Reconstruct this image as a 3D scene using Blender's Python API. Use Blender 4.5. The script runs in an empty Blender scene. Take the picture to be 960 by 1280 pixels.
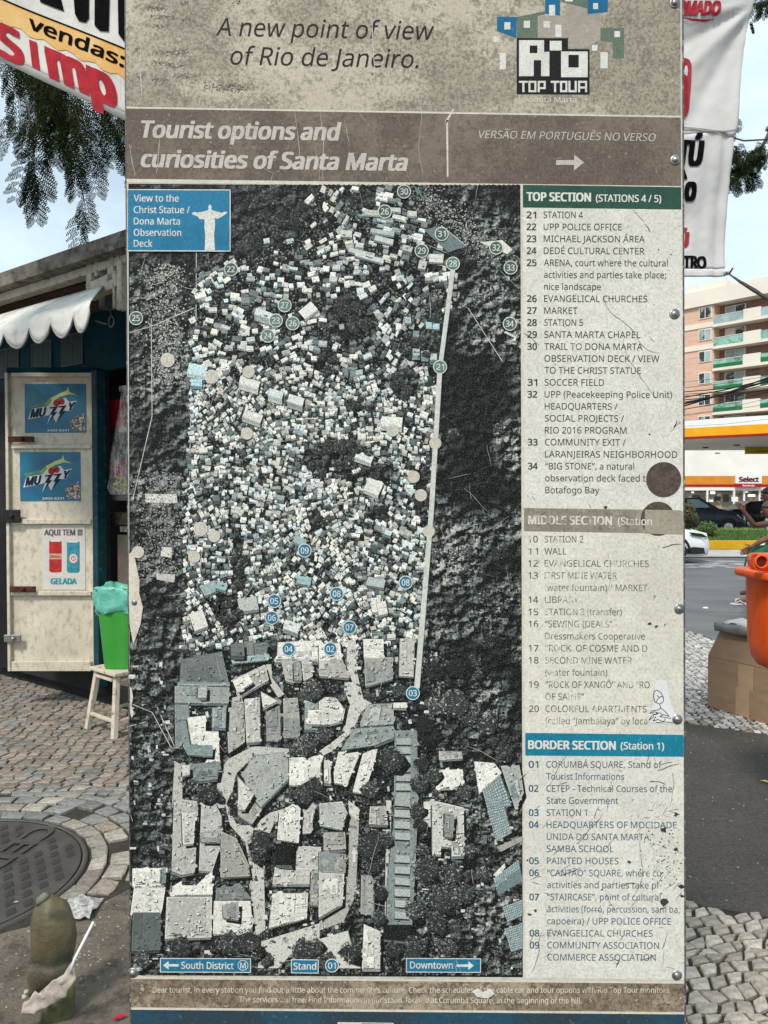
import bpy, bmesh, math, random
from mathutils import Vector, Matrix, noise as mn
R = random.Random(7)
sc = bpy.context.scene
COL = sc.collection
rad = math.radians
# ---------------------------------------------------------------- camera
FPX = 961.0
PITCH = math.atan(20 / FPX)
CAMZ = 1.6
cam = bpy.data.cameras.new('camera'); cam.sensor_fit = 'HORIZONTAL'; cam.sensor_width = 36
cam.lens = 36 * FPX / 960; cam.clip_start = 0.05; cam.clip_end = 3000
camo = bpy.data.objects.new('camera', cam); COL.objects.link(camo)
camo.location = (0, 0, CAMZ); camo.rotation_euler = (rad(90) - PITCH, 0, 0)
sc.camera = camo
# ---------------------------------------------------------------- view, world, sun
sc.view_settings.view_transform = 'Standard'; sc.view_settings.look = 'None'
sc.view_settings.exposure = 0.3; sc.view_settings.gamma = 1
SUN_EL, SUN_AZ = 52.0, 205.0      # azimuth clockwise from +Y: behind the camera, a little to the left
w = bpy.data.worlds.new('World'); sc.world = w; w.use_nodes = True
nt = w.node_tree; nt.nodes.clear()
out = nt.nodes.new('ShaderNodeOutputWorld'); bg = nt.nodes.new('ShaderNodeBackground')
sky = nt.nodes.new('ShaderNodeTexSky'); sky.sky_type = 'NISHITA'; sky.sun_disc = False
sky.sun_elevation = rad(SUN_EL); sky.sun_rotation = rad(SUN_AZ); sky.air_density = 1.2; sky.dust_density = 1.5
tc = nt.nodes.new('ShaderNodeTexCoord'); mp = nt.nodes.new('ShaderNodeMapping'); mp.inputs['Scale'].default_value = (1, 1, 2.2)
mp.inputs['Location'].default_value = (0.35, 0.1, 0.2)
nz = nt.nodes.new('ShaderNodeTexNoise'); nz.inputs['Scale'].default_value = 2.6; nz.inputs['Detail'].default_value = 8
nz.inputs['Roughness'].default_value = 0.55
rp = nt.nodes.new('ShaderNodeValToRGB'); rp.color_ramp.elements[0].position = 0.36; rp.color_ramp.elements[1].position = 0.64
rp.color_ramp.elements[0].color = (0.5, 0.5, 0.5, 1); rp.color_ramp.elements[1].color = (0.93, 0.93, 0.93, 1)
mx = nt.nodes.new('ShaderNodeMix'); mx.data_type = 'RGBA'
mx.inputs['B'].default_value = (8.0, 9.6, 10.3, 1)
nt.links.new(tc.outputs['Generated'], mp.inputs['Vector']); nt.links.new(mp.outputs[0], nz.inputs['Vector'])
nt.links.new(nz.outputs['Fac'], rp.inputs['Fac']); nt.links.new(rp.outputs['Color'], mx.inputs['Factor'])
nt.links.new(sky.outputs[0], mx.inputs['A']); nt.links.new(mx.outputs['Result'], bg.inputs['Color'])
bg.inputs['Strength'].default_value = 0.1
nt.links.new(bg.outputs[0], out.inputs[0])
sl = bpy.data.lights.new('sun', 'SUN'); sl.energy = 2.7; sl.angle = rad(9); sl.color = (1, 0.93, 0.84)
so = bpy.data.objects.new('sun', sl); COL.objects.link(so); so.location = (-3, -6, 12)
_a = rad(SUN_AZ); _e = rad(SUN_EL)
_sd = Vector((math.sin(_a) * math.cos(_e), math.cos(_a) * math.cos(_e), math.sin(_e)))
so.rotation_euler = _sd.to_track_quat('Z', 'Y').to_euler()

# ---------------------------------------------------------------- helpers
cp, sp_ = math.cos(PITCH), math.sin(PITCH)
def ray(u, v):
    x = (u - 480) / FPX; y = -(v - 640) / FPX
    return Vector((x, cp + y * sp_, -sp_ + y * cp))
def W(u, v, Y):
    d = ray(u, v); return d * (Y / d.y) + Vector((0, 0, CAMZ))
def G(u, v, z=0.0):
    d = ray(u, v); return d * ((z - CAMZ) / d.z) + Vector((0, 0, CAMZ))
def link(o, parent=None):
    COL.objects.link(o)
    if parent is not None:
        o.parent = parent
    return o
def tag(o, label=None, cat=None, group=None, kind=None):
    if label: o['label'] = label
    if cat: o['category'] = cat
    if group: o['group'] = group
    if kind: o['kind'] = kind
    return o
def thing(name, label, cat, loc=(0, 0, 0), group=None):
    o = bpy.data.objects.new(name, None); o.empty_display_size = 0.1; o.location = loc
    COL.objects.link(o); tag(o, label, cat, group); return o
def wloc(p):
    l = Vector((0, 0, 0))
    while p is not None:
        l = l + p.location; p = p.parent
    return l
class MB:
    """mesh collector, all vertices in world space"""
    def __init__(s): s.v = []; s.f = []; s.m = []; s.c = []; s.hascol = False; s.smooth = []
    def face(s, pts, m=0, col=None):
        i = len(s.v); s.v.extend([tuple(p) for p in pts]); s.f.append(tuple(range(i, i + len(pts)))); s.m.append(m)
        s.c.append(col or (1, 1, 1)); s.smooth.append(False)
        if col: s.hascol = True
    def raw(s, vs, fs, m=0, col=None, smooth=False):
        i = len(s.v); s.v.extend([tuple(p) for p in vs])
        for f in fs:
            s.f.append(tuple(i + k for k in f)); s.m.append(m); s.c.append(col or (1, 1, 1)); s.smooth.append(smooth)
        if col: s.hascol = True
    def box(s, c, sz, m=0, rot=None, bev=0.0, col=None):
        hx, hy, hz = sz[0] / 2, sz[1] / 2, sz[2] / 2; c = Vector(c)
        if bev > 0:
            b = min(bev, hx * .9, hy * .9, hz * .9); vs = []
            bm = bmesh.new(); bmesh.ops.create_cube(bm, size=1)
            for q in bm.verts: q.co = Vector((q.co.x * hx * 2, q.co.y * hy * 2, q.co.z * hz * 2))
            bmesh.ops.bevel(bm, geom=bm.edges[:], offset=b, segments=1, affect='EDGES')
            bm.verts.index_update(); vs = [q.co.copy() for q in bm.verts]; fs = [[q.index for q in f.verts] for f in bm.faces]; bm.free()
        else:
            vs = [Vector((x * hx, y * hy, z * hz)) for x in (-1, 1) for y in (-1, 1) for z in (-1, 1)]
            fs = [(0, 1, 3, 2), (4, 6, 7, 5), (0, 4, 5, 1), (2, 3, 7, 6), (0, 2, 6, 4), (1, 5, 7, 3)]
        if rot is not None: vs = [rot @ q for q in vs]
        s.raw([q + c for q in vs], fs, m, col)
    def beam(s, a, b, w, h, m=0, up=(0, 0, 1), bev=0.0, col=None):
        a = Vector(a); b = Vector(b); d = b - a; L = d.length; z = d.normalized(); up = Vector(up)
        x = up.cross(z)
        if x.length < 1e-4: x = Vector((1, 0, 0)).cross(z)
        x.normalize(); y = z.cross(x)
        M3 = Matrix((x, y, z)).transposed()
        s.box((a + b) / 2, (w, h, L), m, M3, bev, col)
    def tube(s, pts, r, n=8, m=0, cap=True, col=None):
        pts = [Vector(p) for p in pts]; rs = r if isinstance(r, (list, tuple)) else [r] * len(pts)
        vs = []; fs = []; px = None
        for i, p in enumerate(pts):
            t = (pts[min(i + 1, len(pts) - 1)] - pts[max(i - 1, 0)]).normalized()
            if px is None:
                px = t.orthogonal().normalized()
            px = (px - t * px.dot(t)).normalized(); py = t.cross(px)
            for k in range(n):
                a = 2 * math.pi * k / n; vs.append(p + (px * math.cos(a) + py * math.sin(a)) * rs[i])
        for i in range(len(pts) - 1):
            for k in range(n):
                a = i * n + k; b = i * n + (k + 1) % n; fs.append((a, b, b + n, a + n))
        if cap: fs.append(tuple(range(n - 1, -1, -1))); fs.append(tuple((len(pts) - 1) * n + k for k in range(n)))
        s.raw(vs, fs, m, col, True)
    def lathe(s, prof, c, n=20, m=0, ax=None, col=None, sq=None):
        c = Vector(c); vs = []; fs = []
        for (r, z) in prof:
            for k in range(n):
                a = 2 * math.pi * k / n; x, y = math.cos(a), math.sin(a)
                if sq:
                    e = 2 / sq; x = math.copysign(abs(x) ** e, x); y = math.copysign(abs(y) ** e, y)
                p = Vector((r * x, r * y, z)); vs.append((ax @ p if ax is not None else p) + c)
        for i in range(len(prof) - 1):
            for k in range(n):
                a = i * n + k; b = i * n + (k + 1) % n; fs.append((a, b, b + n, a + n))
        s.raw(vs, fs, m, col, True)
    def prism(s, poly, z0, z1, m=0, col=None):
        n = len(poly); vs = [(x, y, z0) for x, y in poly] + [(x, y, z1) for x, y in poly]
        fs = [tuple(range(n, 2 * n)), tuple(range(n - 1, -1, -1))] + [(i, (i + 1) % n, n + (i + 1) % n, n + i) for i in range(n)]
        s.raw(vs, fs, m, col)
    def build(s, name, mats, parent=None, recalc=False, **kw):
        me = bpy.data.meshes.new(name); base = wloc(parent)
        org = kw.pop('origin', None)
        if org is None: org = base
        org = Vector(org)
        me.from_pydata([Vector(p) - org for p in s.v], [], s.f)
        if not isinstance(mats, (list, tuple)): mats = [mats]
        for q in mats: me.materials.append(q)
        me.polygons.foreach_set('material_index', s.m); me.polygons.foreach_set('use_smooth', s.smooth)
        if s.hascol:
            ca = me.color_attributes.new('Col', 'FLOAT_COLOR', 'CORNER'); arr = []
            for f, c in zip(s.f, s.c): arr.extend([c[0], c[1], c[2], 1.0] * len(f))
            ca.data.foreach_set('color', arr)
        if recalc:
            bm = bmesh.new(); bm.from_mesh(me); bmesh.ops.remove_doubles(bm, verts=bm.verts, dist=1e-5)
            bmesh.ops.recalc_face_normals(bm, faces=bm.faces); bm.to_mesh(me); bm.free()
        me.update()
        o = bpy.data.objects.new(name, me); link(o, parent); o.location = org - base
        tag(o, **kw)
        return o
# ---------------------------------------------------------------- materials
def L_(c):
    """sRGB 0-255 to linear"""
    return tuple(((x / 255 / 12.92) if x / 255 <= .04045 else ((x / 255 + .055) / 1.055) ** 2.4) for x in c)
MATS = {}
class NT:
    def __init__(s, name):
        s.m = bpy.data.materials.new(name); s.m.use_nodes = True; s.t = s.m.node_tree; s.n = s.t.nodes
        s.b = s.n['Principled BSDF']; s.o = s.n['Material Output']; s.tc = s.n.new('ShaderNodeTexCoord')
    def l(s, a, b): s.t.links.new(a, b)
    def noise(s, scale, detail=4, rough=.55, stretch=(1, 1, 1), loc=(0, 0, 0), co='Object'):
        mp = s.n.new('ShaderNodeMapping'); mp.inputs['Scale'].default_value = stretch; mp.inputs['Location'].default_value = loc
        s.l(s.tc.outputs[co], mp.inputs['Vector'])
        q = s.n.new('ShaderNodeTexNoise'); q.inputs['Scale'].default_value = scale; q.inputs['Detail'].default_value = detail
        q.inputs['Roughness'].default_value = rough; s.l(mp.outputs[0], q.inputs['Vector']); return q.outputs['Fac']
    def ramp(s, x, a, b, ca=0.0, cb=1.0):
        q = s.n.new('ShaderNodeMapRange'); q.inputs['From Min'].default_value = a; q.inputs['From Max'].default_value = b
        q.inputs['To Min'].default_value = ca; q.inputs['To Max'].default_value = cb; s.l(x, q.inputs['Value']); return q.outputs[0]
    def math(s, op, a, b):
        q = s.n.new('ShaderNodeMath'); q.operation = op
        for i, x in enumerate((a, b)):
            if isinstance(x, (int, float)): q.inputs[i].default_value = x
            else: s.l(x, q.inputs[i])
        return q.outputs[0]
    def mix(s, fac, a, b, mode='MIX'):
        q = s.n.new('ShaderNodeMix'); q.data_type = 'RGBA'; q.blend_type = mode
        if isinstance(fac, (int, float)): q.inputs['Factor'].default_value = fac
        else: s.l(fac, q.inputs['Factor'])
        for k, x in (('A', a), ('B', b)):
            if isinstance(x, tuple): q.inputs[k].default_value = (x[0], x[1], x[2], 1)
            else: s.l(x, q.inputs[k])
        return q.outputs['Result']
    def gray(s, x, a, b):
        r = s.ramp(x, 0, 1, a, b); c = s.n.new('ShaderNodeCombineColor')
        for i in range(3): s.l(r, c.inputs[i])
        return c.outputs[0]
    def bump(s, x, st, dist=.01):
        q = s.n.new('ShaderNodeBump'); q.inputs['Strength'].default_value = st; q.inputs['Distance'].default_value = dist
        s.l(x, q.inputs['Height']); s.l(q.outputs[0], s.b.inputs['Normal'])
    def attr(s, name='Col'):
        q = s.n.new('ShaderNodeAttribute'); q.attribute_name = name; return q.outputs['Color']
def M(name, col, rough=.6, var=.25, scale=20, bump=.15, dist=.004, col2=None, t2=(.55, .7), sc2=None, metal=0, stretch=(1, 1, 1), spec=.22):
    """plain paint/stone: colour with mottling, plus a second colour for wear"""
    if name in MATS: return MATS[name]
    k = NT(name); n1 = k.noise(scale, 5, .6, stretch)
    c = k.mix(k.ramp(n1, .3, .7), tuple(x * (1 - var) for x in col), tuple(min(1, x * (1 + var)) for x in col))
    if col2:
        n2 = k.noise(sc2 or scale * .5, 6, .65, stretch, (3.1, 1.7, 5.2)); c = k.mix(k.ramp(n2, t2[0], t2[1]), c, col2)
    k.l(c, k.b.inputs['Base Color']); k.b.inputs['Roughness'].default_value = rough; k.b.inputs['Metallic'].default_value = metal
    k.b.inputs['Specular IOR Level'].default_value = spec
    if bump: k.bump(k.noise(scale * 4, 4, .6, stretch), bump, dist)
    MATS[name] = k.m; return k.m
def MA(name, rough=.8, scale=60, lo=.7, hi=1.25, bump=.3, dist=.003, fleck=None, sc2=None):
    """colour per face (attribute Col) times mottling"""
    if name in MATS: return MATS[name]
    k = NT(name); n1 = k.noise(scale, 5, .65)
    c = k.mix(1.0, k.attr(), k.gray(k.ramp(n1, .25, .75), lo, hi), 'MULTIPLY')
    if fleck: c = k.mix(k.ramp(k.noise(sc2 or scale * .7, 6, .7, (1, 1, 1), (2, 7, 1)), .56, .68), c, fleck)
    k.l(c, k.b.inputs['Base Color']); k.b.inputs['Roughness'].default_value = rough
    if bump: k.bump(k.noise(scale * 1.5, 5, .65), bump, dist)
    MATS[name] = k.m; return k.m
# ---------------------------------------------------------------- lettering: font curves turned into meshes and laid on a surface
TQ = []
try:      # Blender's own interface typeface; the built-in curve font stands in where it is not installed
    import os
    FONT = bpy.data.fonts.load(os.path.join(bpy.utils.resource_path('LOCAL'), 'datafiles', 'fonts', 'NotoSansHebrew-Regular.woff2'))
except Exception:
    FONT = None
def text(s, u0, u1, vb, cap, fn, mat, parent, bold=0.0, ital=0.0, slope=0.0, name='lettering', th=0.0, off=.0028, label=None, merge=None):
    """s fitted between u0 and u1 on baseline vb (v at u0), capital height cap; fn(u, v, off) gives the point on the surface"""
    TQ.append(dict(s=s, u0=u0, u1=u1, vb=vb, cap=cap, fn=fn, mat=mat, parent=parent, bold=bold, ital=ital, slope=slope, name=name, off=off, label=label, merge=merge))
def flush_text():
    objs = []
    def mk(s, bold):
        c = bpy.data.curves.new('t', 'FONT'); c.body = s; c.size = 1; c.resolution_u = 2; c.fill_mode = 'FRONT'
        if FONT: c.font = FONT
        o = bpy.data.objects.new('t', c); COL.objects.link(o); return o
    ref = mk('H', 0)
    objs = [mk(q['s'], q['bold']) for q in TQ]
    bpy.context.view_layer.update(); dg = bpy.context.evaluated_depsgraph_get()
    def geo(o):
        me = bpy.data.meshes.new_from_object(o.evaluated_get(dg)); vs = [v.co.copy() for v in me.vertices]; fs = [tuple(p.vertices) for p in me.polygons]
        bpy.data.meshes.remove(me); return vs, fs
    H = max(v.y for v in geo(ref)[0])
    groups = {}
    for q, o in zip(TQ, objs):
        vs, fs = geo(o)
        k = q['cap'] / H
        pts = [(v.x + v.y * q['ital'], v.y) for v in vs]
        x0 = min(p[0] for p in pts); x1 = max(p[0] for p in pts); kx = (q['u1'] - q['u0']) / max(x1 - x0, 1e-6)
        key = q['merge'] or id(q)
        if key not in groups: groups[key] = (MB(), q)
        b = q['bold'] * k
        m_ = max(1, math.ceil(2 * b / (.055 * k))); shifts = [(0, 0)] if b <= 0.001 * k else [(-b + 2 * b * i / m_, s * b * .5) for i in range(m_ + 1) for s in (-1, 1)]
        kb = ((q['u1'] - q['u0']) - (2 * b if b > 0 else 0)) / max(x1 - x0, 1e-6)
        for n_, (bx_, by_) in enumerate(shifts):
            wp = []
            for (x, y) in pts:
                du = (b if len(shifts) > 1 else 0) + (x - x0) * kb + bx_; dv = y * k + by_; sl = q['slope']
                wp.append(q['fn'](q['u0'] + du, q['vb'] + du * sl - dv, q['off'] + n_ * .00010))
            groups[key][0].raw(wp, fs)
    for mb, q in groups.values():
        mb.build(q['name'], q['mat'], q['parent'], label=q['label'])
    for o in objs + [ref]:
        c = o.data; bpy.data.objects.remove(o); bpy.data.curves.remove(c)
def inpoly(x, y, poly):
    r = False; n = len(poly); j = n - 1
    for i in range(n):
        xi, yi = poly[i]; xj, yj = poly[j]
        if (yi > y) != (yj > y) and x < (xj - xi) * (y - yi) / (yj - yi) + xi: r = not r
        j = i
    return r
# ================================================================ THE INFORMATION SIGN
BY = 1.25
sign = thing('information_sign', 'tall weathered tourist information sign with aerial map and printed legend filling the view', 'sign', (0.03, BY + .02, 0))
def P(u, v, off=0.0):
    p = W(u, v, BY); p.y -= off + .0 if off < 0 else off * .2 if off <= .001 else (.0002 + (off - .001) * .5 if off <= .0019 else .0020 + (off - .0019) * .25); return p
def PL(u, v, off=0.0):
    p = W(u, v, BY); p.y -= .00015 + off * .12; return p
def slope(v): return .0165 + (134 - v) * 3e-5 if v < 134 else (.0165 - (v - 134) * 3.7e-5 if v < 228 else .0130 - .0043 * (v - 228) / 994)
def bd(x, y):
    """board coordinates -> photo pixels (the print is slightly skewed)"""
    return x + .0045 * (y - 640), y + slope(y) * (x - 160)
def PB(x, y, off=0.0): return P(*bd(x, y), off)
def Lx(v): return 156 + 7 * v / 1280
def Rx(v): return 854 + 3 * v / 1280
mb = MB()
TOPV, BOTV = -330, 1440
pts = [(Lx(TOPV), TOPV - 3), (Rx(TOPV), TOPV + 12), (Rx(BOTV), BOTV), (Lx(BOTV), BOTV - 3)]
fr = [P(u, v) for u, v in pts]; bk = [p + Vector((0, .028, 0)) for p in fr]
mb.raw(fr + bk, [(0, 1, 2, 3), (7, 6, 5, 4), (0, 4, 5, 1), (1, 5, 6, 2), (2, 6, 7, 3), (3, 7, 4, 0)])
m_sub = M('board_core', (.50, .49, .43), .5, .15, 90, .05, .001, (.36, .33, .27), (.55, .72), 30)
mb.build('board', m_sub, sign)
m_steel = M('dull_steel', (.32, .32, .32), .42, .3, 120, .1, .001, (.14, .12, .10), (.55, .7), 60, metal=.85)
mb = MB()
for u in (240, 770):
    q = P(u, 1300); mb.beam((q.x, BY + .052, 0), (q.x, BY + .052, 2.55), .07, .045, bev=.004)
mb.build('post', m_steel, sign)
mb = MB(); e0 = [P(Rx(v) - 1.6, v, .0012) for v in (TOPV, BOTV)]; e1 = [P(Rx(v) + .6, v, .0012) for v in (TOPV, BOTV)]
mb.face([e0[0], e1[0], e1[1], e0[1]]); e0 = [P(Lx(v) - .4, v, .0012) for v in (TOPV, BOTV)]; e1 = [P(Lx(v) + 1.0, v, .0012) for v in (TOPV, BOTV)]
mb.face([e0[0], e1[0], e1[1], e0[1]])
mb.build('edge_trim', M('edge_trim', (.09, .085, .08), .5, .5, 60, .2, .001, (.3, .29, .26), (.55, .65), 90), sign)

def grunge(name, col, dark, light, s1=7, s2=60, s3=260, a=(.48, .66), b=(.52, .68), c=(.52, .66), ka=.7, kb=.6, kc=.5, stretch=(1, 1, 1), rough=.5, bump=.06):
    k = NT(name)
    n1 = k.noise(s1, 6, .68, stretch); n2 = k.noise(s2, 6, .7, stretch, (4, 1, 2)); n3 = k.noise(s3, 4, .75, (1, 1, 1), (1, 5, 3)); n4 = k.noise(s3 * .55, 5, .7, (1, 1, 1), (8, 2, 3))
    col_ = k.mix(k.ramp(n2, .3, .7), tuple(x * .88 for x in col), tuple(x * 1.1 for x in col))
    k.b.inputs['Specular IOR Level'].default_value = .12
    m1 = k.ramp(n1, a[0], a[1], 0, ka); col_ = k.mix(m1, col_, tuple((x + y) / 2 for x, y in zip(col, dark)))
    m3 = k.math('MULTIPLY', k.ramp(n3, c[0], c[1]), k.ramp(n1, a[0] - .12, a[1] - .05, .25, 1)); m3 = k.math('MULTIPLY', m3, kc)
    col_ = k.mix(m3, col_, dark)
    m2 = k.math('MULTIPLY', k.ramp(n2, b[0], b[1]), k.ramp(n4, .42, .6)); m2 = k.math('MULTIPLY', m2, kb)
    col_ = k.mix(m2, col_, dark)
    col_ = k.mix(k.math('MULTIPLY', k.ramp(n4, .6, .68), .55), col_, light)
    col_ = k.mix(1.0, col_, k.gray(k.ramp(n3, .3, .7), .72, 1.24), 'MULTIPLY')
    k.l(col_, k.b.inputs['Base Color']); k.b.inputs['Roughness'].default_value = rough
    k.bump(n3, bump, .0005); MATS[name] = k.m; return k.m
m_head = grunge('header_print', (.58, .515, .41), (.14, .12, .09), (.66, .62, .53), 3.6, 34, 190, (.45, .56), (.47, .58), (.46, .58), ka=.85, kb=.85, kc=.8, stretch=(1, 1, 1.5))
m_band = grunge('brown_band_print', (.23, .185, .15), (.085, .065, .052), (.40, .35, .31), 6, 50, 190, (.43, .55), (.45, .58), (.44, .58), ka=.9, kb=.8, kc=.85)
m_leg = grunge('legend_print', (.66, .635, .57), (.36, .35, .31), (.70, .68, .62), 5, 50, 240, (.47, .66), (.58, .7), (.56, .68), .55, .4, .35)
m_leg2 = grunge('worn_legend_print', (.66, .625, .54), (.36, .335, .28), (.70, .68, .62), 6, 50, 200, (.44, .66), (.58, .72), (.56, .68), .6, .45, .4)
m_green = grunge('green_heading_print', (.030, .085, .062), (.016, .04, .03), (.10, .17, .14), 20, 80, 260, kc=.6)
m_teal = grunge('teal_heading_print', (.012, .20, .30), (.01, .10, .15), (.10, .33, .42), 20, 80, 260, kc=.3, kb=.3)
m_blue = grunge('blue_box_print', (.025, .19, .34), (.012, .07, .12), (.10, .30, .42), 12, 90, 260, kc=.55)
m_taupe = grunge('taupe_heading_print', (.34, .30, .235), (.10, .085, .065), (.55, .51, .43), 25, 90, 220, (.4, .55), (.45, .6))
m_foot = grunge('footer_print', (.44, .35, .25), (.075, .058, .042), (.66, .58, .46), 9, 40, 150, (.42, .52), (.45, .54), (.46, .58), ka=.9, kb=.9, kc=.7)
m_bot = grunge('bottom_blue_print', (.022, .075, .115), (.035, .032, .03), (.12, .17, .19), 5, 40, 200, (.46, .55), (.5, .62), ka=1)
m_cream = grunge('cream_line_print', (.64, .58, .49), (.36, .32, .27), (.7, .68, .62), 30, 120, 300, kc=.3, kb=.25)
m_black = grunge('black_print', (.012, .012, .013), (.01, .01, .01), (.06, .06, .058), 20, 80, 260)
m_dotx = grunge('scraped_patch_print', (.17, .13, .105), (.055, .042, .035), (.42, .38, .33), 30, 70, 130, (.4, .52), (.42, .53), (.45, .58), ka=.9, kb=.9, kc=.9)

def quadp(name, x0, y0, x1, y1, mat, off=.0005, fn=None, nx=1, ny=6):
    fn = fn or PB; mb = MB()
    for i in range(nx):
        for j in range(ny):
            a, b = x0 + (x1 - x0) * i / nx, x0 + (x1 - x0) * (i + 1) / nx; c, d = y0 + (y1 - y0) * j / ny, y0 + (y1 - y0) * (j + 1) / ny
            mb.face([fn(a, c, off), fn(a, d, off), fn(b, d, off), fn(b, c, off)])
    return mb.build(name, mat, sign)
XL, XR = 159.5, 853.2
quadp('header_panel', XL, -325, XR, 133.4, m_head)
quadp('title_band', XL, 135.6, XR, 223.5, m_band)
quadp('divider_line', XL, 133.4, XR, 135.6, m_cream, .0009)
quadp('divider_line', XL, 223.5, XR, 228, m_cream, .0009)
MV = 229
def strip(name, polys, mat, off=.0009, parent=sign, fn=P, **kw):
    mb = MB()
    for pl in polys: mb.face([fn(u, v, off) for u, v in pl])
    return mb.build(name, mat, parent, **kw)
# legend column
strip('legend_panel', [[(653.3, 233.5), (853.5, 235.5), (855, 640), (654, 636)]], m_leg, .0006)
strip('legend_panel', [[(654, 636), (855, 640), (855.5, 917), (656, 914)]], m_leg2, .0006)
strip('legend_panel', [[(656, 914), (855.5, 917), (856.5, 1225), (654.5, 1222)]], m_leg, .00062)
strip('heading_band', [[(653.5, 231), (851.5, 234), (851.5, 262), (653.5, 259.5)]], m_green, .00097)
strip('heading_band', [[(655, 635), (838, 637.5), (838, 667), (655, 664)]], m_taupe, .00097)
strip('heading_band', [[(656.5, 916), (854.5, 918.5), (854.5, 946), (656.5, 944.5)]], m_teal, .00097)
# footer
quadp('footer_band', XL, 1222.5, XR, 1259, m_foot, .0007)
quadp('divider_line', XL, 1221.0, XR, 1223.5, m_cream, .0009)
quadp('divider_line', XL, 1259.5, XR, 1262, m_cream, .0009)
quadp('bottom_band', XL, 1262, XR, 1425, m_bot, .0007)
strip('bottom_box', [[(422, 1277.5), (492, 1278.5), (492, 1300), (422, 1300)]], m_cream, .0010)
strip('bottom_box', [[(452, 1279), (491, 1279.5), (491, 1298), (452, 1298)]], m_blue, .0012)

# ---------------------------------------------------------------- the aerial photograph on the sign
k = NT('map_ground_print')
n1 = k.noise(9, 5, .6); n2 = k.noise(60, 6, .75, loc=(3, 1, 4)); n3 = k.noise(190, 5, .8, loc=(1, 9, 4))
c = k.mix(k.ramp(n1, .4, .6), (.007, .009, .0095), (.020, .026, .025))
m = k.math('MULTIPLY', k.ramp(n3, .52, .66), k.ramp(n2, .42, .64)); c = k.mix(k.math('MULTIPLY', m, .45), c, (.14, .165, .15))
k.l(c, k.b.inputs['Base Color']); k.b.inputs['Roughness'].default_value = .5; k.b.inputs['Specular IOR Level'].default_value = .1
m_mapg = k.m
k = NT('map_picture_print')
n1 = k.noise(330, 4, .75); n2 = k.noise(700, 2, .6, loc=(4, 4, 4))
n5 = k.noise(150, 5, .75, loc=(7, 7, 7))
c = k.mix(1.0, k.attr(), k.gray(k.ramp(n1, .35, .65), .66, 1.2), 'MULTIPLY')
c = k.mix(k.math('MULTIPLY', k.ramp(n5, .58, .66), .5), c, (.035, .042, .04)); c = k.mix(k.math('MULTIPLY', k.ramp(n2, .6, .66), .3), c, (.4, .42, .38))
k.l(c, k.b.inputs['Base Color']); k.b.inputs['Roughness'].default_value = .5; k.b.inputs['Specular IOR Level'].default_value = .1
m_mapc = k.m
strip('map_background', [[(160.5, 229.5), (651, 233.5), (654, 1221.5), (163, 1219)]], m_mapg, .0006)
strip('divider_line', [[(650.5, 230), (653.6, 230), (656.8, 1223), (653.6, 1223)]], m_cream, .00085)

BANDS = (400, 250, 1500, 300, 250, 2700, 400, 400)
class PrintMB(MB):
    n = 0; band = 0
    def pl(s, poly, col):
        depth = .00022 + (sum(BANDS[:PrintMB.band]) + PrintMB.n % BANDS[PrintMB.band]) * 2.4e-7; PrintMB.n += 1
        q = []
        for u, v in poly:
            n_ = mn.noise_vector(Vector((u * .16, v * .16, 5))); q.append((u + n_.x * .9, v + n_.y * .9))
        s.face([P(u, v, 0) - Vector((0, depth, 0)) for u, v in q], col=col)
def tone(g, tint=0.0):
    # tint 0 = neutral-cream when light, green-black when dark; >0 teal
    a = (g * 1.06, g * 1.03, g * .93) if g > .3 else (g * .93, g * 1.03, g * .98)
    return (a[0] * (1 - .42 * tint), a[1] * (1 - .04 * tint), a[2] * (1 + .14 * tint))
def grow(pl, f=1.07):
    cx = sum(p[0] for p in pl) / len(pl); cy = sum(p[1] for p in pl) / len(pl); return [(cx + (x - cx) * f, cy + (y - cy) * f) for x, y in pl]
def zc(z, x, y):
    o = {3: (150, 800, 3.84), 4: (400, 800, 3.692), 5: (150, 1000, 3.84), 6: (400, 1000, 3.692)}[z]
    return (o[0] + x / o[2], o[1] + y / o[2])
R = random.Random(11)
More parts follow.
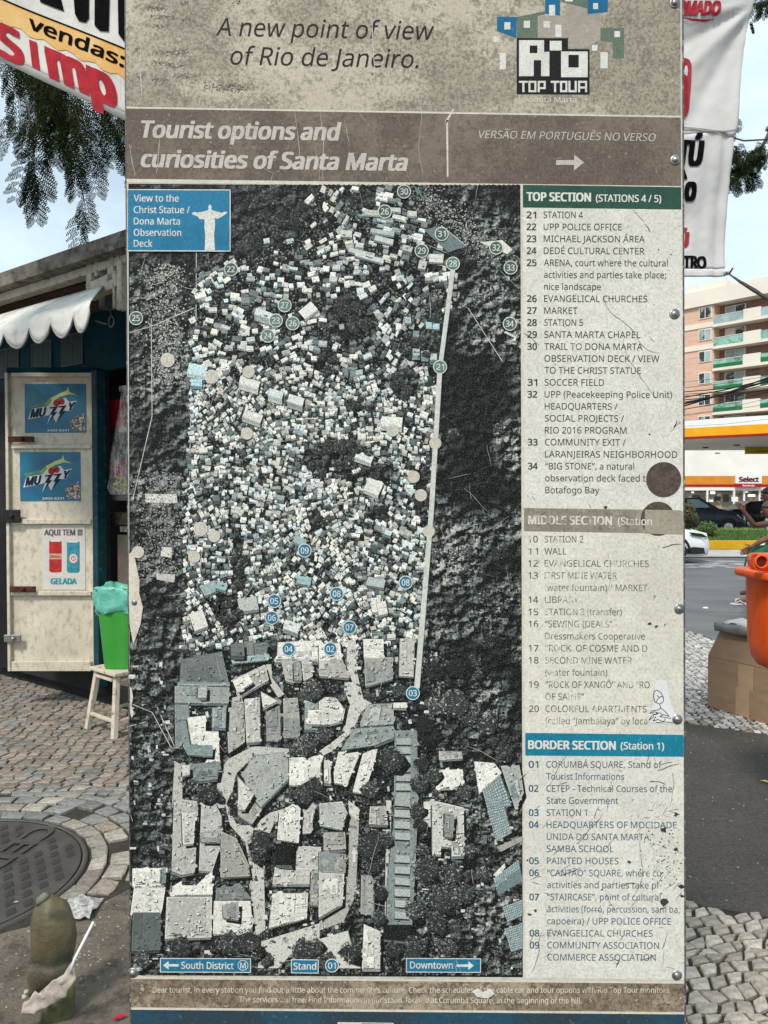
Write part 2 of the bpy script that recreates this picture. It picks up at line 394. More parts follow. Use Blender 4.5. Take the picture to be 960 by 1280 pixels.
BLD = [
 (3, .17, 0, [(300,95),(480,60),(515,200),(295,195)]), (3, .33, .6, [(285,203),(520,203),(520,215),(285,213)]),
 (3, .30, .3, [(275,225),(515,230),(512,298),(272,295)]), (3, .42, .2, [(378,222),(418,220),(416,272),(376,272)]), (3, .24, .2, [(270,320),(330,320),(335,400),(350,505),(270,500)]),
 (3, .34, .5, [(445,325),(510,325),(505,415),(445,412)]), (3, .66, 0, [(330,380),(412,372),(410,440),(470,442),(475,585),(405,590),(440,530),(440,500),(350,500)]),
 (3, .26, .6, [(310,505),(440,505),(438,552),(330,545)]), (3, .22, .2, [(335,600),(480,585),(465,660),(380,670),(335,655)]), (3, .55, 0, [(300,605),(335,600),(335,640),(300,648)]),
 (3, .15, 0, [(535,20),(590,15),(595,75),(535,75)]), (3, .20, 0, [(600,10),(645,8),(650,65),(600,65)]), (3, .18, 0, [(650,15),(705,12),(705,65),(652,68)]),
 (3, .40, 1, [(540,84),(705,68),(705,92),(545,108)]), (3, .40, 0, [(540,195),(690,125),(708,190),(570,268)]), (3, .68, 0, [(543,195),(610,165),(635,200),(565,245)]),
 (3, .36, .1, [(530,290),(580,275),(598,340),(595,480),(525,530),(520,400)]), (3, .45, 0, [(602,290),(670,285),(672,480),(610,485)]),
 (3, .28, 0, [(700,290),(765,290),(770,470),(705,475)]), (3, .62, 0, [(680,250),(750,290),(690,320)]), (3, .33, 0, [(788,285),(850,280),(858,370),(789,370)]), (3, .25, 0, [(789,378),(858,376),(860,460),(790,465)]),
 (3, .72, 0, [(765,15),(960,6),(960,90),(762,92)]), (3, .40, .4, [(750,92),(960,90),(960,104),(752,106)]), (3, .36, 0, [(780,110),(830,108),(830,200),(796,190)]), (3, .30, 0, [(835,110),(870,110),(870,190),(835,190)]), (3, .42, 0, [(875,105),(920,110),(920,170),(885,190)]),
 (3, .36, .3, [(595,640),(650,560),(780,545),(812,600),(810,660),(680,790),(620,720)]), (3, .55, 0, [(570,660),(640,740),(600,806),(570,806)]),
 (3, .70, 0, [(818,570),(960,560),(960,690),(820,690)]), (3, .30, .5, [(890,300),(960,300),(960,425),(890,425)]), (3, .68, 0, [(905,338),(960,336),(960,362),(905,364)]), (3, .62, 0, [(905,372),(960,370),(960,400),(905,400)]),
 (3, .42, 0, [(270,780),(365,780),(370,806),(270,806)]), (3, .42, 0, [(395,785),(455,785),(460,806),(390,806)]),
 (5, .40, .1, [(265,20),(300,8),(365,15),(370,80),(355,330),(300,342),(255,325)]), (5, .52, .1, [(300,60),(360,60),(352,200),(305,205)]), (5, .43, .1, [(395,25),(450,8),(485,80),(485,190),(440,330),(385,325)]), (5, .30, .2, [(398,150),(482,150),(482,195),(396,195)]),
 (5, .30, 0, [(490,160),(560,190),(610,300),(620,355),(490,362)]), (5, .66, 0, [(68,330),(222,328),(220,405),(68,410)]), (5, .22, .6, [(200,331),(221,329),(219,393),(200,392)]),
 (5, .58, 0, [(75,425),(215,420),(200,520),(190,545),(60,545)]), (5, .12, .15, [(70,545),(190,545),(190,710),(62,715)]), (5, .68, 0, [(260,415),(300,390),(300,410),(365,410),(435,345),(438,448),(260,450)]),
 (5, .46, .1, [(235,470),(435,470),(430,650),(225,655)]), (5, .2, .0, [(470,420),(580,410),(620,470),(465,480)]), (5, .60, 0, [(460,490),(620,490),(630,600),(590,640),(455,635)]), (5, .30, 0, [(500,500),(568,490),(566,570),(500,560)]),
 (5, .58, 0, [(760,180),(770,60),(830,25),(862,40),(855,195)]), (5, .25, .3, [(755,205),(830,200),(825,310),(752,305)]), (5, .42, 0, [(880,30),(935,28),(915,150),(880,155)]),
 (5, .46, 0, [(845,270),(860,225),(960,230),(960,325),(845,325)]), (5, .46, 0, [(750,325),(915,330),(905,400),(740,400)]), (5, .56, 0, [(740,450),(895,450),(890,560),(720,605)]), (5, .34, 0, [(920,345),(960,345),(960,500),(915,495)]), (5, .36, 0, [(570,-20),(640,-10),(680,40),(630,110),(570,70)]),
 (4, .62, 0, [(60,650),(90,520),(170,515),(175,540),(125,660)]), (4, .60, 0, [(155,690),(200,530),(260,505),(250,560),(205,700)]), (4, .62, 0, [(0,560),(45,560),(50,655),(0,650)]),
 (4, .34, .3, [(190,380),(225,300),(330,295),(335,380),(190,390)]), (4, .30, .4, [(110,500),(170,410),(330,400),(345,440),(250,480)]), (4, .66, 0, [(340,290),(400,290),(395,310),(340,310)]), (4, .62, 0, [(205,0),(290,0),(290,80),(205,75)]),
 (4, .30, .1, [(210,88),(330,85),(330,175),(215,205)]), (4, .45, 0, [(370,0),(435,0),(430,160),(368,155)]), (4, .66, 0, [(0,20),(90,15),(95,85),(0,95)]), (4, .38, 0, [(0,100),(100,90),(130,170),(0,160)]), (4, .55, 0, [(0,265),(70,270),(110,320),(100,370),(40,385),(0,385)]),
 (4, .24, .3, [(350,430),(445,430),(445,780),(345,780)]), (4, .40, 0, [(555,512),(650,514),(655,540),(555,550)]), (4, .66, 0, [(548,600),(655,600),(660,675),(548,680)]), (4, .70, 0, [(715,565),(800,570),(830,610),(735,700)]), (4, .36, .4, [(840,585),(915,585),(935,700),(900,770)]),
 (6, .24, .3, [(345,0),(445,0),(435,280),(420,560),(310,570),(318,350),(340,150)]), (6, .62, 0, [(480,10),(520,10),(515,110),(478,110)]), (6, .50, .1, [(520,15),(655,45),(660,250),(605,250),(605,215),(560,210),(560,245),(520,240)]), (6, .24, 0, [(575,60),(618,70),(610,165),(575,160)]),
 (6, .36, 0, [(235,30),(300,30),(310,110),(230,110)]), (6, .42, .2, [(0,20),(100,10),(125,60),(100,130),(5,110)]), (6, .36, 0, [(20,150),(110,150),(115,220),(20,225)]), (6, .26, 0, [(0,240),(115,250),(110,330),(0,325)]), (6, .46, 0, [(0,340),(105,345),(100,470),(0,530)]),
 (6, .28, 0, [(195,350),(245,350),(250,520),(190,515)]), (6, .50, 0, [(205,580),(275,610),(275,770),(200,770)]), (6, .32, .1, [(305,570),(425,570),(420,650),(300,640)]),
]
ROADS = [
 (3, .50, [(470,640),(520,570),(640,510),(810,520),(815,560),(640,560),(560,640),(540,720),(500,806),(460,806)]),
 (5, .52, [(500,-10),(530,60),(565,120),(640,120),(720,60),(860,20),(860,50),(740,110),(700,200),(690,300),(700,620),(640,660),(620,300),(600,200),(530,120)]),
 (5, .56, [(680,680),(960,590),(960,670),(820,740),(760,806),(660,806)]), (6, .40, [(0,600),(110,560),(165,440),(180,100),(140,60),(130,300),(100,470),(0,560)]),
 (6, .58, [(0,640),(130,600),(150,690),(190,775),(0,775)]), (4, .56, [(130,0),(165,0),(170,150),(200,270),(240,290),(190,330),(150,420),(60,510),(0,540),(0,510),(100,440),(140,300),(110,230)]),
 (3, .50, [(700,80),(722,80),(730,180),(790,260),(760,275),(705,190)]), (3, .46, [(262,580),(300,600),(300,806),(250,806)]), (6, .55, [(305,0),(330,0),(322,560),(300,560)]),
 (6, .60, [(130,0),(180,40),(170,190),(140,190)]),
]
FAV = [(236,440),(240,380),(246,335),(300,325),(330,290),(372,262),(400,236),(500,232),(520,262),(545,285),(575,345),(562,390),(556,440),(548,480),(541,560),(536,660),(528,760),(522,826),(440,822),(345,800),(228,812),(228,620),(238,520)]
HOLES = [(432,398,36,26),(345,268,44,34),(520,432,24,22),(425,575,46,26),(298,700,9,42),(505,478,20,20),(285,762,20,22),(410,455,18,16),(478,590,18,12),(395,655,10,16),(545,420,14,60),(470,640,16,9),(530,620,12,40),(450,505,20,10),(300,300,40,22),(330,450,16,8),(452,250,22,10)]
def hole(x, y, g=1.0):
    return any(((x - a) / (c * g)) ** 2 + ((y - b) / (d * g)) ** 2 < 1 for a, b, c, d in HOLES)
BLD = [(z, min(.76, g * 1.12), t * .55, grow(pl)) for z, g, t, pl in BLD]
bpolys = [[zc(z, *p) for p in pl] for z, g, t, pl in BLD] + [[zc(z, *p) for p in pl] for z, g, pl in ROADS]
bbx = [(min(p[0] for p in pl), max(p[0] for p in pl), min(p[1] for p in pl), max(p[1] for p in pl), pl) for pl in bpolys]
def inb(x, y): return any(a <= x <= b and c <= y <= d and inpoly(x, y, pl) for a, b, c, d, pl in bbx)
pm = PrintMB()
def blob(cx, cy, r, col, n=6, sq=1.0):
    a0 = R.random() * 6.28; pm.pl([(cx + r * R.uniform(.55, 1.2) * math.cos(a0 + 6.283 * k / n), cy + sq * r * R.uniform(.55, 1.2) * math.sin(a0 + 6.283 * k / n)) for k in range(n)], col)
def tree(cx, cy, r, lum, dens=1.0):
    blob(cx + r * .3, cy + r * .35, r * 1.05, tone(.010), 9)
    blob(cx, cy, r, tone(.016 + lum * .05), 9)
    n = int(dens * (16 + r * r * 1.15))
    for i in range(n):
        a = R.random() * 6.283; q = math.sqrt(R.random()) * r; x, y = cx + q * math.cos(a), cy + q * math.sin(a)
        lit = .5 - .35 * ((x - cx) * .5 + (y - cy) * .9) / r
        lit = lit * .5 + max(0, 3 * (canopy(x, y) - canopy(x + 1.9, y + 2.6))) * .6
        g = lum * (.06 + 2.1 * max(0, lit) * R.uniform(.15, 1.0) ** 1.6)
        if not (161 < x < 650 and 231 < y < 1218): continue
        blob(x, y, R.uniform(.5, 1.5), tone(min(.6, g)), R.choice((4, 5)), .8)
def detail(poly, g, t):
    xs = [p[0] for p in poly]; ys = [p[1] for p in poly]; x0, x1, y0, y1 = min(xs), max(xs), min(ys), max(ys)
    area = (x1 - x0) * (y1 - y0)
    # ridge line
    if len(poly) == 4 and area > 200:
        a = ((poly[0][0] + poly[1][0]) / 2, (poly[0][1] + poly[1][1]) / 2); b = ((poly[2][0] + poly[3][0]) / 2, (poly[2][1] + poly[3][1]) / 2)
        c = ((poly[1][0] + poly[2][0]) / 2, (poly[1][1] + poly[2][1]) / 2); d = ((poly[3][0] + poly[0][0]) / 2, (poly[3][1] + poly[0][1]) / 2)
        if (b[0] - a[0]) ** 2 + (b[1] - a[1]) ** 2 < (d[0] - c[0]) ** 2 + (d[1] - c[1]) ** 2: a, b = c, d
        ln(a, b, .6, tone(g * R.choice((.5, 1.4)), t))
        if R.random() < .6:
            h = [((poly[i][0] * .5 + a[0] * .5), (poly[i][1] * .5 + a[1] * .5)) for i in (0, 1)]
            pm.pl([poly[0], poly[1], a], tone(g * R.uniform(.75, .92), t)) if a != c else None
    if len(poly) >= 4 and area > 260:
        lerp = lambda a, b, f: (a[0] + (b[0] - a[0]) * f, a[1] + (b[1] - a[1]) * f)
        for _ in range(R.randint(2, 4)):
            s0, s1 = sorted((R.random(), R.random())); t0, t1 = sorted((R.random(), R.random()))
            if s1 - s0 < .18 or t1 - t0 < .18: continue
            q = lambda s, t_: lerp(lerp(poly[0], poly[1], s), lerp(poly[3], poly[2], s), t_)
            qq = [q(s0, t0), q(s1, t0), q(s1, t1), q(s0, t1)]
            if not all(inpoly(*p_, poly) for p_ in qq): continue
            g2 = min(.78, g * R.choice((.6, .8, 1.15, 1.35))); pm.pl(qq, tone(g2, t)); ln(qq[0], qq[1], .6, tone(min(.78, g2 * 1.3), t)); ln(qq[2], qq[3], .8, tone(.05)); ln(qq[1], qq[2], .7, tone(.06))
    for i in range(int(area / 24)):
        x, y = R.uniform(x0, x1), R.uniform(y0, y1)
        if not inpoly(x, y, poly): continue
        r = R.random(); w, h = R.uniform(1, 4.5), R.uniform(.8, 3.5)
        if r < .22:
            pm.pl([(x + .8, y + .8), (x + w + 1.2, y + .8), (x + w + 1.2, y + h + 1.2), (x + .8, y + h + 1.2)], tone(.03))
            pm.pl([(x, y), (x + w, y), (x + w, y + h), (x, y + h)], tone(min(.75, g * R.uniform(1.05, 1.6)), t))
        elif r < .35: pm.pl([(x, y), (x + w * .6, y), (x + w * .6, y + h * .5), (x, y + h * .5)], tone(.05))
        else: blob(x, y, R.uniform(.8, 4.5), tone(g * R.uniform(.74, 1.1), t), 6)
def ln(a, b, w, col):
    dx, dy = b[0] - a[0], b[1] - a[1]; L = math.hypot(dx, dy) or 1; nx, ny = -dy / L * w / 2, dx / L * w / 2
    pm.pl([(a[0] + nx, a[1] + ny), (b[0] + nx, b[1] + ny), (b[0] - nx, b[1] - ny), (a[0] - nx, a[1] - ny)], col)
# woods
def cluster(x, y): return mn.noise(Vector((x * .017, y * .017, 3.3)))
def crownh(x, y):
    wx = x + 4 * mn.noise(Vector((x * .08, y * .08, 2))); wy = y + 4 * mn.noise(Vector((x * .08, y * .08, 7)))
    d, pt = mn.voronoi(Vector((wx * .078, wy * .090, .5)))
    return max(0, 1 - (d[0] * 1.3) ** 2), .35 + 1.3 * abs(mn.noise(pt[0] * 3.7 + Vector((.3, .2, .1))))
def canopy(x, y):
    e, p2 = mn.voronoi(Vector((x * .27, y * .30, 2.5))); return max(0, 1 - (e[0] * 1.2) ** 2) * .5 + mn.noise(Vector((x * .45, y * .45, 8))) * .22
CS = 1.9; nx_, ny_ = int(491 / CS), int(988 / CS); can = {}
def can_at(i, j):
    if (i, j) not in can: can[(i, j)] = canopy(162 + i * CS, 231 + j * CS)
    return can[(i, j)]
def gnode(i, j):
    h1 = ((i * 73856093) ^ (j * 19349663)) % 1009 / 1009; h2 = ((i * 83492791) ^ (j * 2971215073)) % 1013 / 1013
    u = 162 + i * CS + (h1 - .5) * CS * .9; v = 231 + j * CS + (h2 - .5) * CS * .9
    return P(min(u, 650.5 + .0028 * (v - 230)), min(v, 1219.5), 0) - Vector((0, .00020, 0))
nodes = {}
cvs, cfs, ccs = [], [], []
for j in range(ny_ + 1):
    for i in range(nx_ + 1): nodes[(i, j)] = len(cvs); cvs.append(gnode(i, j))
for j in range(ny_):
    for i in range(nx_):
        x, y = 162 + (i + .5) * CS, 231 + (j + .5) * CS
        if y > 815 and inb(x, y): continue
        h0, cr = crownh(x, y); h1 = crownh(x + 2.6, y + 3.4)[0]
        sh = ((h0 - h1) * 1.15 + .30 * h0) * cr + (can_at(i, j) - can_at(i + 1, j + 1)) * (.35 + .8 * h0)
        urb = (y > 815 and 226 < x < 560) and mn.noise(Vector((x * .035, y * .035, 6))) > -.12
        if urb or (inpoly(x, y, FAV) and not hole(x, y)):
            dn = .5 + .9 * mn.noise(Vector((x * .07, y * .07, 3))); g = R.choice((.010, .012, .015, .02, .02, .03, .07, .14, .34)) * max(.15, min(1, dn + .15)) * (.75 if y < 450 else 1)
        else:
            cl = cluster(x, y); amp = (.17 + .75 * cl) if (x > 548 and y < 900) else (.11 + .1 * cl if y < 330 else .21 + .3 * cl)
            if 590 > x > 500 and 800 < y < 960: amp *= .4
            g = .008 + max(.025, amp) * max(0, min(1.3, sh * 1.7)) ** 1.15 * R.uniform(.5, 1.35)
        cfs.append((nodes[(i, j)], nodes[(i + 1, j)], nodes[(i + 1, j + 1)], nodes[(i, j + 1)])); ccs.append(tone(min(.5, g)))
me = bpy.data.meshes.new('woods_picture'); o_ = wloc(sign); me.from_pydata([p - o_ for p in cvs], [], cfs); me.materials.append(m_mapc)
ca_ = me.color_attributes.new('Col', 'FLOAT_COLOR', 'CORNER'); arr = []
for c_ in ccs: arr.extend((c_[0], c_[1], c_[2], 1.0) * 4)
ca_.data.foreach_set('color', arr); tag(link(bpy.data.objects.new('woods_picture', me), sign), kind='stuff')
for i in range(240):
    x, y = R.uniform(166, 646), R.uniform(236, 1213)
    if inpoly(x, y, FAV) or inb(x, y): continue
    cl = cluster(x, y)
    if x > 548 and y < 900:
        if cl < -.30: continue
        tree(x, y, R.uniform(3, 10), .20 + .55 * max(0, cl + .10), .95)
    elif y < 330: tree(x, y, R.uniform(4, 8), .14 + .12 * max(0, cl), .8)
    else: tree(x, y, R.uniform(2.5, 8), .30 + .3 * cl, .95)
pm.band = PrintMB.band = 1
for i in range(1500):                                   # lighter scrub beside the houses
    x = R.gauss(208, 14); y = R.uniform(330, 480)
    if 163 < x < 240: blob(x, y, R.uniform(.5, 1.3), tone(R.uniform(.15, .6)), 5)
for i in range(1300):
    x = R.gauss(200, 16); y = R.uniform(590, 720)
    if 163 < x < 230: blob(x, y, R.uniform(.5, 1.2), tone(R.uniform(.08, .45)), 5)
for i in range(900):
    t = R.random(); x = 520 + 90 * t + R.gauss(0, 12); y = 236 + 75 * t + R.gauss(0, 9)
    if y > 233: blob(x, y, R.uniform(.5, 1.4), tone(R.uniform(.1, .5)), 5)
pm.pl([(181,617),(221,618),(222,629),(182,628)], tone(.6)); pm.pl([(202,683),(215,684),(214,697),(201,695)], tone(.62)); pm.pl([(195,717),(219,718),(218,728),(196,725)], tone(.5))
for a, b in (((189,398),(190,520)),((190,520),(166,625)),((162,416),(192,407)),((192,407),(243,385)),((585,385),(628,452)),((165,880),(190,890)),((190,890),(214,935)),((197,884),(219,935)),((162,908),(182,902)),((245,315),(245,420)),((235,800),(238,500))):
    ln(a, b, .9, tone(R.uniform(.35, .6)))
# houses of the hillside
def house(x, y, w, h, a, wall, g, t):
    ca, sa = math.cos(a), math.sin(a); sk = R.uniform(-.25, .25)
    def q(dx, dy): return (x + dx * ca - dy * sa + dy * sk * .3, y + dx * sa + dy * ca)
    pm.pl([q(-w/2 - .3, -h/2), q(w/2 + 1.5, -h/2 + .6), (q(w/2 + 1.5, h/2)[0], q(w/2 + 1.5, h/2)[1] + wall + .8), (q(-w/2, h/2)[0], q(-w/2, h/2)[1] + wall + 1.0)], tone(.015))
    b0, b1 = q(-w/2, h/2), q(w/2, h/2)
    wg = g * R.uniform(.3, .75); wt = R.choice((0, .1, .5)) if R.random() < .4 else t
    pm.pl([b0, b1, (b1[0], b1[1] + wall), (b0[0], b0[1] + wall)], tone(wg, wt))
    pm.pl([q(-w/2, -h/2), q(w/2, -h/2), q(w/2, h/2), q(-w/2, h/2)], tone(g, t))
    if wall > 2.2 and w > 6:
        for j in range(int(w / 3)):
            wx = b0[0] + (b1[0] - b0[0]) * (j + .4) / (w / 3); wy = b0[1] + (b1[1] - b0[1]) * (j + .4) / (w / 3) + wall * .35
            pm.pl([(wx, wy), (wx + .9, wy), (wx + .9, wy + 1.1), (wx, wy + 1.1)], tone(.02))
    r = R.random()
    if r < .3: ln(q(-w/2, 0), q(w/2, 0), .5, tone(g * .55, t))
    elif r < .6:
        dx, dy = R.uniform(-w/3, w/5), R.uniform(-h/3, h/5); pm.pl([q(dx, dy), q(dx + w * .25, dy), q(dx + w * .25, dy + h * .25), q(dx, dy + h * .25)], tone(g * R.choice((.2, .5, 1.3)), t))
PrintMB.band = 2
y = 236
while y < 818:
    dense = min(1, max(0, (y - 400) / 90))
    x = 226 + R.uniform(0, 6)
    while x < 580:
        big = R.random() < .12
        fine = .80 if y > 470 else 1.0
        w = R.uniform(3.8, 9.5) * fine * (1.35 if big else 1) * (1.15 if y < 450 else 1); h = R.uniform(2.6, 6.2) * fine * (1.3 if big else 1)
        xx, yy = x + R.uniform(-1.5, 1.5), y + R.uniform(-2.2, 2.2)
        pr = .54 + .20 * dense + .55 * mn.noise(Vector((xx * .06, yy * .06, 9)))
        if hole(xx, yy): pr = .08
        if y < 330: pr *= .85
        if 236 < y < 330 and x < 400: pr *= .5
        if inpoly(xx, yy, FAV) and not inb(xx, yy) and R.random() < pr:
            ang = rad(-14 + 34 * mn.noise(Vector((xx * .011, yy * .011, 1.2))) * 2 + R.uniform(-16, 16))
            if y < 330 and x > 440: ang = rad(14 + R.uniform(-6, 6))
            g = R.choice((.84, .80, .70, .82, .76, .42, .28, .14, .09, .62, .80, .5, .20))
            house(xx, yy, w, h, ang, R.uniform(1, 3.2) * (1.5 if big else 1), g * R.uniform(.85, 1.1), R.choice((0, 0, 0, .1, .2, .45)))
        x += w * .5 + R.uniform(2.0, 5) * fine
    y += 4.9 * (.84 if y > 470 else 1) + R.uniform(0, 1) + (1.3 if y < 430 else 0)
PrintMB.band = 3
for i in range(5200):                                    # yards, tanks, steps between the houses
    x, y = R.uniform(228, 570), R.uniform(240, 812)
    if inpoly(x, y, FAV) and not hole(x, y, .85) and not inb(x, y): blob(x, y, R.uniform(.35, 1.1), tone(R.choice((.7, .45, .02, .015, .02, .25, .1, .6))), 4)
for (x, y, w, h, a, g, t, wl) in ((312,478,26,9,16,.72,.1,8),(345,492,18,9,16,.7,.3,8),(370,500,20,10,18,.72,.2,8),(247,462,24,13,10,.74,.7,5),(246,478,14,9,5,.7,.9,4),(490,527,26,12,4,.75,.1,6),(455,571,22,9,20,.74,.2,5),(467,608,20,16,22,.72,.1,5),(330,392,22,8,18,.72,.3,8),(385,388,20,12,-38,.74,.1,4),(510,400,8,8,0,.5,.6,3),(316,520,24,10,20,.66,.1,6),(520,440,9,8,2,.5,.6,6),(531,442,9,8,2,.5,.4,6),(542,446,9,8,2,.55,.3,6),(520,417,8,7,2,.3,.2,3),(536,406,8,7,2,.6,.9,2),(545,408,8,7,2,.6,.9,2),(375,676,16,9,30,.45,.6,3),(262,735,20,13,-25,.4,.6,3),(277,733,14,8,20,.5,.8,3),(310,755,24,16,-8,.5,.2,4),(248,775,18,22,-20,.68,0,4),(380,725,18,10,10,.5,.8,3),(470,756,12,18,2,.7,0,3),(478,760,12,16,-12,.7,0,3),(365,783,20,12,20,.72,.2,5),(470,728,22,10,10,.5,.3,3)):
    house(x, y, w, h, rad(a), wl, g, t)
pm.pl([(530,288),(552,282),(583,308),(560,315)], tone(.2, .4)); pm.pl([(600,303),(628,300),(641,312),(634,318)], tone(.66)); ln((583,308),(552,282),.8,tone(.6))
for p in ((470,266,30,6,3),(488,262,26,5,3),(478,290,30,5,8),(452,316,34,6,14),(480,300,24,6,14),(462,322,36,6,16),(545,323,18,10,4),(528,331,10,10,10),(433,292,14,8,5),(515,267,12,6,5)):
    house(p[0], p[1], p[2], p[3], rad(p[4]), 2.5, R.uniform(.4, .7), .1)
for (a, b, c, d) in HOLES:
    for i in range(int(c * d / 45)):
        t = R.random() * 6.28; q = R.random() ** .5 * .85; tree(a + c * q * math.cos(t), b + d * q * math.sin(t), R.uniform(3.5, 7), .16, .9)
# roads and blocks in the lower half
PrintMB.band = 4
for z, g, pl in ROADS:
    pp = [zc(z, *p) for p in pl]; pm.pl(pp, tone(g)); xs = [p[0] for p in pp]; ys = [p[1] for p in pp]
    for i in range(int((max(xs) - min(xs)) * (max(ys) - min(ys)) / 30)):
        x, y = R.uniform(min(xs), max(xs)), R.uniform(min(ys), max(ys))
        if not inpoly(x, y, pp): continue
        if R.random() < .35:
            a = R.choice((.4, 1.4, -.5)); c_, s_ = math.cos(a), math.sin(a); q = lambda dx, dy: (x + dx * c_ - dy * s_, y + dx * s_ + dy * c_)
            pm.pl([q(-2.3, -1.2), q(2.6, -1.2), q(2.6, 1.5), q(-2.3, 1.5)], tone(.03)); pm.pl([q(-2.1, -1), q(2.1, -1), q(2.1, 1), q(-2.1, 1)], tone(R.choice((.8, .7, .08, .3))))
            pm.pl([q(-.9, -.8), q(.6, -.8), q(.6, .8), q(-.9, .8)], tone(.06))
        else: blob(x, y, R.uniform(.5, 1.8), tone(g * R.uniform(.6, 1.1)), 5)
for i in range(2600):
    x, y = R.uniform(164, 648), R.uniform(815, 1214)
    if inb(x, y) or (x > 560 and y < 960): continue
    r_ = R.random(); a_ = R.choice((0, .1, 1.4)); w_, h_ = R.uniform(.8, 4), R.uniform(.6, 2.4); ca, sa = math.cos(a_), math.sin(a_)
    if mn.noise(Vector((x * .04, y * .04, 6))) < -.05: continue
    pm.pl([(x + dx * ca - dy * sa, y + dx * sa + dy * ca) for dx, dy in ((-w_, -h_), (w_, -h_), (w_, h_), (-w_, h_))], tone(R.choice((.5, .3, .15, .65, .05, .02, .1, .02)), R.choice((0, 0, .3))))
PrintMB.band = 5
for z, g, t, pl in BLD:
    pp = [zc(z, *p) for p in pl]
    pm.pl([(x + 4, y + 5.5) for x, y in pp], tone(.008)); pm.pl([(x - 1.5, y + 1.5) for x, y in pp], tone(.015))
    for a_, b_ in zip(pp, pp[1:] + pp[:1]):
        if b_[0] < a_[0] and abs(b_[0] - a_[0]) > abs(b_[1] - a_[1]) * .8 and abs(b_[0] - a_[0]) > 5:
            hw_ = R.uniform(1.5, 4.5); pm.pl([a_, b_, (b_[0], b_[1] + hw_), (a_[0], a_[1] + hw_)], tone(g * R.uniform(.35, .6), t))
            for q_ in range(int(abs(b_[0] - a_[0]) / 3)):
                f_ = (q_ + .5) / (abs(b_[0] - a_[0]) / 3); wx_, wy_ = a_[0] + (b_[0] - a_[0]) * f_, a_[1] + (b_[1] - a_[1]) * f_ + hw_ * .3; pm.pl([(wx_, wy_), (wx_ + 1.1, wy_), (wx_ + 1.1, wy_ + 1.2), (wx_, wy_ + 1.2)], tone(.02))
    pm.pl(pp, tone(g, t))
    if len(pp) == 4 and R.random() < .6:
        L_2 = lambda a, b, f: (a[0] + (b[0] - a[0]) * f, a[1] + (b[1] - a[1]) * f); nn_ = R.randint(5, 12); fl_ = R.random() < .5
        for q_ in range(1, nn_):
            f_ = q_ / nn_; A_, B_ = (L_2(pp[0], pp[1], f_), L_2(pp[3], pp[2], f_)) if fl_ else (L_2(pp[0], pp[3], f_), L_2(pp[1], pp[2], f_)); ln(A_, B_, R.uniform(.4, .9), tone(g * R.choice((.72, .85, 1.2)), t))
    for i in range(len(pp)): ln(pp[i], pp[(i + 1) % len(pp)], .8, tone(min(.75, g * R.choice((1.45, 1.3, .45))), t))
    detail(pp, g, t)
PrintMB.band = 6
for k_ in range(8):
    a = [zc(4, *p) for p in ((352, 452 + k_ * 42), (418, 452 + k_ * 42), (418, 482 + k_ * 42), (352, 482 + k_ * 42))]
    pm.pl([(x - .3, y + 1.6) for x, y in a], tone(.02)); pm.pl(a, tone(R.uniform(.34, .48), .2))
for k_ in range(11):
    a = [zc(6, *p) for p in ((345, -8 + k_ * 52), (415, -4 + k_ * 52), (415, 28 + k_ * 52), (345, 24 + k_ * 52))]
    if k_ in (4,): continue
    pm.pl([(x - .3, y + 2) for x, y in a], tone(.02)); pm.pl(a, tone(R.uniform(.38, .5), .2))
def facade(z, pl, nx, ny):
    (a, b, c, d) = [zc(z, *p) for p in pl]; pm.pl([a, b, c, d], tone(.22, .5))
    L = lambda p, q, t: (p[0] + (q[0] - p[0]) * t, p[1] + (q[1] - p[1]) * t)
    for j in range(ny):
        for i in range(nx):
            def q(s, t): return L(L(a, b, s), L(d, c, s), t)
            s0, t0 = i / nx, j / ny; pm.pl([q(s0, t0), q(s0 + .62 / nx, t0), q(s0 + .62 / nx, t0 + .55 / ny), q(s0, t0 + .55 / ny)], tone(R.uniform(.4, .66), .4))
facade(4, [(748,690),(830,618),(885,765),(775,780)], 9, 10); facade(6, [(762,0),(838,-12),(885,150),(812,192)], 9, 16); facade(6, [(800,360),(915,275),(935,372),(822,440)], 13, 10)
facade(6, [(842,492),(932,458),(936,530),(866,562)], 10, 7); facade(6, [(850,592),(935,566),(935,682),(882,700)], 9, 11)
pm.pl([zc(6, *p) for p in ((800,340),(850,290),(855,305),(815,362))], tone(.7)); pm.pl([zc(6, *p) for p in ((815,215),(935,165),(935,185),(835,235))], tone(.35))
PrintMB.band = 7
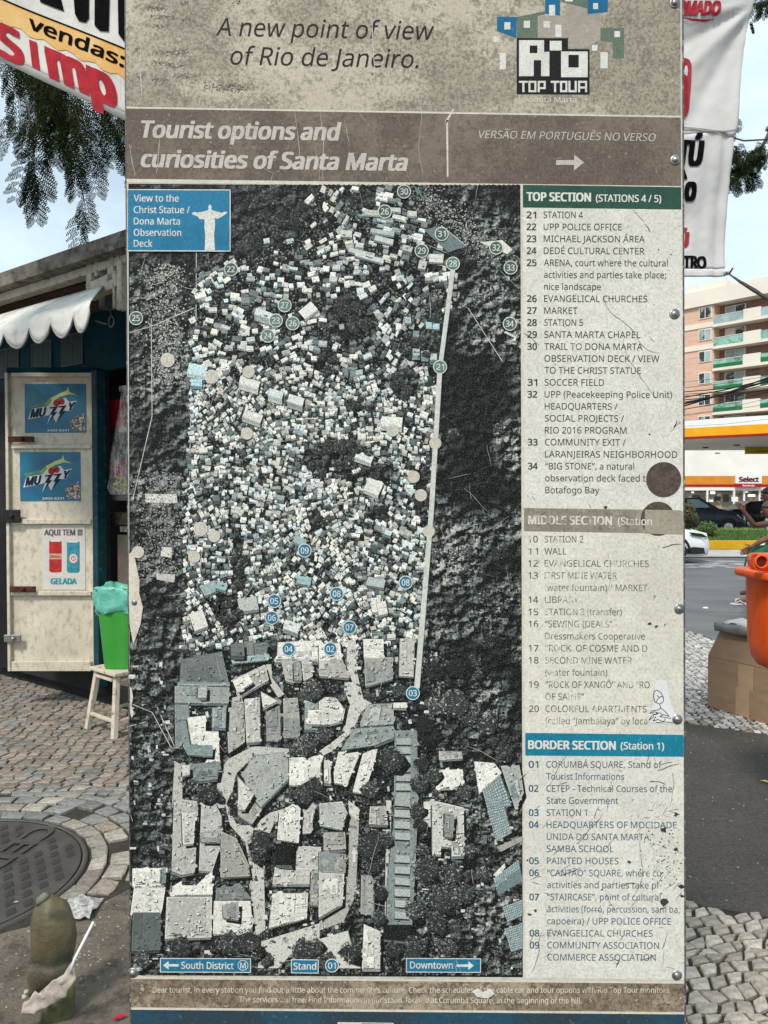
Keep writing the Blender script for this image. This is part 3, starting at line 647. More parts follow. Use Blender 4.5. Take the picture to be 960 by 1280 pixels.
for (z, x, y, r, lum) in ((4,330,550,17,.26),(4,230,690,11,.24),(6,230,220,16,.27),(6,240,290,13,.25),(6,300,180,10,.25),(6,490,320,18,.27),(6,600,340,15,.3),(6,560,450,18,.25),(6,440,500,14,.3),(6,540,570,14,.28),(6,660,430,14,.26),(6,280,430,9,.22),(6,270,540,10,.22),(6,450,50,10,.2),(6,460,110,9,.2),(6,470,230,9,.24),(6,690,230,9,.25),(6,760,340,10,.32),(6,430,680,16,.2),(6,340,690,11,.2),(6,590,680,12,.24),(6,140,700,14,.22),(6,30,740,12,.2),(5,670,200,16,.26),(5,660,260,12,.24),(5,520,680,16,.22),(5,600,680,18,.26),(5,640,720,12,.24),(5,280,700,16,.16),(5,110,760,11,.34),(5,700,760,9,.3),(5,880,720,14,.3),(5,930,700,12,.28),(3,420,730,13,.28),(3,470,750,8,.26),(3,900,500,14,.3),(3,860,510,12,.28),(3,920,240,14,.36),(3,880,740,13,.2),(3,930,700,12,.18),(4,20,430,12,.3),(4,620,290,18,.42),(4,540,300,12,.35),(4,690,340,14,.3),(4,770,390,13,.34),(4,850,520,12,.2),(4,640,120,16,.05),(4,530,140,12,.07),(4,480,390,12,.06),(4,500,440,14,.05),(4,470,570,10,.24),(4,520,620,11,.26),(4,460,660,12,.24),(4,660,700,11,.24),(6,0,0,0,0)):
    if r: q = zc(z, x, y); tree(q[0], q[1], r, lum * 1.15, 1.0)
for i in range(46):
    q = (R.uniform(598, 645), R.uniform(1130, 1210)) if i % 2 else (R.uniform(560, 600), R.uniform(1040, 1120)); blob(q[0], q[1], R.uniform(.5, 1), tone(.2), 4)
pm.build('aerial_picture', m_mapc, sign, kind='stuff')

# cable line, badges, boxes
m_white = grunge('white_print', (.66, .65, .60), (.38, .36, .32), (.72, .7, .66), 30, 120, 300, kc=.3, kb=.3)
m_cable = grunge('cable_print', (.56, .58, .53), (.38, .40, .36), (.66, .66, .62), 30, 120, 300, kc=.3, kb=.3)
m_bgreen = grunge('badge_green', (.07, .125, .105), (.03, .05, .045), (.2, .27, .24), 60, 150, 300)
m_bteal = grunge('badge_teal', (.12, .22, .19), (.06, .11, .10), (.3, .38, .35), 60, 150, 300)
m_bblue = grunge('badge_blue', (.022, .17, .29), (.012, .08, .13), (.1, .3, .4), 60, 150, 300, kc=.4)
m_bcream = grunge('badge_worn', (.56, .52, .44), (.36, .32, .26), (.7, .68, .6), 60, 150, 300)
strip('cable_line', [[(563.2, 336), (569, 336), (553.2, 456), (547.6, 456)], [(547, 455), (553.2, 455), (542.2, 640), (536, 640)], [(536, 640), (542.2, 640), (524.5, 860), (517.5, 860)]], m_cable, .0021)
def disc(mb, u, v, r, off, n=24, r0=0, P=None):
    P = P or globals()['P']
    if r0: 
        for k_ in range(n):
            a, b = 6.2832 * k_ / n, 6.2832 * (k_ + 1) / n
            mb.face([P(u + q * math.cos(t), v + q * math.sin(t), off) for q, t in ((r0, a), (r, a), (r, b), (r0, b))])
    else: mb.face([P(u + r * math.cos(-6.2832 * k_ / n), v + r * math.sin(-6.2832 * k_ / n), off) for k_ in range(n)])
def badge(num, u, v, mat, r=8.3, tmat=None, ring=True):
    mb = MB()
    if ring: disc(mb, u, v, r + .4, .0023)
    b = MB(); disc(b, u, v, r - .7, .0025); o = b.build('number_badge', mat, sign)
    if ring: mb.build('badge_ring', m_white, o)
    if num: text(num, u - r * .60, u + r * .60, v + r * .44, r * .90, P, tmat or m_white, o, bold=.012, slope=slope(v), off=.0029)
for n_, u, v in (('30',505,240),('26',481,265),('31',552,293),('29',527,314),('32',620,310),('33',638,335),('34',637,405),('22',289,337),('25',170.5,398)): badge(n_, u, v, m_bgreen)
for n_, u, v in (('28',566,330),('27',356,382),('23',345,401),('26',366,404.5),('24',335,420),('21',550,459)): badge(n_, u, v, m_bteal)
for n_, u, v in (('09',381,688),('08',507,728),('08',421,742),('05',343,751),('06',340,772),('07',437,784),('04',361,811),('02',413,811),('03',516,866),('01',415,1206)): badge(n_, u, v, m_bblue)
m_faint = grunge('faint_print', (.68, .66, .6), (.4, .37, .3), (.75, .73, .7), 30, 120, 300)
for n_, u, v in (('19',210,450.5),('19',265,471),('',311,465),('',309,542),('',491,538),('',544,554),('',517,596),('',526,619),('',536,664),('15',251,661),('',268,670),('',243,696),('',173,690)): badge(n_, u, v, m_bcream, 8.3, m_faint, ring=bool(n_))
def arrow(x0, x1, yc, th, hw, mat, off=.0028, fn=P, left=False, name='arrow', parent=sign):
    s = -1 if left else 1; tip = x0 if left else x1; tail = x1 if left else x0; nk = tip - s * hw * 1.25
    pl = [(tail, yc - th / 2), (nk, yc - th / 2), (nk, yc - hw), (tip, yc), (nk, yc + hw), (nk, yc + th / 2), (tail, yc + th / 2)]
    return strip(name, [pl], mat, off, parent, fn)
def label_box(name, x0, y0, x1, y1, mat):
    o = strip(name, [[(x0, y0), (x1, y0 + .5), (x1, y1 + .5), (x0, y1)]], mat, .0024)
    b = MB()
    for pl in ([(x0 - 1, y0 - 1), (x1 + 1, y0 - .5), (x1 + 1, y0 + .5), (x0 - 1, y0)], [(x0 - 1, y1), (x1 + 1, y1 + .5), (x1 + 1, y1 + 1.5), (x0 - 1, y1 + 1)], [(x0 - 1, y0), (x0, y0), (x0, y1), (x0 - 1, y1)], [(x1, y0 + .5), (x1 + 1, y0 + .5), (x1 + 1, y1 + .5), (x1, y1 + .5)]): b.face([P(u, v, .0025) for u, v in pl])
    b.build('box_border', m_white, o); return o
b1 = label_box('label_box', 201.5, 1197.5, 313, 1213.5, m_bblue)
arrow(204.5, 224, 1205.6, 3, 5.4, m_white, left=True, parent=b1); text('South District', 227, 292.5, 1209.8, 8.4, P, m_white, b1, bold=.014, slope=.008)
b_ = MB(); disc(b_, 304, 1205.6, 6.6, .0027, r0=5.8); b_.build('metro_ring', m_white, b1); text('M', 300.6, 307.4, 1209.3, 7, P, m_white, b1, bold=.012)
b2 = label_box('label_box', 365, 1199, 397.5, 1214.5, m_bblue); text('Stand', 367, 395.5, 1210.8, 8.4, P, m_white, b2, bold=.014)
b3 = label_box('label_box', 508.5, 1197.5, 600, 1213.5, m_bblue); text('Downtown', 512.5, 566, 1209.4, 8.4, P, m_white, b3, bold=.014, slope=.006); arrow(570.5, 592, 1206, 3, 5.4, m_white, parent=b3)
arrow(0, 1, 0, 0, 0, m_white) if False else None
strip('arrow', [[(644,427),(640,426),(642.5,422.5),(630,416),(631.5,414),(644,420.5),(646.5,417)]], m_white, .0026)
strip('arrow', [[(529,252),(524,243),(521.5,245),(518,233),(527,240),(525,241.5),(531,250)]], m_bteal, .0026)
strip('arrow', [[(442.8,1059),(447.5,1067),(444.6,1067),(444.6,1077),(440.8,1077),(440.8,1067),(438,1067)]], m_white, .0026)
# statue box
o = strip('statue_box', [[(160.5, 238), (287.5, 238.5), (287.5, 314), (160.5, 313.5)]], m_blue, .0022)
b_ = MB()
for pl in ([(160, 237), (288.6, 237.5), (288.6, 238.7), (160, 238.2)], [(160, 313.2), (288.6, 313.7), (288.6, 315), (160, 314.5)], [(287.4, 238), (288.6, 238), (288.6, 314), (287.4, 314)]): b_.face([P(u, v, .0024) for u, v in pl])
b_.build('box_border', m_white, o)
z6 = lambda x, y: (150 + x / 3.84, 220 + y / 3.84)
sil = [(408,358),(411,290),(406,240),(408,215),(398,208),(385,210),(374,196),(352,188),(345,182),(358,175),(374,178),(400,173),(420,168),(427,160),(425,148),(433,138),(441,148),(439,160),(448,168),(470,174),(492,179),(505,173),(517,176),(508,186),(492,196),(470,208),(456,204),(457,240),(453,290),(457,358)]
strip('statue_silhouette', [[z6(*p) for p in sil]], m_white, .0026, o)
for s_, x1, vb in (('View to the', 224, 252.5), ('Christ Statue /', 237.8, 266.9), ('Dona Marta', 225.5, 281.2), ('Observation', 227, 295.3), ('Deck', 191, 309)):
    text(s_, 167.7, x1, vb, 8.4, P, m_white, o, bold=.012, slope=.004)
# headings of the sign
m_ink = grunge('black_ink', (.014, .013, .0125), (.012, .012, .011), (.035, .033, .03), 30, 120, 300)
m_titl = grunge('pale_title_ink', (.52, .47, .42), (.30, .26, .23), (.62, .58, .54), 40, 140, 300, kc=.3, kb=.4)
text('A new point of view', 270, 542.5, 44.6, 22.3, PL, m_ink, sign, bold=-.002, ital=.2, slope=.0195)
text('of Rio de Janeiro.', 288, 523, 80.6, 22.3, PL, m_ink, sign, bold=-.002, ital=.2, slope=.0195)
text('Tourist options and', 176.5, 427, 171.8, 20.5, PL, m_titl, sign, bold=.035, ital=.2, slope=.0145)
text('curiosities of Santa Marta', 176, 510, 208.5, 20.5, PL, m_titl, sign, bold=.035, ital=.2, slope=.0145)
text('VERSÃO EM PORTUGUÊS NO VERSO', 598.5, 819.5, 172.8, 9.6, PL, m_titl, sign, bold=.002, ital=.2, slope=.018)
arrow(695, 730, 203.3, 6, 10, m_titl, name='arrow', fn=PL)
strip('scratch', [[(557.6, 150), (560, 150), (560.6, 221), (558.6, 221)], [(556, 152), (566, 136.5), (567.5, 137), (558.5, 154)]], m_cream, .0012)
# logo
lg = strip('logo_block', [[(600 + x / 4.8, y / 4.8) for x, y in ((220,228),(527,230),(527,295),(657,296),(657,568),(220,566))]], m_black, .0012)
def lz(mat, rects, name, off=.0016, parent=lg):
    strip(name, [[(600 + x / 4.8, y / 4.8) for x, y in ((a, b), (c, b), (c, d), (a, d))] for a, b, c, d in rects], mat, off, parent)
lz(m_white, [(234,242,298,458),(298,242,384,274),(298,320,384,362),(344,274,384,320),(298,362,322,458),(366,362,384,458),(384,312,416,458)], 'logo_letter')
lz(m_white, [(418,246,490,304)], 'logo_letter')
lz(m_white, [(486,310,530,464),(530,310,592,330),(530,406,592,464),(592,310,646,464)], 'logo_letter')
def pix(ch, x, y, w, h, t):
    F = {'T': [(0,0,w,t),(w/2-t/2,t,w/2+t/2,h)], 'O': [(0,0,w,t),(0,h-t,w,h),(0,t,t,h-t),(w-t,t,w,h-t)], 'P': [(0,0,t,h),(t,0,w,t),(t,h*.55,w,h*.55+t),(w-t,t,w,h*.55)],
         'U': [(0,0,t,h),(w-t,0,w,h),(t,h-t,w-t,h)], 'R': [(0,0,t,h),(t,0,w,t),(t,h*.5,w,h*.5+t),(w-t,t,w,h*.5),(w-t,h*.5+t,w,h)]}[ch]
    lz(m_white, [(x + a, y + b, x + c, y + d) for a, b, c, d in F], 'logo_letter')
for ch, x, w in (('T',234,52),('O',290,48),('P',346,48),('T',424,52),('O',480,44),('U',530,50),('R',588,54)): pix(ch, x, 486, w, 68, 12)
text('Santa Marta', 662, 720.5, 128, 6.8, PL, m_cream, sign, bold=.006, slope=.01)
def lp(mat, pls, name, off): strip(name, [[(600 + x / 4.8, y / 4.8) for x, y in pl] for pl in pls], mat, off)
m_lblue = grunge('logo_blue', (.012, .13, .27), (.01, .08, .15), (.08, .25, .4), 30, 120, 300)
m_lgreen = grunge('logo_green', (.125, .17, .13), (.07, .09, .07), (.3, .33, .28), 30, 120, 300)
m_lpink = grunge('logo_pale', (.37, .33, .28), (.22, .19, .16), (.5, .47, .42), 30, 120, 300)
lp(m_lblue, [[(102,100),(222,102),(218,228),(102,188)]], 'logo_tile', .0011); lp(m_lblue, [[(390,-30),(480,-30),(480,95),(390,82)]], 'logo_tile', .0011); lp(m_lblue, [[(645,-30),(768,-30),(766,72),(645,86)]], 'logo_tile', .0011)
lp(m_lgreen, [[(222,102),(346,78),(346,226),(222,226)]], 'logo_tile', .00112); lp(m_lgreen, [[(390,66),(390,88),(300,102),(300,88)]], 'logo_tile', .0010); lp(m_lgreen, [[(482,-30),(645,-30),(645,52),(482,10)]], 'logo_tile', .0011)
lp(m_lgreen, [[(722,168),(864,168),(864,350),(798,350),(798,255),(722,242)]], 'logo_tile', .0011); lp(m_lpink, [[(346,96),(525,90),(525,226),(346,226)]], 'logo_tile', .0010)
lp(m_lpink, [[(530,20),(722,30),(722,240),(620,290),(530,288)]], 'logo_tile', .00102)
for r__ in [(146,134,182,178),(262,125,300,168),(414,30,450,95),(678,20,708,56),(806,188,840,224),(80,220,116,256),(118,318,156,418),(722,314,766,412),(672,270,704,306),(452,150,488,224),(510,-20,556,10),(380,128,420,168)]: lz(m_white, [r__], 'logo_window', .0015, sign)

# legend lettering
def worn(name, col, lo, hi, sc=170, bgc=None):
    k = NT(name); n1 = k.noise(sc, 4, .7); n2 = k.noise(35, 4, .6, loc=(5, 3, 1))
    k.b.inputs['Base Color'].default_value = (*col, 1); k.b.inputs['Roughness'].default_value = .5; k.b.inputs['Specular IOR Level'].default_value = .1
    tr = k.n.new('ShaderNodeBsdfTransparent'); mx = k.n.new('ShaderNodeMixShader')
    f = k.math('ADD', k.math('MULTIPLY', n1, .6), k.math('MULTIPLY', n2, .4))
    k.l(k.ramp(f, lo, hi), mx.inputs[0]); k.l(k.b.outputs[0], mx.inputs[1]); k.l(tr.outputs[0], mx.inputs[2]); k.l(mx.outputs[0], k.o.inputs[0]); return k.m
t_dark = worn('legend_ink', (.030, .034, .034), .56, .70)
t_mid = worn('worn_legend_ink', (.10, .095, .085), .47, .60)
t_bord = worn('blue_legend_ink', (.025, .10, .15), .55, .68)
t_white = worn('heading_ink', (.64, .63, .58), .62, .74)
t_whw = worn('worn_heading_ink', (.62, .58, .50), .50, .62)
t_foot = worn('footer_ink', (.66, .60, .50), .50, .62)
text('TOP SECTION', 658, 738.7, 251, 10.4, PL, t_white, sign, bold=.035, slope=.011); text('(STATIONS 4 / 5)', 744.7, 826.4, 252, 8.8, PL, t_white, sign, bold=.016, slope=.011)
text('MIDDLE SECTION', 660, 765, 655, 10.4, PL, t_whw, sign, bold=.035, slope=.012); text('(Station', 772, 815, 656, 9.4, PL, t_whw, sign, bold=.016, slope=.012)
text('BORDER SECTION', 660, 769.7, 935.8, 10.2, PL, t_white, sign, bold=.035, slope=.010); text('(Station 1)', 775.6, 830, 936.4, 8.8, PL, t_white, sign, bold=.016, slope=.010)
TOP = [('21','STATION 4',728.6),('22','UPP POLICE OFFICE',777),('23','MICHAEL JACKSON ÁREA',805.8),('24','DEDÉ CULTURAL CENTER',805.3),('25','ARENA, court where the cultural',834.5),('','activities and parties take place;',832.6),('','nice landscape',751),('26','EVANGELICAL CHURCHES',809),('27','MARKET',721.7),('28','STATION 5',728.6),('29','SANTA MARTA CHAPEL',800.5),('30','TRAIL TO DONA MARTA',803),('','OBSERVATION DECK / VIEW',824),('','TO THE CHRIST STATUE',801),('31','SOCCER FIELD',755),('32','UPP (Peacekeeping Police Unit)',840),('','HEADQUARTERS /',772),('','SOCIAL PROJECTS /',780),('','RIO 2016 PROGRAM',783),('33','COMMUNITY EXIT /',782),('','LARANJEIRAS NEIGHBORHOOD',846.5),('34','“BIG STONE”, a natural',792.6),('','observation deck faced t',807),('','Botafogo Bay',749)]
MID = [('10','STATION 2',729),('11','WALL',708),('12','EVANGELICAL CHURCHES',811),('13','FIRST MINE WATER',771),('','(water fountain) / MARKET',809),('14','LIBRARY',723),('15','STATION 3 (transfer)',777),('16','“SEWING IDEALS” -',771),('','Dressmakers Cooperative',806),('17','“ROCK  OF COSME AND D',809),('18','SECOND MINE WATER',790),('','(water fountain)',759),('19','“ROCK OF XANGÔ” AND “RO',812),('','OF SAINT”',730),('20','COLORFUL APARTMENTS',808),('','(called “Jambalaya” by loca',809)]
BOR = [('01','CORUMBÁ SQUARE, Stand of',827),('','Tourist Informations',780),('02','CETEP - Technical Courses of the',840),('','State Government',772.6),('03','STATION 1',733.5),('04','HEADQUARTERS OF MOCIDADE',845.6),('','UNIDA DO SANTA MARTA,',813.6),('','SAMBA SCHOOL',767),('05','PAINTED HOUSES',773),('06','“CANTÃO” SQUARE, where cu',826),('','activities and parties take pl',822.5),('07','“STAIRCASE”, point of cultural',825.5),('','activities (forró, percussion, sam ba,',849.5),('','capoeira) / UPP POLICE OFFICE',838.5),('08','EVANGELICAL CHURCHES',815.7),('09','COMMUNITY ASSOCIATION /',831.4),('','COMMERCE ASSOCIATION',819.5)]
def block(rows, v0, dv, xn, xt, mat, nb):
    for i, (n_, s_, x1) in enumerate(rows):
        v = v0 + dv * i; x0 = xt + i * .09
        if n_: text(n_, xn + i * .09, xn + i * .09 + 12.2, v, 8.1, PL, mat, sign, bold=nb, slope=.011)
        text(s_, x0, x1, v, 8.1, PL, mat, sign, slope=.004)
block(TOP, 272.6, 14.95, 658, 679.4, t_dark, .016)
block(MID, 677.8, 15.14, 660, 680.5, t_mid, .004)
block(BOR, 959.3, 15.06, 660.6, 682.8, t_bord, .016)
text('Dear tourist, in every station you find out a little about the community’s culture. Check the schedules of the cable car and tour options with Rio Top Tour monitors.', 191, 838, 1240.5, 7, PL, t_foot, sign, bold=.004, slope=.0005)
text('The services are free. Find Information in our stand, located at Corumbá Square, in the beginning of the hill.', 299, 727, 1252.5, 7, PL, t_foot, sign, bold=.004, slope=.004)
# wear: scraped discs, peeled film, scratches, chips
b_ = MB(); disc(b_, 829.5, 599.5, 22, .0033, 36, P=PL); b_.build('scraped_patch', m_dotx, sign)
b_ = MB(); disc(b_, 822.5, 648.5, 21.5, .0007, 36, P=PL); b_.build('scraped_patch', m_dotx, sign)
strip('tape_film', [[(806, 637), (853, 638), (853.5, 668), (806, 667)]], grunge('old_tape', (.34, .30, .235), (.17, .14, .11), (.5, .47, .4), 25, 90, 220), .0021, fn=PL)
peel = [(45,665),(66,640),(84,735),(96,790),(94,850),(112,918),(100,1000),(66,1095),(50,1010),(44,880)]
strip('peeled_patch', [[(150 + x / 3.84, 520 + y / 3.84) for x, y in peel]], m_cream, .0026)
strip('peeled_patch', [[(163,858),(165,860),(167,872),(165,880),(168,892),(165,897),(163,890)]], m_cream, .0026)
strip('peeled_patch', [[(590,1238),(597,1234),(604,1239),(612,1234),(618,1241),(610,1247),(596,1245)]], m_white, .0031)
m_scr = M('scratch_dark', (.05, .045, .04), .6, .4, 60, 0)
m_scl = M('scratch_light', (.52, .5, .45), .6, .2, 60, 0)
def scratch(mb, p0, n, step, ang, w, wob=.25, off=.0032):
    x, y = p0; a = ang; prev = None
    for i in range(n):
        w_ = w * (.4 + .6 * math.sin(math.pi * (i + .5) / n)) * R.uniform(.6, 1.2)
        nx, ny = -math.sin(a) * w_ / 2, math.cos(a) * w_ / 2; cur = ((x + nx, y + ny), (x - nx, y - ny))
        if prev and Lx(y) + 2 < x < Rx(y) - 3: F_ = P if (y > 226 and x < 653) else PL; mb.face([F_(*prev[0], off), F_(*cur[0], off), F_(*cur[1], off), F_(*prev[1], off)])
        prev = cur; x += step * math.cos(a); y += step * math.sin(a); a += R.uniform(-wob, wob)
ms, mlt = MB(), MB()
for p0, n, st, a, w_ in (((658,967),5,3,2.4,1),((683,985),14,4,-.9,.5),((720,1055),16,3.4,-.55,.8),((690,1095),8,4,-.5,.5),((812,977),7,3.4,-.12,1.3),((822,963),9,3.5,-.2,1),((665,1215),14,4,-1.1,.7),((760,690),12,5,1.5,.4),((700,1095),9,3.5,-.35,1.1),((780,1105),6,3,-.25,1),((840,965),10,5,1.4,.5),((785,262),6,4,-1.2,.5),((791,262),6,4,.9,.6),((806,280),5,3.2,.9,1),((655,417),7,4,.45,1),((755,370),22,5,1.45,.6),((778,420),16,6,1.4,.45),((828,685),9,3,-.45,1.4),((842,534),4,3,-.9,1.6),((838,540),10,3,-.7,.6),((800,1030),20,5,1.55,.6),((757,1112),9,4,1.5,.6),((770,1045),8,4,2.2,.5),((662,1100),6,3,-.4,.6),((830,1190),6,3,1.9,.6),((770,1209),4,4,-1.2,1.3),((800,1199),7,3.5,.03,.9)):
    scratch(ms, p0, n, st, a, w_)
for i in range(60): scratch(ms, (R.uniform(660, 850), R.uniform(950, 1215)), R.randint(3, 7), R.uniform(1.5, 3.5), R.uniform(-1.4, .6), R.uniform(.3, .8))
for i in range(30): scratch(ms, (R.uniform(660, 850), R.uniform(265, 900)), R.randint(2, 5), R.uniform(1.2, 3), R.uniform(-3, 3), R.uniform(.25, .7))
for i in range(110):
    scratch(mlt, (R.uniform(162, 640), R.uniform(0, 1210)), R.randint(4, 14), R.uniform(2, 5), R.choice((1.5, 1.4, -1.2, 0, .6)) + R.uniform(-.3, .3), R.uniform(.25, .55), .12)
for p0, n, st, a, w_ in (((460,0),26,5,1.35,.9),((176,60),14,5,1.55,1),((200,172),10,5,1.7,.9),((368,135),16,5,1.5,.5),((400,140),18,5,1.45,.6),((162,180),9,5,1.4,.8)): scratch(mlt, p0, n, st, a, w_, .08)
ms.build('scratches', m_scr, sign, kind='stuff'); mlt.build('scratches', m_scl, sign, kind='stuff')
mc = MB(); ml2 = MB()
def chip(mb, u, v, r, off):
    n = 7; a0 = R.random() * 6; mb.face([PL(u + r * R.uniform(.4, 1.3) * math.cos(a0 - 6.283 * i / n), v + r * R.uniform(.3, 1) * math.sin(a0 - 6.283 * i / n), off) for i in range(n)])
for i in range(230):
    u, v = R.gauss(832, 14), R.gauss(1070, 26)
    if u < 852: chip(ml2 if i % 2 else mc, u, v, R.uniform(.5, 2.6) if i % 2 else R.uniform(.3, 1.4), .0033 + (i % 7) * 2e-5)
for u, v, r in ((845,1018,4),(829,1037,5.5),(845,1062,3.6),(815,1043,1.5),(830,1128,6),(852,1108,4),(853,1120,3),(786,1077,3),(752,1112,1.5),(659,1075,2),(669,1138,2.5),(662,1143,3),(812,780,3),(820,783,2.4),(831,781,1.6),(757,634,3),(838,318,1.2),(823,312,1.4),(694,455,1),(812,543,1.4),(834,748,1),(818,745,1.3)): chip(mc, u, v, r, .0034)
for i in range(130): chip(mc, R.uniform(660, 850), R.uniform(240, 1215), R.uniform(.25, .8), .0034)
for i in range(160): chip(mc, R.uniform(165, 640), R.uniform(2, 130), R.uniform(.25, .9), .0034)
mc.build('chips', m_scr, sign, kind='stuff'); ml2.build('chips', M('chip_pale', (.62, .59, .52), .6, .3, 100, 0), sign, kind='stuff')
# flaked strokes on the left of the header
mf = MB()
for (u, v, w_) in ((183,10,24),(186,11,18),(188,21,30),(228,25,10),(225,4,12),(190,33,20),(168,63,8),(195,66,40),(215,63,20),(205,82,24),(190,78,22),(215,96,30),(170,95,12),(190,100,20),(255,108,50),(270,112,40),(290,3,10)):
    for i in range(int(w_ * 2.2)):
        uu = u + R.uniform(0, w_); vv = v + R.gauss(0, 1.7)
        if vv > -20: chip(mf, uu, vv, R.uniform(.3, 1.3), .0009 + (i % 9) * 1e-5)
mf.build('flaked_strokes', M('flake_dark', (.12, .105, .08), .7, .4, 60, 0), sign, kind='stuff')
# sticker
st = strip('sticker', [[(819, 852), (824, 849), (833, 851), (838, 878), (845, 895), (843, 905), (812, 903), (811, 893), (817, 880)]], M('sticker_paper', (.66, .66, .66), .5, .06, 40, 0), .0035, fn=PL)
md = MB()
def pline(mb, pts, w_, off):
    for (a, b) in zip(pts, pts[1:]):
        dx, dy = b[0] - a[0], b[1] - a[1]; L = math.hypot(dx, dy) or 1; nx, ny = -dy / L * w_ / 2, dx / L * w_ / 2
        P = PL; mb.face([P(a[0] + nx, a[1] + ny, off), P(b[0] + nx, b[1] + ny, off), P(b[0] - nx, b[1] - ny, off), P(a[0] - nx, a[1] - ny, off)])
sk = lambda x, y: (640 + x / 4.174, 620 + y / 4.174)
for pl in ([(740,1020),(755,1012),(775,1025),(790,1050),(775,1045),(760,1060),(750,1075)], [(740,1020),(738,1050),(745,1075),(770,1085),(788,1075),(790,1050)], [(770,1085),(775,1105),(765,1115),(730,1120),(718,1135),(740,1125),(760,1130),(725,1150),(715,1170),(740,1150)], [(775,1105),(800,1125),(820,1150),(790,1140),(770,1150),(800,1155),(830,1160)], [(750,1150),(735,1175),(760,1165),(790,1178),(800,1160)], [(750,1182),(800,1178),(850,1185)], [(756,1040),(765,1050)], [(730,1135),(750,1140),(770,1130),(785,1140)]):
    pline(md, [sk(*p) for p in pl], .9, .0038)
md.build('sticker_drawing', m_ink, st)
# screws
for u, v in ((843,4),(844,200),(843,392.5),(849,761),(846.5,899),(846,1219),(168.5,753),(166,1216),(166,-180),(845,-180)):
    m_ = MB(); ax = Matrix.Rotation(rad(90), 3, 'X')
    m_.lathe([(.0, .0045), (.002, .0042), (.0042, .003), (.0056, .0012), (.0062, -.001)], P(u, v, .0008), 14, ax=ax)
    m_.lathe([(.0085, .0002), (.0085, .0008), (.0058, .0011)], P(u, v, .0), 16, ax=ax)
    m_.build('screw', m_steel, sign)
# ================================================================ GROUND
R = random.Random(5)
def struct(o): o['kind'] = 'structure'; return o
# road / far ground sheet
k = NT('asphalt_road'); n1 = k.noise(1.2, 5, .6); n2 = k.noise(38, 5, .8); n3 = k.noise(.35, 4, .6, (1, 4, 1), (2, 2, 2))
c = k.mix(k.ramp(n1, .3, .7), (.085, .087, .092), (.125, .127, .132)); c = k.mix(k.ramp(n3, .5, .62, 0, .5), c, (.17, .17, .17)); c = k.mix(k.ramp(n2, .55, .7, 0, .55), c, (.22, .22, .22))
k.l(c, k.b.inputs['Base Color']); k.b.inputs['Roughness'].default_value = .75; k.bump(n2, .3, .004); m_road = k.m
mb = MB(); mb.face([(-900, -200, -.07), (900, -200, -.07), (900, 1500, -.07), (-900, 1500, -.07)]); struct(mb.build('ground', M('far_ground', (.12, .12, .115), .9, .2, .3, .1, .02)))
mb = MB(); mb.face([(-70, -20, -.05), (90, -20, -.05), (90, 23.6, -.05), (-70, 23.6, -.05)]); struct(mb.build('road', m_road))
# gutter strip of pale concrete in front of the far kerb, with a dark joint
mb = MB(); mb.face([(-70, 20.8, -.045), (90, 20.8, -.045), (90, 23.55, -.045), (-70, 23.55, -.045)]); struct(mb.build('gutter_strip', M('pale_concrete', (.40, .39, .37), .85, .2, 3, .1, .003, (.25, .24, .22), (.55, .7), 1.5)))
mb = MB(); mb.face([(-70, 20.45, -.041), (90, 20.45, -.041), (90, 20.8, -.041), (-70, 20.8, -.041)]); struct(mb.build('gutter_joint', M('dark_joint', (.03, .03, .03), .9, .2, 3, 0)))
mb = MB(); mb.face([(-70, 17.6, -.046), (90, 17.6, -.046), (90, 19.6, -.046), (-70, 19.6, -.046)]); struct(mb.build('worn_lane_marking', M('worn_white_road_paint', (.30, .30, .31), .8, .25, 4, .1, .003, (.13, .13, .135), (.48, .55), 2.5)))
# pavement bed
edge = [(3.3, 9.45), (3.55, 9.3), (3.68, 8.9), (3.72, 8.5), (3.9, 7.8), (4.3, 6.8), (5.0, 5.0), (6.2, 3.0), (7.5, 0), (7.5, -3)]
bed = [(-8, -3), (-8, 9.5)] + edge
mb = MB(); mb.prism(bed[::-1], -.06, -.012); struct(mb.build('pavement_bed', M('joint_sand', (.045, .037, .030), .95, .35, 40, .5, .004)))
dl = [(-8, 2.0), (-2.4, 2.0), (-1.62, 2.60), (-1.39, 2.785), (-1.26, 2.86), (-1.138, 2.95), (-1.034, 3.10), (-.75, 3.2), (-.45, 3.2), (-.2, 3.02), (1.0, 3.06), (1.45, 2.90), (2.6, 2.6), (6.4, 2.2)]
al_top = [(-.2, 5.7), (2.12, 5.40), (2.55, 5.14), (4.9, 4.6)]
dirt = [(-8, -3), (-8, 2.0)] + dl[1:10] + [(-.2, -3)]
k = NT('trodden_dirt'); n1 = k.noise(3, 6, .65); n2 = k.noise(38, 6, .8); n3 = k.noise(11, 6, .75, loc=(3, 3, 1))
c = k.mix(k.ramp(n1, .3, .7), (.125, .095, .07), (.25, .205, .16)); c = k.mix(k.ramp(n3, .5, .6, 0, .8), c, (.075, .056, .042)); c = k.mix(k.ramp(n2, .55, .66, 0, .6), c, (.34, .30, .25))
k.l(c, k.b.inputs['Base Color']); k.b.inputs['Roughness'].default_value = .95; k.bump(k.math('ADD', n2, n3), 1.0, .02); m_dirt = k.m
mb = MB(); mb.prism(dirt[::-1], -.05, .0); struct(mb.build('dirt_ground', m_dirt))
k = NT('dark_patched_asphalt'); n1 = k.noise(2.5, 6, .65); n2 = k.noise(75, 5, .8); n3 = k.noise(34, 4, .75, loc=(3, 3, 1)); n4 = k.noise(190, 3, .7)
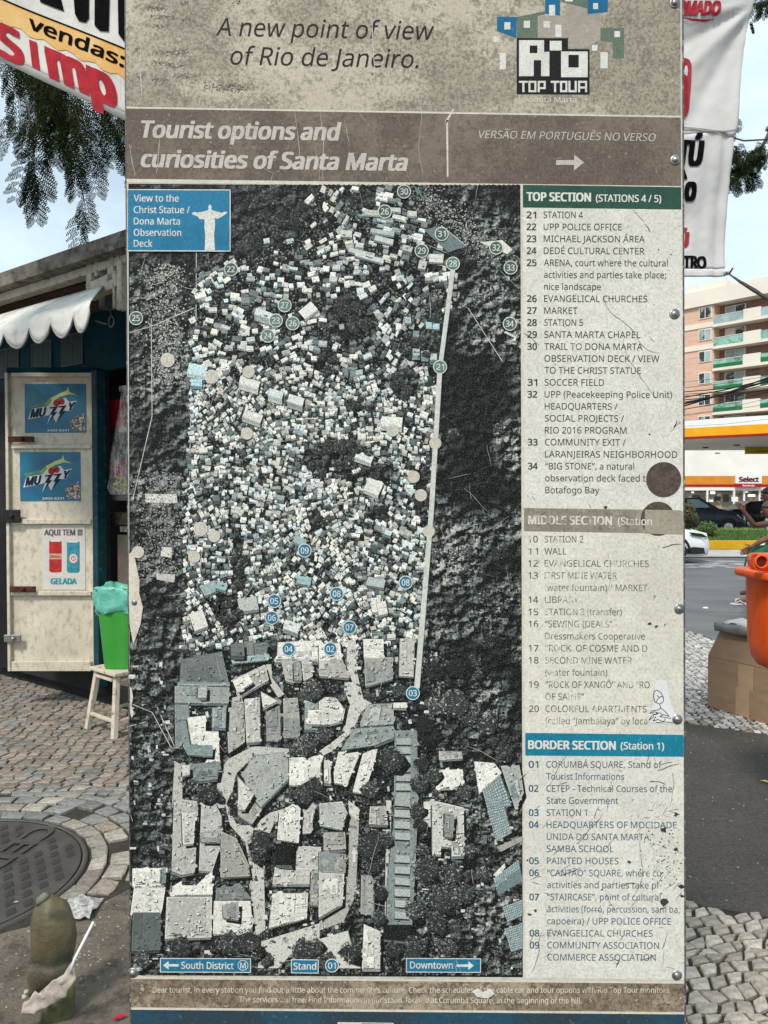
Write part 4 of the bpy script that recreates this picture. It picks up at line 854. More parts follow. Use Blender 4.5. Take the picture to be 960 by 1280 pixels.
c = k.mix(k.ramp(n1, .3, .7), (.048, .040, .034), (.085, .073, .063)); c = k.mix(k.ramp(n3, .5, .62, 0, .6), c, (.026, .022, .019)); c = k.mix(k.ramp(n2, .53, .64, 0, .75), c, (.17, .15, .13)); c = k.mix(k.ramp(n4, .62, .70, 0, .8), c, (.32, .30, .27))
k.l(c, k.b.inputs['Base Color']); k.b.inputs['Roughness'].default_value = .85; k.bump(k.math('ADD', n2, n3), 1.0, .016); m_asph = k.m
asph = [(-.2, 3.02), (-.2, 5.7)] + al_top[1:] + [(6.0, 2.35), (2.6, 2.6), (1.45, 2.90), (1.0, 3.06)]
mb = MB(); mb.prism(asph, -.05, -.001); struct(mb.build('asphalt_patch', m_asph, recalc=True))
# pebbles and crumbs
m_crumb = M('crumb_stone', (.30, .27, .23), .9, .5, 30, .2)
mb = MB()
for i in range(900):
    if i % 2: x, y = R.uniform(-1.6, -.9), R.uniform(2.0, 3.0); ok = inpoly(x, y, dirt)
    else: x, y = R.uniform(.9, 3.2), R.uniform(3.0, 5.3); ok = inpoly(x, y, asph)
    if not ok: continue
    r = R.uniform(.0015, .006); q = [(x + r * math.cos(a + R.uniform(-.4, .4)), y + r * math.sin(a), .0) for a in (0, 1.57, 3.14, 4.71)]
    mb.raw(q + [(x, y, r * .7)], [(0, 1, 4), (1, 2, 4), (2, 3, 4), (3, 0, 4)])
tag(mb.build('loose_grit', m_crumb), 'loose grit scattered over the asphalt and dirt', 'grit', kind='stuff')

# ---- manhole cover
MHC = Vector((-1.87, 3.20)); MHR = .585
mh = thing('manhole_cover', 'round dark cast iron manhole cover with diamond studs and raised letters in the cobbled pavement', 'manhole cover', (MHC.x, MHC.y, 0))
k = NT('cast_iron'); n1 = k.noise(6, 5, .6); n2 = k.noise(160, 4, .7)
c = k.mix(k.ramp(n1, .3, .7), (.050, .044, .040), (.095, .085, .078)); c = k.mix(k.ramp(n2, .58, .7, 0, .4), c, (.16, .15, .14))
k.l(c, k.b.inputs['Base Color']); k.b.inputs['Roughness'].default_value = .5; k.b.inputs['Metallic'].default_value = .2; k.bump(n2, .35, .002); m_iron = k.m
k = NT('dark_iron_stud'); n2 = k.noise(160, 4, .7); c = k.mix(k.ramp(n2, .3, .7), (.022, .019, .018), (.045, .038, .036)); k.l(c, k.b.inputs['Base Color']); k.b.inputs['Roughness'].default_value = .55; m_stud = k.m  # studs coloured darker than the cover plate
mb = MB(); mb.lathe([(0, -.003), (MHR - .03, -.003)], (MHC.x, MHC.y, 0), 64); mb.build('cover_plate', m_iron, mh)
mb = MB(); mb.lathe([(MHR - .022, -.004), (MHR - .021, -.001), (MHR - .006, .0), (MHR, -.003), (MHR, -.03)], (MHC.x, MHC.y, 0), 64); mb.build('rim', m_iron, mh)
base = MB(); base.raw([(-.024, 0, 0), (0, -.034, 0), (.024, 0, 0), (0, .034, 0), (-.018, 0, .006), (0, -.026, .006), (.018, 0, .006), (0, .026, .006)], [(4, 5, 6, 7), (0, 1, 5, 4), (1, 2, 6, 5), (2, 3, 7, 6), (3, 0, 4, 7)])
stud0 = base.build('stud', m_stud, mh, origin=(0, 0, 0)); first = True
ua = (G(9, 1084) - G(56, 1051)).to_2d().normalized(); va = Vector((-ua.y, ua.x))
for i in range(-7, 8):
    for j in range(-7, 8):
        p = MHC + Vector((i * .072 + (.036 if j % 2 else 0), j * .068)); d = p - MHC
        if d.length > MHR - .065: continue
        rel = p - Vector((-1.66, 3.5)); s_, t_ = rel.dot(ua), rel.dot(va)
        if -.22 < s_ < .75 and abs(t_) < .085: continue
        o = stud0 if first else stud0.copy()
        if not first: link(o, mh)
        first = False; o.location = (d.x, d.y, -.002)
        o.scale = (1, 1, 1)
def fcover(u, v, off): 
    q = Vector((-1.66, 3.5)) + ua * (u / 1000) + va * (-v / 1000 * -1) * -1; return Vector((q.x, q.y, .003 + off))
text('CEDAE', -190, 560, 55, 115, fcover, m_iron, mh, bold=.03, off=.002)

# ---- cobble stones
class Stone: pass
stones = []
def add_stone(poly, tone_):
    cx = sum(p[0] for p in poly) / len(poly); cy = sum(p[1] for p in poly) / len(poly)
    stones.append((cx, cy, poly, tone_))
def in_cobble(x, y):
    if not inpoly(x, y, bed): return False
    if inpoly(x, y, dirt) or inpoly(x, y, asph): return False
    return True
def grid(x0, x1, y0, y1, dx, dy, ang, tonef, test, jit=.26, gap=.006, c0=(0, 0)):
    ca, sa = math.cos(ang), math.sin(ang); nx, ny = int((x1 - x0) / dx), int((y1 - y0) / dy)
    def node(i, j):
        r = random.Random(i * 7919 + j * 104729 + int(dx * 1e5))
        wob = .5 * dx * mn.noise(Vector((i * .23, j * .31, 3)))
        sh = (dx * .5 if j % 2 else 0)
        x = x0 + i * dx + r.uniform(-jit, jit) * dx; y = y0 + j * dy + r.uniform(-jit, jit) * dy * .8 + wob
        return (x, y)
    pts = {}
    for j in range(ny):
        for i in range(nx):
            rj = random.Random(j * 31 + 5).uniform(-.5, .5) * dx
            q = [node(i, j), node(i + 1, j), node(i + 1, j + 1), node(i, j + 1)]
            q[2] = (q[2][0] + dx * .28, q[2][1]); q[3] = (q[3][0] + dx * .28, q[3][1])
            q = [(x + .28 * dx * (j % 4) * 0, y) for x, y in q]
            cx = sum(p[0] for p in q) / 4; cy = sum(p[1] for p in q) / 4
            g = gap * R.uniform(.6, 1.4); ins = []
            for (x, y) in q:
                d = math.hypot(x - cx, y - cy) or 1; f = max(.3, 1 - g * 1.3 / d); ins.append((cx + (x - cx) * f, cy + (y - cy) * f))
            w = [(c0[0] + x * ca - y * sa, c0[1] + x * sa + y * ca) for x, y in ins]
            mx_, my_ = sum(p[0] for p in w) / 4, sum(p[1] for p in w) / 4
            if in_cobble(mx_, my_) and all(inpoly(*p, bed) for p in w) and test(mx_, my_): add_stone(w, tonef(mx_, my_))
def mhd(x, y): return math.hypot(x - MHC.x, y - MHC.y)
def ton_l(x, y):
    r = R.random(); near = max(0, min(1, (4.3 - y) / .5))
    warm = (.28, .232, .19); grey = (.225, .222, .21); pale = (.36, .33, .275)
    c = warm if r > .25 else grey
    if 3.6 < y < 4.2: c = grey if r < .7 else pale
    if y <= 3.7: c = pale if r < .65 else warm
    f = R.uniform(.72, 1.22); return tuple(a * f for a in c)
grid(-5.6, 1.0, 3.0, 9.4, .076, .066, rad(4), ton_l, lambda x, y: mhd(x, y) > MHR + .36 and x < .3)
def ton_r(x, y):
    f = R.uniform(.75, 1.25); c = (.40, .355, .30) if y < 3.6 else (.50, .485, .46)
    if R.random() < .2: c = (.30, .26, .22)
    return tuple(min(.75, a * f) for a in c)
grid(.6, 5.6, 4.4, 9.8, .060, .054, rad(-6), ton_r, lambda x, y: 1.4 < x <= 4.6, .3, .0085, (0, .4))
grid(-1.0, 7.0, 4.4, 9.9, .085, .078, rad(-6), ton_r, lambda x, y: .3 < x <= 1.4 or x > 4.6, .3, .0085, (0, .4))
grid(-.1, 4.5, -1.0, 3.4, .064, .055, rad(12), ton_r, lambda x, y: y > .3, .28, .0065)
# rings round the manhole
rr = MHR + .012
for w_ in (.085, .10, .095, .075):
    n = int(2 * math.pi * (rr + w_ / 2) / .125); a0 = R.random()
    for i in range(n):
        a, b = a0 + 2 * math.pi * i / n, a0 + 2 * math.pi * (i + 1) / n; g = .006 / rr; j1, j2 = R.uniform(-.02, .02), R.uniform(-.02, .02)
        poly = [(MHC.x + q * math.cos(t), MHC.y + q * math.sin(t)) for q, t in ((rr + R.uniform(0, .006), a + g), (rr + w_ - .010 + R.uniform(-.008, .004), a + g + j1), (rr + w_ - .010 + R.uniform(-.008, .004), b - g + j2), (rr + R.uniform(0, .006), b - g))]
        if all(in_cobble(*p) for p in poly):
            if R.random() < .035: continue
            add_stone(poly, ton_l(poly[0][0], poly[0][1]))
    rr += w_
def stone_mesh(mb, cx, cy, poly, col):
    area = sum(poly[i][0] * poly[(i + 1) % 4][1] - poly[(i + 1) % 4][0] * poly[i][1] for i in range(4))
    if area < 0: poly = poly[::-1]
    # break the quad outline with mid points
    pl = []
    for i in range(4):
        a, b = poly[i], poly[(i + 1) % 4]; pl.append(a)
        t = R.uniform(.35, .65); nx, ny = b[1] - a[1], a[0] - b[0]; s = R.uniform(-.03, .07); pl.append((a[0] + (b[0] - a[0]) * t + nx * s, a[1] + (b[1] - a[1]) * t + ny * s))
    h = R.uniform(-.001, .006 if cx < .3 or cy < 4 else .002); tx, ty = R.uniform(-.05, .05), R.uniform(-.05, .05); n = 8; f = .84
    lo = [(x, y, -.014) for x, y in pl]; mid = [(x, y, h - .004 + tx * (x - cx) + ty * (y - cy)) for x, y in pl]
    hi = [(cx + (x - cx) * f, cy + (y - cy) * f, h + tx * (x - cx) + ty * (y - cy)) for x, y in pl]
    fs = [tuple(range(2 * n, 3 * n))] + [(i, (i + 1) % n, n + (i + 1) % n, n + i) for i in range(n)] + [(n + i, n + (i + 1) % n, 2 * n + (i + 1) % n, 2 * n + i) for i in range(n)]
    mb.raw(lo + mid + hi, fs, 0, col)
m_stone = MA('cobble_stone', .7, 26, .42, 1.32, .9, .009, (.085, .068, .052), 20)
def sees(x, y):
    if y < .5: return None
    u = 480 + FPX * x / y; v = 620 + FPX * CAMZ / y
    if v > 1290 or not (-8 < u < 160 or 852 < u < 968): return None
    return FPX * FPX * CAMZ / y ** 3
vis = [(sees(s[0], s[1]), i) for i, s in enumerate(stones)]
big = set(i for a, i in sorted([q for q in vis if q[0]], reverse=True)[:300])
pav = thing('cobbled_pavement', None, None, (0, 0, 0)); pav['kind'] = 'structure'
rest = MB()
for i, (cx, cy, poly, col) in enumerate(stones):
    if i in big:
        m_ = MB(); stone_mesh(m_, cx, cy, poly, col); m_.build('cobble_stone', m_stone, pav, origin=(cx, cy, 0))
    else: stone_mesh(rest, cx, cy, poly, col)
rest.build('cobble_stones', m_stone, pav, kind='stuff')
print('stones', len(stones))
# litter
def leaf_on_ground(u, v, L, ang, mat, label, cat='leaf', name='fallen_leaf'):
    p = G(u, v); mb = MB(); c_, s_ = math.cos(ang), math.sin(ang)
    pts = [(-.5, 0, .0), (-.25, .18, .06), (.1, .2, .09), (.5, 0, .02), (.1, -.2, .09), (-.25, -.18, .06), (0, 0, .02)]
    q = [(p.x + L * (x * c_ - y * s_), p.y + L * (x * s_ + y * c_), .008 + L * z) for x, y, z in pts]
    mb.raw(q, [(0, 6, 1), (1, 6, 2), (2, 6, 3), (3, 6, 4), (4, 6, 5), (5, 6, 0)]); tag(mb.build(name, mat, origin=(p.x, p.y, 0)), label, cat)
m_red = M('petal_red', (.42, .012, .03), .5, .3, 60, .1); m_yel = M('leaf_yellow', (.55, .42, .10), .6, .3, 60, .1)
leaf_on_ground(150, 1275, .045, .5, m_red, 'crimson petal lying on the dirt beside the foot of the sign', 'petal', 'petal')
leaf_on_ground(20, 1130, .022, .3, m_yel, 'tiny yellow leaf lying on the manhole cover')
leaf_on_ground(957, 979, .06, 2.4, m_yel, 'yellow leaf lying on the dark asphalt patch')

# ---- the olive husk with rag and straw in the lower left corner
HX, HY = G(62, 1268).x, G(62, 1268).y
hs = thing('coconut_husk', 'lumpy olive green husk with pale rag and white straw, on dirt beside the manhole', 'husk', (HX, HY, 0))
k = NT('olive_husk'); n1 = k.noise(9, 4, .6); n2 = k.noise(60, 4, .7); n3 = k.noise(14, 3, .5, loc=(4, 2, 0))
c = k.mix(k.ramp(n1, .35, .62), (.055, .050, .028), (.125, .105, .052)); c = k.mix(k.ramp(n3, .5, .64, 0, .8), c, (.055, .075, .055)); c = k.mix(k.ramp(n2, .52, .66, 0, .7), c, (.13, .085, .035))
k.l(c, k.b.inputs['Base Color']); k.b.inputs['Roughness'].default_value = .55; k.bump(k.math('ADD', k.noise(13, 4, .6, (1, 1, .4)), n2), .35, .012); m_husk = k.m
def HP(u, v, dy=0.0): return W(u, v, HY + dy)
def lump(rows, n=22, seed=1, amp=.03, dy=0.0, depth=.8, fold=0):
    """rows: (v, u_left, u_right) silhouettes; closed lumpy body"""
    vs = []; fs = []
    for j, (v, a, b) in enumerate(rows):
        c = HP((a + b) / 2, v, dy); r = (HP(b, v, dy) - HP(a, v, dy)).length / 2
        for i in range(n):
            t = 2 * math.pi * i / n; q = 1 + amp * mn.noise(Vector((math.cos(t) * 2, math.sin(t) * 2, j * .4 + seed))) * 3
            q += fold * math.sin(5 * t + j * .9)
            vs.append((c.x + r * q * math.cos(t), c.y + r * q * depth * math.sin(t), c.z + r * .0))
    for j in range(len(rows) - 1):
        for i in range(n): a = j * n + i; b = j * n + (i + 1) % n; fs.append((a, b, b + n, a + n))
    fs.append(tuple(range(n))); fs.append(tuple((len(rows) - 1) * n + i for i in range(n)))
    return vs, fs
mb = MB()
vs, fs = lump([(1121,60,66),(1123,52,70),(1127,48,77),(1134,44,84),(1143,41,89),(1155,39.5,92.5),(1170,38.5,93.5),(1185,39.5,92),(1194,41,90),(1199,44,87),(1202,41,89),(1206,38,90),(1215,35,88),(1225,35,82),(1233,33,72),(1240,32,58),(1242,34,50)], seed=3, amp=.02)
vs = [Vector(v) + mn.noise_vector(Vector(v) * 16) * .010 for v in vs]; mb.raw(vs, fs, smooth=True); mb.build('husk', m_husk, hs, recalc=True)
mb = MB(); mb.tube([HP(47, 1131, -.08), HP(50, 1125, -.088), HP(56, 1121, -.085), HP(62, 1120, -.07)], [.006, .012, .013, .006], 8); mb.build('stalk', M('husk_stalk', (.17, .175, .12), .6, .3, 60, .2), hs)
mb = MB(); vs, fs = lump([(1228,60,90),(1240,56,92),(1255,52,92),(1268,50,91),(1285,54,90)], seed=8, amp=.05, dy=.0, fold=.05); mb.raw(vs, fs, smooth=True); mb.build('base_leaf', M('husk_leaf', (.10, .105, .05), .7, .4, 40, .4, .004), hs, recalc=True)
m_rag = M('pale_rag', (.40, .35, .30), .85, .2, 40, .5, .003, (.26, .21, .17), (.55, .7), 30)
mb = MB()
n = 22; prof = [((93, 1203), 2), ((92, 1209), 4.5), ((88, 1218), 7), ((82, 1226), 8.5), ((75, 1234), 9.5), ((66, 1242), 9.5), ((56, 1249), 9), ((47, 1254), 10), ((39, 1260), 11), ((33, 1264), 8), ((30, 1268), 3)]
pf2 = []
for a_, b_ in zip(prof, prof[1:]): pf2 += [a_, (((a_[0][0] + b_[0][0]) / 2, (a_[0][1] + b_[0][1]) / 2), (a_[1] + b_[1]) / 2 * R.uniform(.85, 1.15))]
prof = pf2 + [prof[-1]]
vs = []; fs = []
for j, ((u, v), r) in enumerate(prof):
    c = HP(u, v, -.085 + .0 * j); rr_ = r / FPX * HY
    for i in range(n):
        t = 2 * math.pi * i / n; q = 1 + .22 * math.sin(3 * t + .35 * j) + .16 * math.sin(5 * t - .3 * j) + (.2 * mn.noise(Vector((t, j * 1.3, 2))) if j > 5 else 0)
        dx, dz = .72, -.70
        vs.append((c.x + rr_ * q * math.cos(t) * dx, c.y + rr_ * .35 * q * math.sin(t), c.z + rr_ * q * math.cos(t) * dz))
for j in range(len(prof) - 1):
    for i in range(n): a = j * n + i; b = j * n + (i + 1) % n; fs.append((a, b, b + n, a + n))
fs += [tuple(range(n)), tuple((len(prof) - 1) * n + i for i in range(n))]
vs = [Vector(v) + mn.noise_vector(Vector(v) * 38) * .012 for v in vs]
mb.raw(vs, fs, smooth=True)
for (u, v, r) in ((31, 1246, 4), (33, 1240, 3.5)):
    c = HP(u, v, -.07); mb.lathe([(0, r / FPX * HY), (r / FPX * HY * .8, r / FPX * HY * .5), (r / FPX * HY, 0), (0, -r / FPX * HY)], c, 8)
mb.build('rag', m_rag, hs, recalc=True)
mb = MB(); mb.tube([HP(88, 1216, -.09), HP(93, 1199, -.09), HP(117, 1152, -.03)], .0042, 8); mb.build('straw', M('white_straw', (.72, .72, .72), .35, .05, 40, 0), hs)
# crumpled foil scrap behind the husk
c = G(99, 1140); mb = MB(); vs = []
for j in range(7):
    for i in range(9):
        vs.append((c.x - .07 + i * .017, c.y - .07 + j * .025, .012 + .035 * max(0, mn.noise(Vector((i * .8, j * .9, 2)))) + .02 * (1 - abs(i - 4) / 4) * (1 - abs(j - 3) / 3)))
mb.raw(vs, [(j * 9 + i, j * 9 + i + 1, (j + 1) * 9 + i + 1, (j + 1) * 9 + i) for j in range(6) for i in range(8)])
tag(mb.build('paper_scrap', M('crumpled_paper', (.42, .41, .40), .6, .4, 90, .3, .003, (.2, .19, .18), (.5, .6), 60), origin=(c.x, c.y, 0)), 'crumpled grey paper scrap on the edge stones behind the olive husk', 'litter')

# ================================================================ KIOSK
KA = Vector((-3.2, 6.6, 0)); KD = Vector((.8, -.6, 0)); KN = Vector((-.6, -.8, 0))
def K(s, o, z): return KA + KD * s + KN * o + Vector((0, 0, z))
def ks(u, v, o):
    d = ray(u, v); c = Vector((0, 0, CAMZ)); t = ((KA + KN * o) - c).dot(KN) / d.dot(KN); p = c + d * t; q = p - KA; return q.dot(KD), p.z
def KP(u, v, o): s, z = ks(u, v, o); return K(s, o, z)
kr = Matrix.Rotation(math.atan2(KD.y, KD.x), 3, 'Z')
kiosk = thing('kiosk', 'dark teal street kiosk with scalloped white awning and an open cream door', 'kiosk', (-2.4, 6.0, 0))
m_teal2 = M('kiosk_teal', (.002, .034, .050), .6, .3, 4, .15, .002, (.006, .02, .026), (.55, .7), 6, spec=.06)
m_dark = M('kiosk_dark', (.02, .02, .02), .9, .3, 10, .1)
m_conc = M('grey_concrete', (.17, .15, .13), .9, .35, 7, .4, .004, (.05, .042, .035), (.46, .60), 6)
m_frame = M('dirty_cream_frame', (.42, .38, .31), .7, .2, 14, .2, .002, (.14, .11, .08), (.55, .68), 24)
k = NT('old_cream_paint'); n1 = k.noise(3, 5, .6); n2 = k.noise(26, 6, .7, (1, 1, .5)); n3 = k.noise(120, 4, .7)
c = k.mix(k.ramp(n1, .3, .7), (.52, .46, .36), (.70, .64, .52)); c = k.mix(k.ramp(n2, .5, .66, 0, .75), c, (.34, .29, .21)); c = k.mix(k.ramp(n3, .60, .66, 0, .85), c, (.11, .07, .045))
k.l(c, k.b.inputs['Base Color']); k.b.inputs['Roughness'].default_value = .55; k.bump(n3, .2, .001); m_cream2 = k.m
m_rust = M('rust_red_iron', (.09, .022, .018), .7, .4, 50, .4, .002, (.03, .015, .012), (.5, .6), 40)
SR = ks(131, 500, 0)[0]; SEND = 3.1; SL = -1.6; ZT = 3.0
s_dl = ks(4, 600, 0)[0]
def kb(s0, s1, o0, o1, z0, z1, bev=0.0):
    return ((K((s0 + s1) / 2, (o0 + o1) / 2, (z0 + z1) / 2)), (abs(s1 - s0), abs(o1 - o0), z1 - z0)), bev
def kbox(mb, s0, s1, o0, o1, z0, z1, bev=0.0, m=0): mb.box(K((s0 + s1) / 2, (o0 + o1) / 2, (z0 + z1) / 2), (abs(s1 - s0), abs(o1 - o0), z1 - z0), m, kr, bev)
zdoor = ks(125, 464, 0)[1]
mb = MB(); kbox(mb, SL, SEND, -.05, 0, zdoor, ZT + .35); mb.build('wall', m_teal2, kiosk)
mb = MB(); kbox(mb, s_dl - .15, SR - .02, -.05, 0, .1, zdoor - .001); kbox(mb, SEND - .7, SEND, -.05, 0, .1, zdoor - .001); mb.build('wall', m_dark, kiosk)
mb = MB(); kbox(mb, SL, SL + .05, -1.9, -.051, .1, ZT + .35); kbox(mb, SEND - .05, SEND, -1.9, -.051, .1, ZT + .35); kbox(mb, SL, SEND, -1.95, -1.9, .1, ZT + .35); mb.build('wall', m_teal2, kiosk)
mb = MB(); kbox(mb, SL, SEND, -1.95, -.06, .0, .16, .01); mb.build('plinth', m_dark, kiosk)  # near-black colour stands in for the shadow beneath the door
# door jamb
s_j = ks(126, 600, .0)[0]; mb = MB(); kbox(mb, s_j - .03, s_j + .045, -.02, .06, .16, zdoor, .004); mb.build('door_jamb', M('jamb_teal', (.006, .045, .06), .5, .3, 12, .2, .002, (.12, .12, .11), (.6, .68), 30), kiosk)
# high vents
for u0, v0, u1, v1 in ((0, 447, 23, 460), (39, 436, 64, 457), (76, 424, 103, 450)):
    s0, z1 = ks(u0 - (6 if u0 == 0 else 0), v0, .01); s1, z0 = ks(u1, v1, .01); zc_ = (z0 + z1) / 2; hh = .125
    v_ = MB(); 
    for a, b, c_, d in ((s0, s1, zc_ + hh - .012, zc_ + hh), (s0, s1, zc_ - hh, zc_ - hh + .012), (s0, s0 + .012, zc_ - hh + .012, zc_ + hh - .012), (s1 - .012, s1, zc_ - hh + .012, zc_ + hh - .012), ((s0 + s1) / 2 - .006, (s0 + s1) / 2 + .006, zc_ - hh + .012, zc_ + hh - .012)):
        kbox(v_, a, b, .001, .010, c_, d)
    vo = v_.build('vent', M('vent_frame', (.075, .085, .08), .6, .2, 30, .1), kiosk)
    p_ = MB(); kbox(p_, s0 + .012, s1 - .012, .001, .008, zc_ - hh + .012, zc_ + hh - .012); p_.build('pane', M('vent_glass', (.012, .02, .02), .5, .3, 12, .05), vo)
# roof slab and eaves
def kslab(mb, u0, v0, u1, v1, vb0, vb1, o, depth, ext=1.2):
    """slab whose front face spans photo points (u0,v0)-(u1,v1) top and vb bottoms at offset o"""
    (s0, z0), (s1, z1) = ks(u0, v0, o), ks(u1, v1, o); (t0, y0), (t1, y1) = ks(u0, vb0, o), ks(u1, vb1, o)
    zt = (z0 + z1) / 2; zb = (y0 + y1) / 2; kbox(mb, s0 - ext, s1 + ext, o - depth, o, zb, zt)
    return zt, zb
mb = MB(); zt, zb = kslab(mb, 0, 343, 158, 284, 365, 299, .70, 2.7, 1.6); mb.build('roof_slab', m_conc, kiosk)
mb = MB(); (s0, z0), (s1, z1) = ks(0, 381, .62), ks(158, 322, .62); zb2 = (z0 + z1) / 2; kbox(mb, s0 - .5, s1 + 1.2, .54, .62, zb2, zb - .002, .004); mb.build('eave_beam', m_frame, kiosk)
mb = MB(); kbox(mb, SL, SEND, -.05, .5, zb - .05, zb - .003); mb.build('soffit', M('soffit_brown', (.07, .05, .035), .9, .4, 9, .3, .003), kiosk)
# debris bundle seen between the eave and the awning
mb = MB(); 
for i in range(7): a = KP(12 + 7 * i, 378 - 2 * i + R.uniform(-3, 3), .35); b = KP(28 + 8 * i, 368 - 2 * i + R.uniform(-3, 3), .3); mb.tube([a, (a + b) / 2 + Vector((0, 0, .03)), b], [.03, .05, .02], 7)
mb.build('stuffing', M('brown_stuffing', (.16, .12, .08), .9, .4, 20, .5), kiosk)
# bracket frame
mb = MB(); o_ = .60
for (a, b, w_) in (((115, 322), (115, 364), .05), ((142, 311), (142, 352), .06), ((112, 366), (149, 349), .10), ((124, 322), (124, 346), .03), ((153, 312), (153, 388), .05), ((146, 354), (146, 386), .02)):
    mb.beam(KP(a[0], a[1], o_), KP(b[0], b[1], o_), w_, .05, up=KN, bev=.003)
mb.build('bracket', m_frame, kiosk)
mb = MB(); c0 = KP(134, 377, .45); mb.box(c0, (.075, .08, .10), 0, kr, .006); mb.build('junction_box', M('grey_box', (.10, .10, .10), .5, .3, 30, .1), kiosk)
mb = MB(); c0 = KP(139, 402, .5); rg = [c0 + (KD * math.cos(t) * .028 + Vector((0, 0, math.sin(t) * .033))) for t in [6.2832 * i / 16 for i in range(17)]]; mb.tube(rg, .005, 6, cap=False); mb.tube([c0 + Vector((0, 0, .033)), KP(138, 385, .46)], .004, 6); mb.tube([KP(119, 401, .5), KP(133, 405, .5)], .005, 6); mb.build('ring_hook', m_steel, kiosk)
# awning with scallops
cus = [-62, -40, -18, 5.5, 35.7, 62.5, 95, 129]; mb = MB(); vs = []; fs = []
ot, ob = .62, .95
cus[-1] = 113; sc_ = [ks(u, 417 - (u - 5.5) * .22, ob)[0] for u in cus]; cut = [u for u in cus]; cut[-1] = 129; st_ = [ks(u, 389 - u * .22, ot)[0] for u in cut]; zcus = ks(36, 410.5, ob)[1]; z_at = ks(0, 389, ot)[1]; z_at2 = ks(128, 361, ot)[1]; ztop = (z_at + z_at2) / 2
cols = []
for i in range(len(sc_) - 1):
    for j in range(8):
        t = j / 8; cols.append((sc_[i] + (sc_[i + 1] - sc_[i]) * t, math.sin(math.pi * t) ** .7, st_[i] + (st_[i + 1] - st_[i]) * t))
cols.append((sc_[-1], .0, st_[-1])); nr = 9
zb_s = []
for ci, (s_, dip, s_t) in enumerate(cols):
    last = 0
    for j in range(nr):
        t = j / (nr - 1); zend = zcus - .10 * dip; zf = zcus + .05
        if last > 0: zend = zend + (ztop - zend) * last ** 2.2 * .96
        o_ = ot + (ob - ot) * min(1, t * 1.8); z = ztop + (zf - ztop) * (t / .56) if t < .56 else zf + (zend - zf) * (t - .56) / .44
        o_ += .006 * math.sin(s_ * 14 + t * 3) * t + .008 * math.sin(s_ * 5.3) * t
        z += .006 * math.sin(s_ * 9 + 1) * math.sin(math.pi * t)
        vs.append(K(s_t + (s_ - s_t) * min(1, t / .56), o_, z))
for i in range(len(cols) - 1):
    for j in range(nr - 1): a = i * nr + j; fs.append((a, a + 1, a + nr + 1, a + nr))
mb.raw(vs, fs, smooth=True)
m_awn = M('awning_cloth', (.60, .585, .55), .8, .1, 6, .25, .004, (.36, .34, .30), (.52, .72), 9)
aw = mb.build('awning', m_awn, kiosk)
md_ = aw.modifiers.new('thickness', 'SOLIDIFY'); md_.thickness = .006
mb = MB(); mb.tube([vs[i * nr + nr - 1] for i in range(len(cols))], .0065, 5); mb.build('awning_piping', M('piping_grey', (.28, .27, .26), .7, .1, 30, .05), kiosk)
# interior: shelves and goods
ish = lambda u, v, o=-.3: ks(u, v, o)
mb = MB(); s0 = SR - .02; s1 = SEND - .7
for v_, o_ in ((487, -.25), (538, -.25), (661, -.25)):
    z_ = ish(140, v_, -.12)[1]; kbox(mb, s0 + .02, s1, -.55, -.12, z_ - .02, z_ + .02, .002)
mb.build('shelf', m_frame, kiosk)
mb = MB(); z1 = ish(140, 668, -.1)[1]; kbox(mb, s0 + .02, s1, -.5, -.10, .16, z1); mb.build('counter_front', M('counter_brown', (.17, .14, .115), .6, .2, 6, .1), kiosk)
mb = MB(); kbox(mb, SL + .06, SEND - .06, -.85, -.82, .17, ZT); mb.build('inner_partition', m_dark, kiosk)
m_redp = M('red_pack', (.40, .012, .02), .4, .3, 30, .1, .001, (.6, .45, .4), (.66, .7), 14)
def goods(name, u0, v0, u1, v1, o, d, mat, label, cat):
    s0, z1 = ks(u0, v0, o); s1, z0 = ks(u1, v1, o); mb = MB(); kbox(mb, s0, s1, o - d, o, z0, z1, .008)
    return tag(mb.build(name, mat, origin=K((s0 + s1) / 2, o, z0)), label, cat)
goods('snack_packet', 131, 501, 152, 534, -.13, .12, m_redp, 'large red snack packet on the upper shelf inside the kiosk', 'packet')
goods('snack_box', 131, 575, 146, 596, -.11, .15, M('red_white_box', (.42, .10, .08), .5, .3, 30, .05, .001, (.6, .58, .52), (.5, .55), 16), 'small red and cream box behind the hanging plastic bag', 'box')
goods('carton', 130, 600, 158, 626, -.115, .18, M('grey_carton', (.22, .20, .18), .7, .3, 20, .1), 'grey printed carton below the hanging plastic bag in the kiosk', 'carton')
m_junk = M('dark_junk', (.12, .09, .07), .7, .6, 30, .4, .004, (.3, .28, .25), (.6, .68), 30)
goods('bundle', 133, 640, 158, 657, -.14, .2, m_junk, 'dark bundle lying on the lowest shelf of the kiosk', 'bundle')
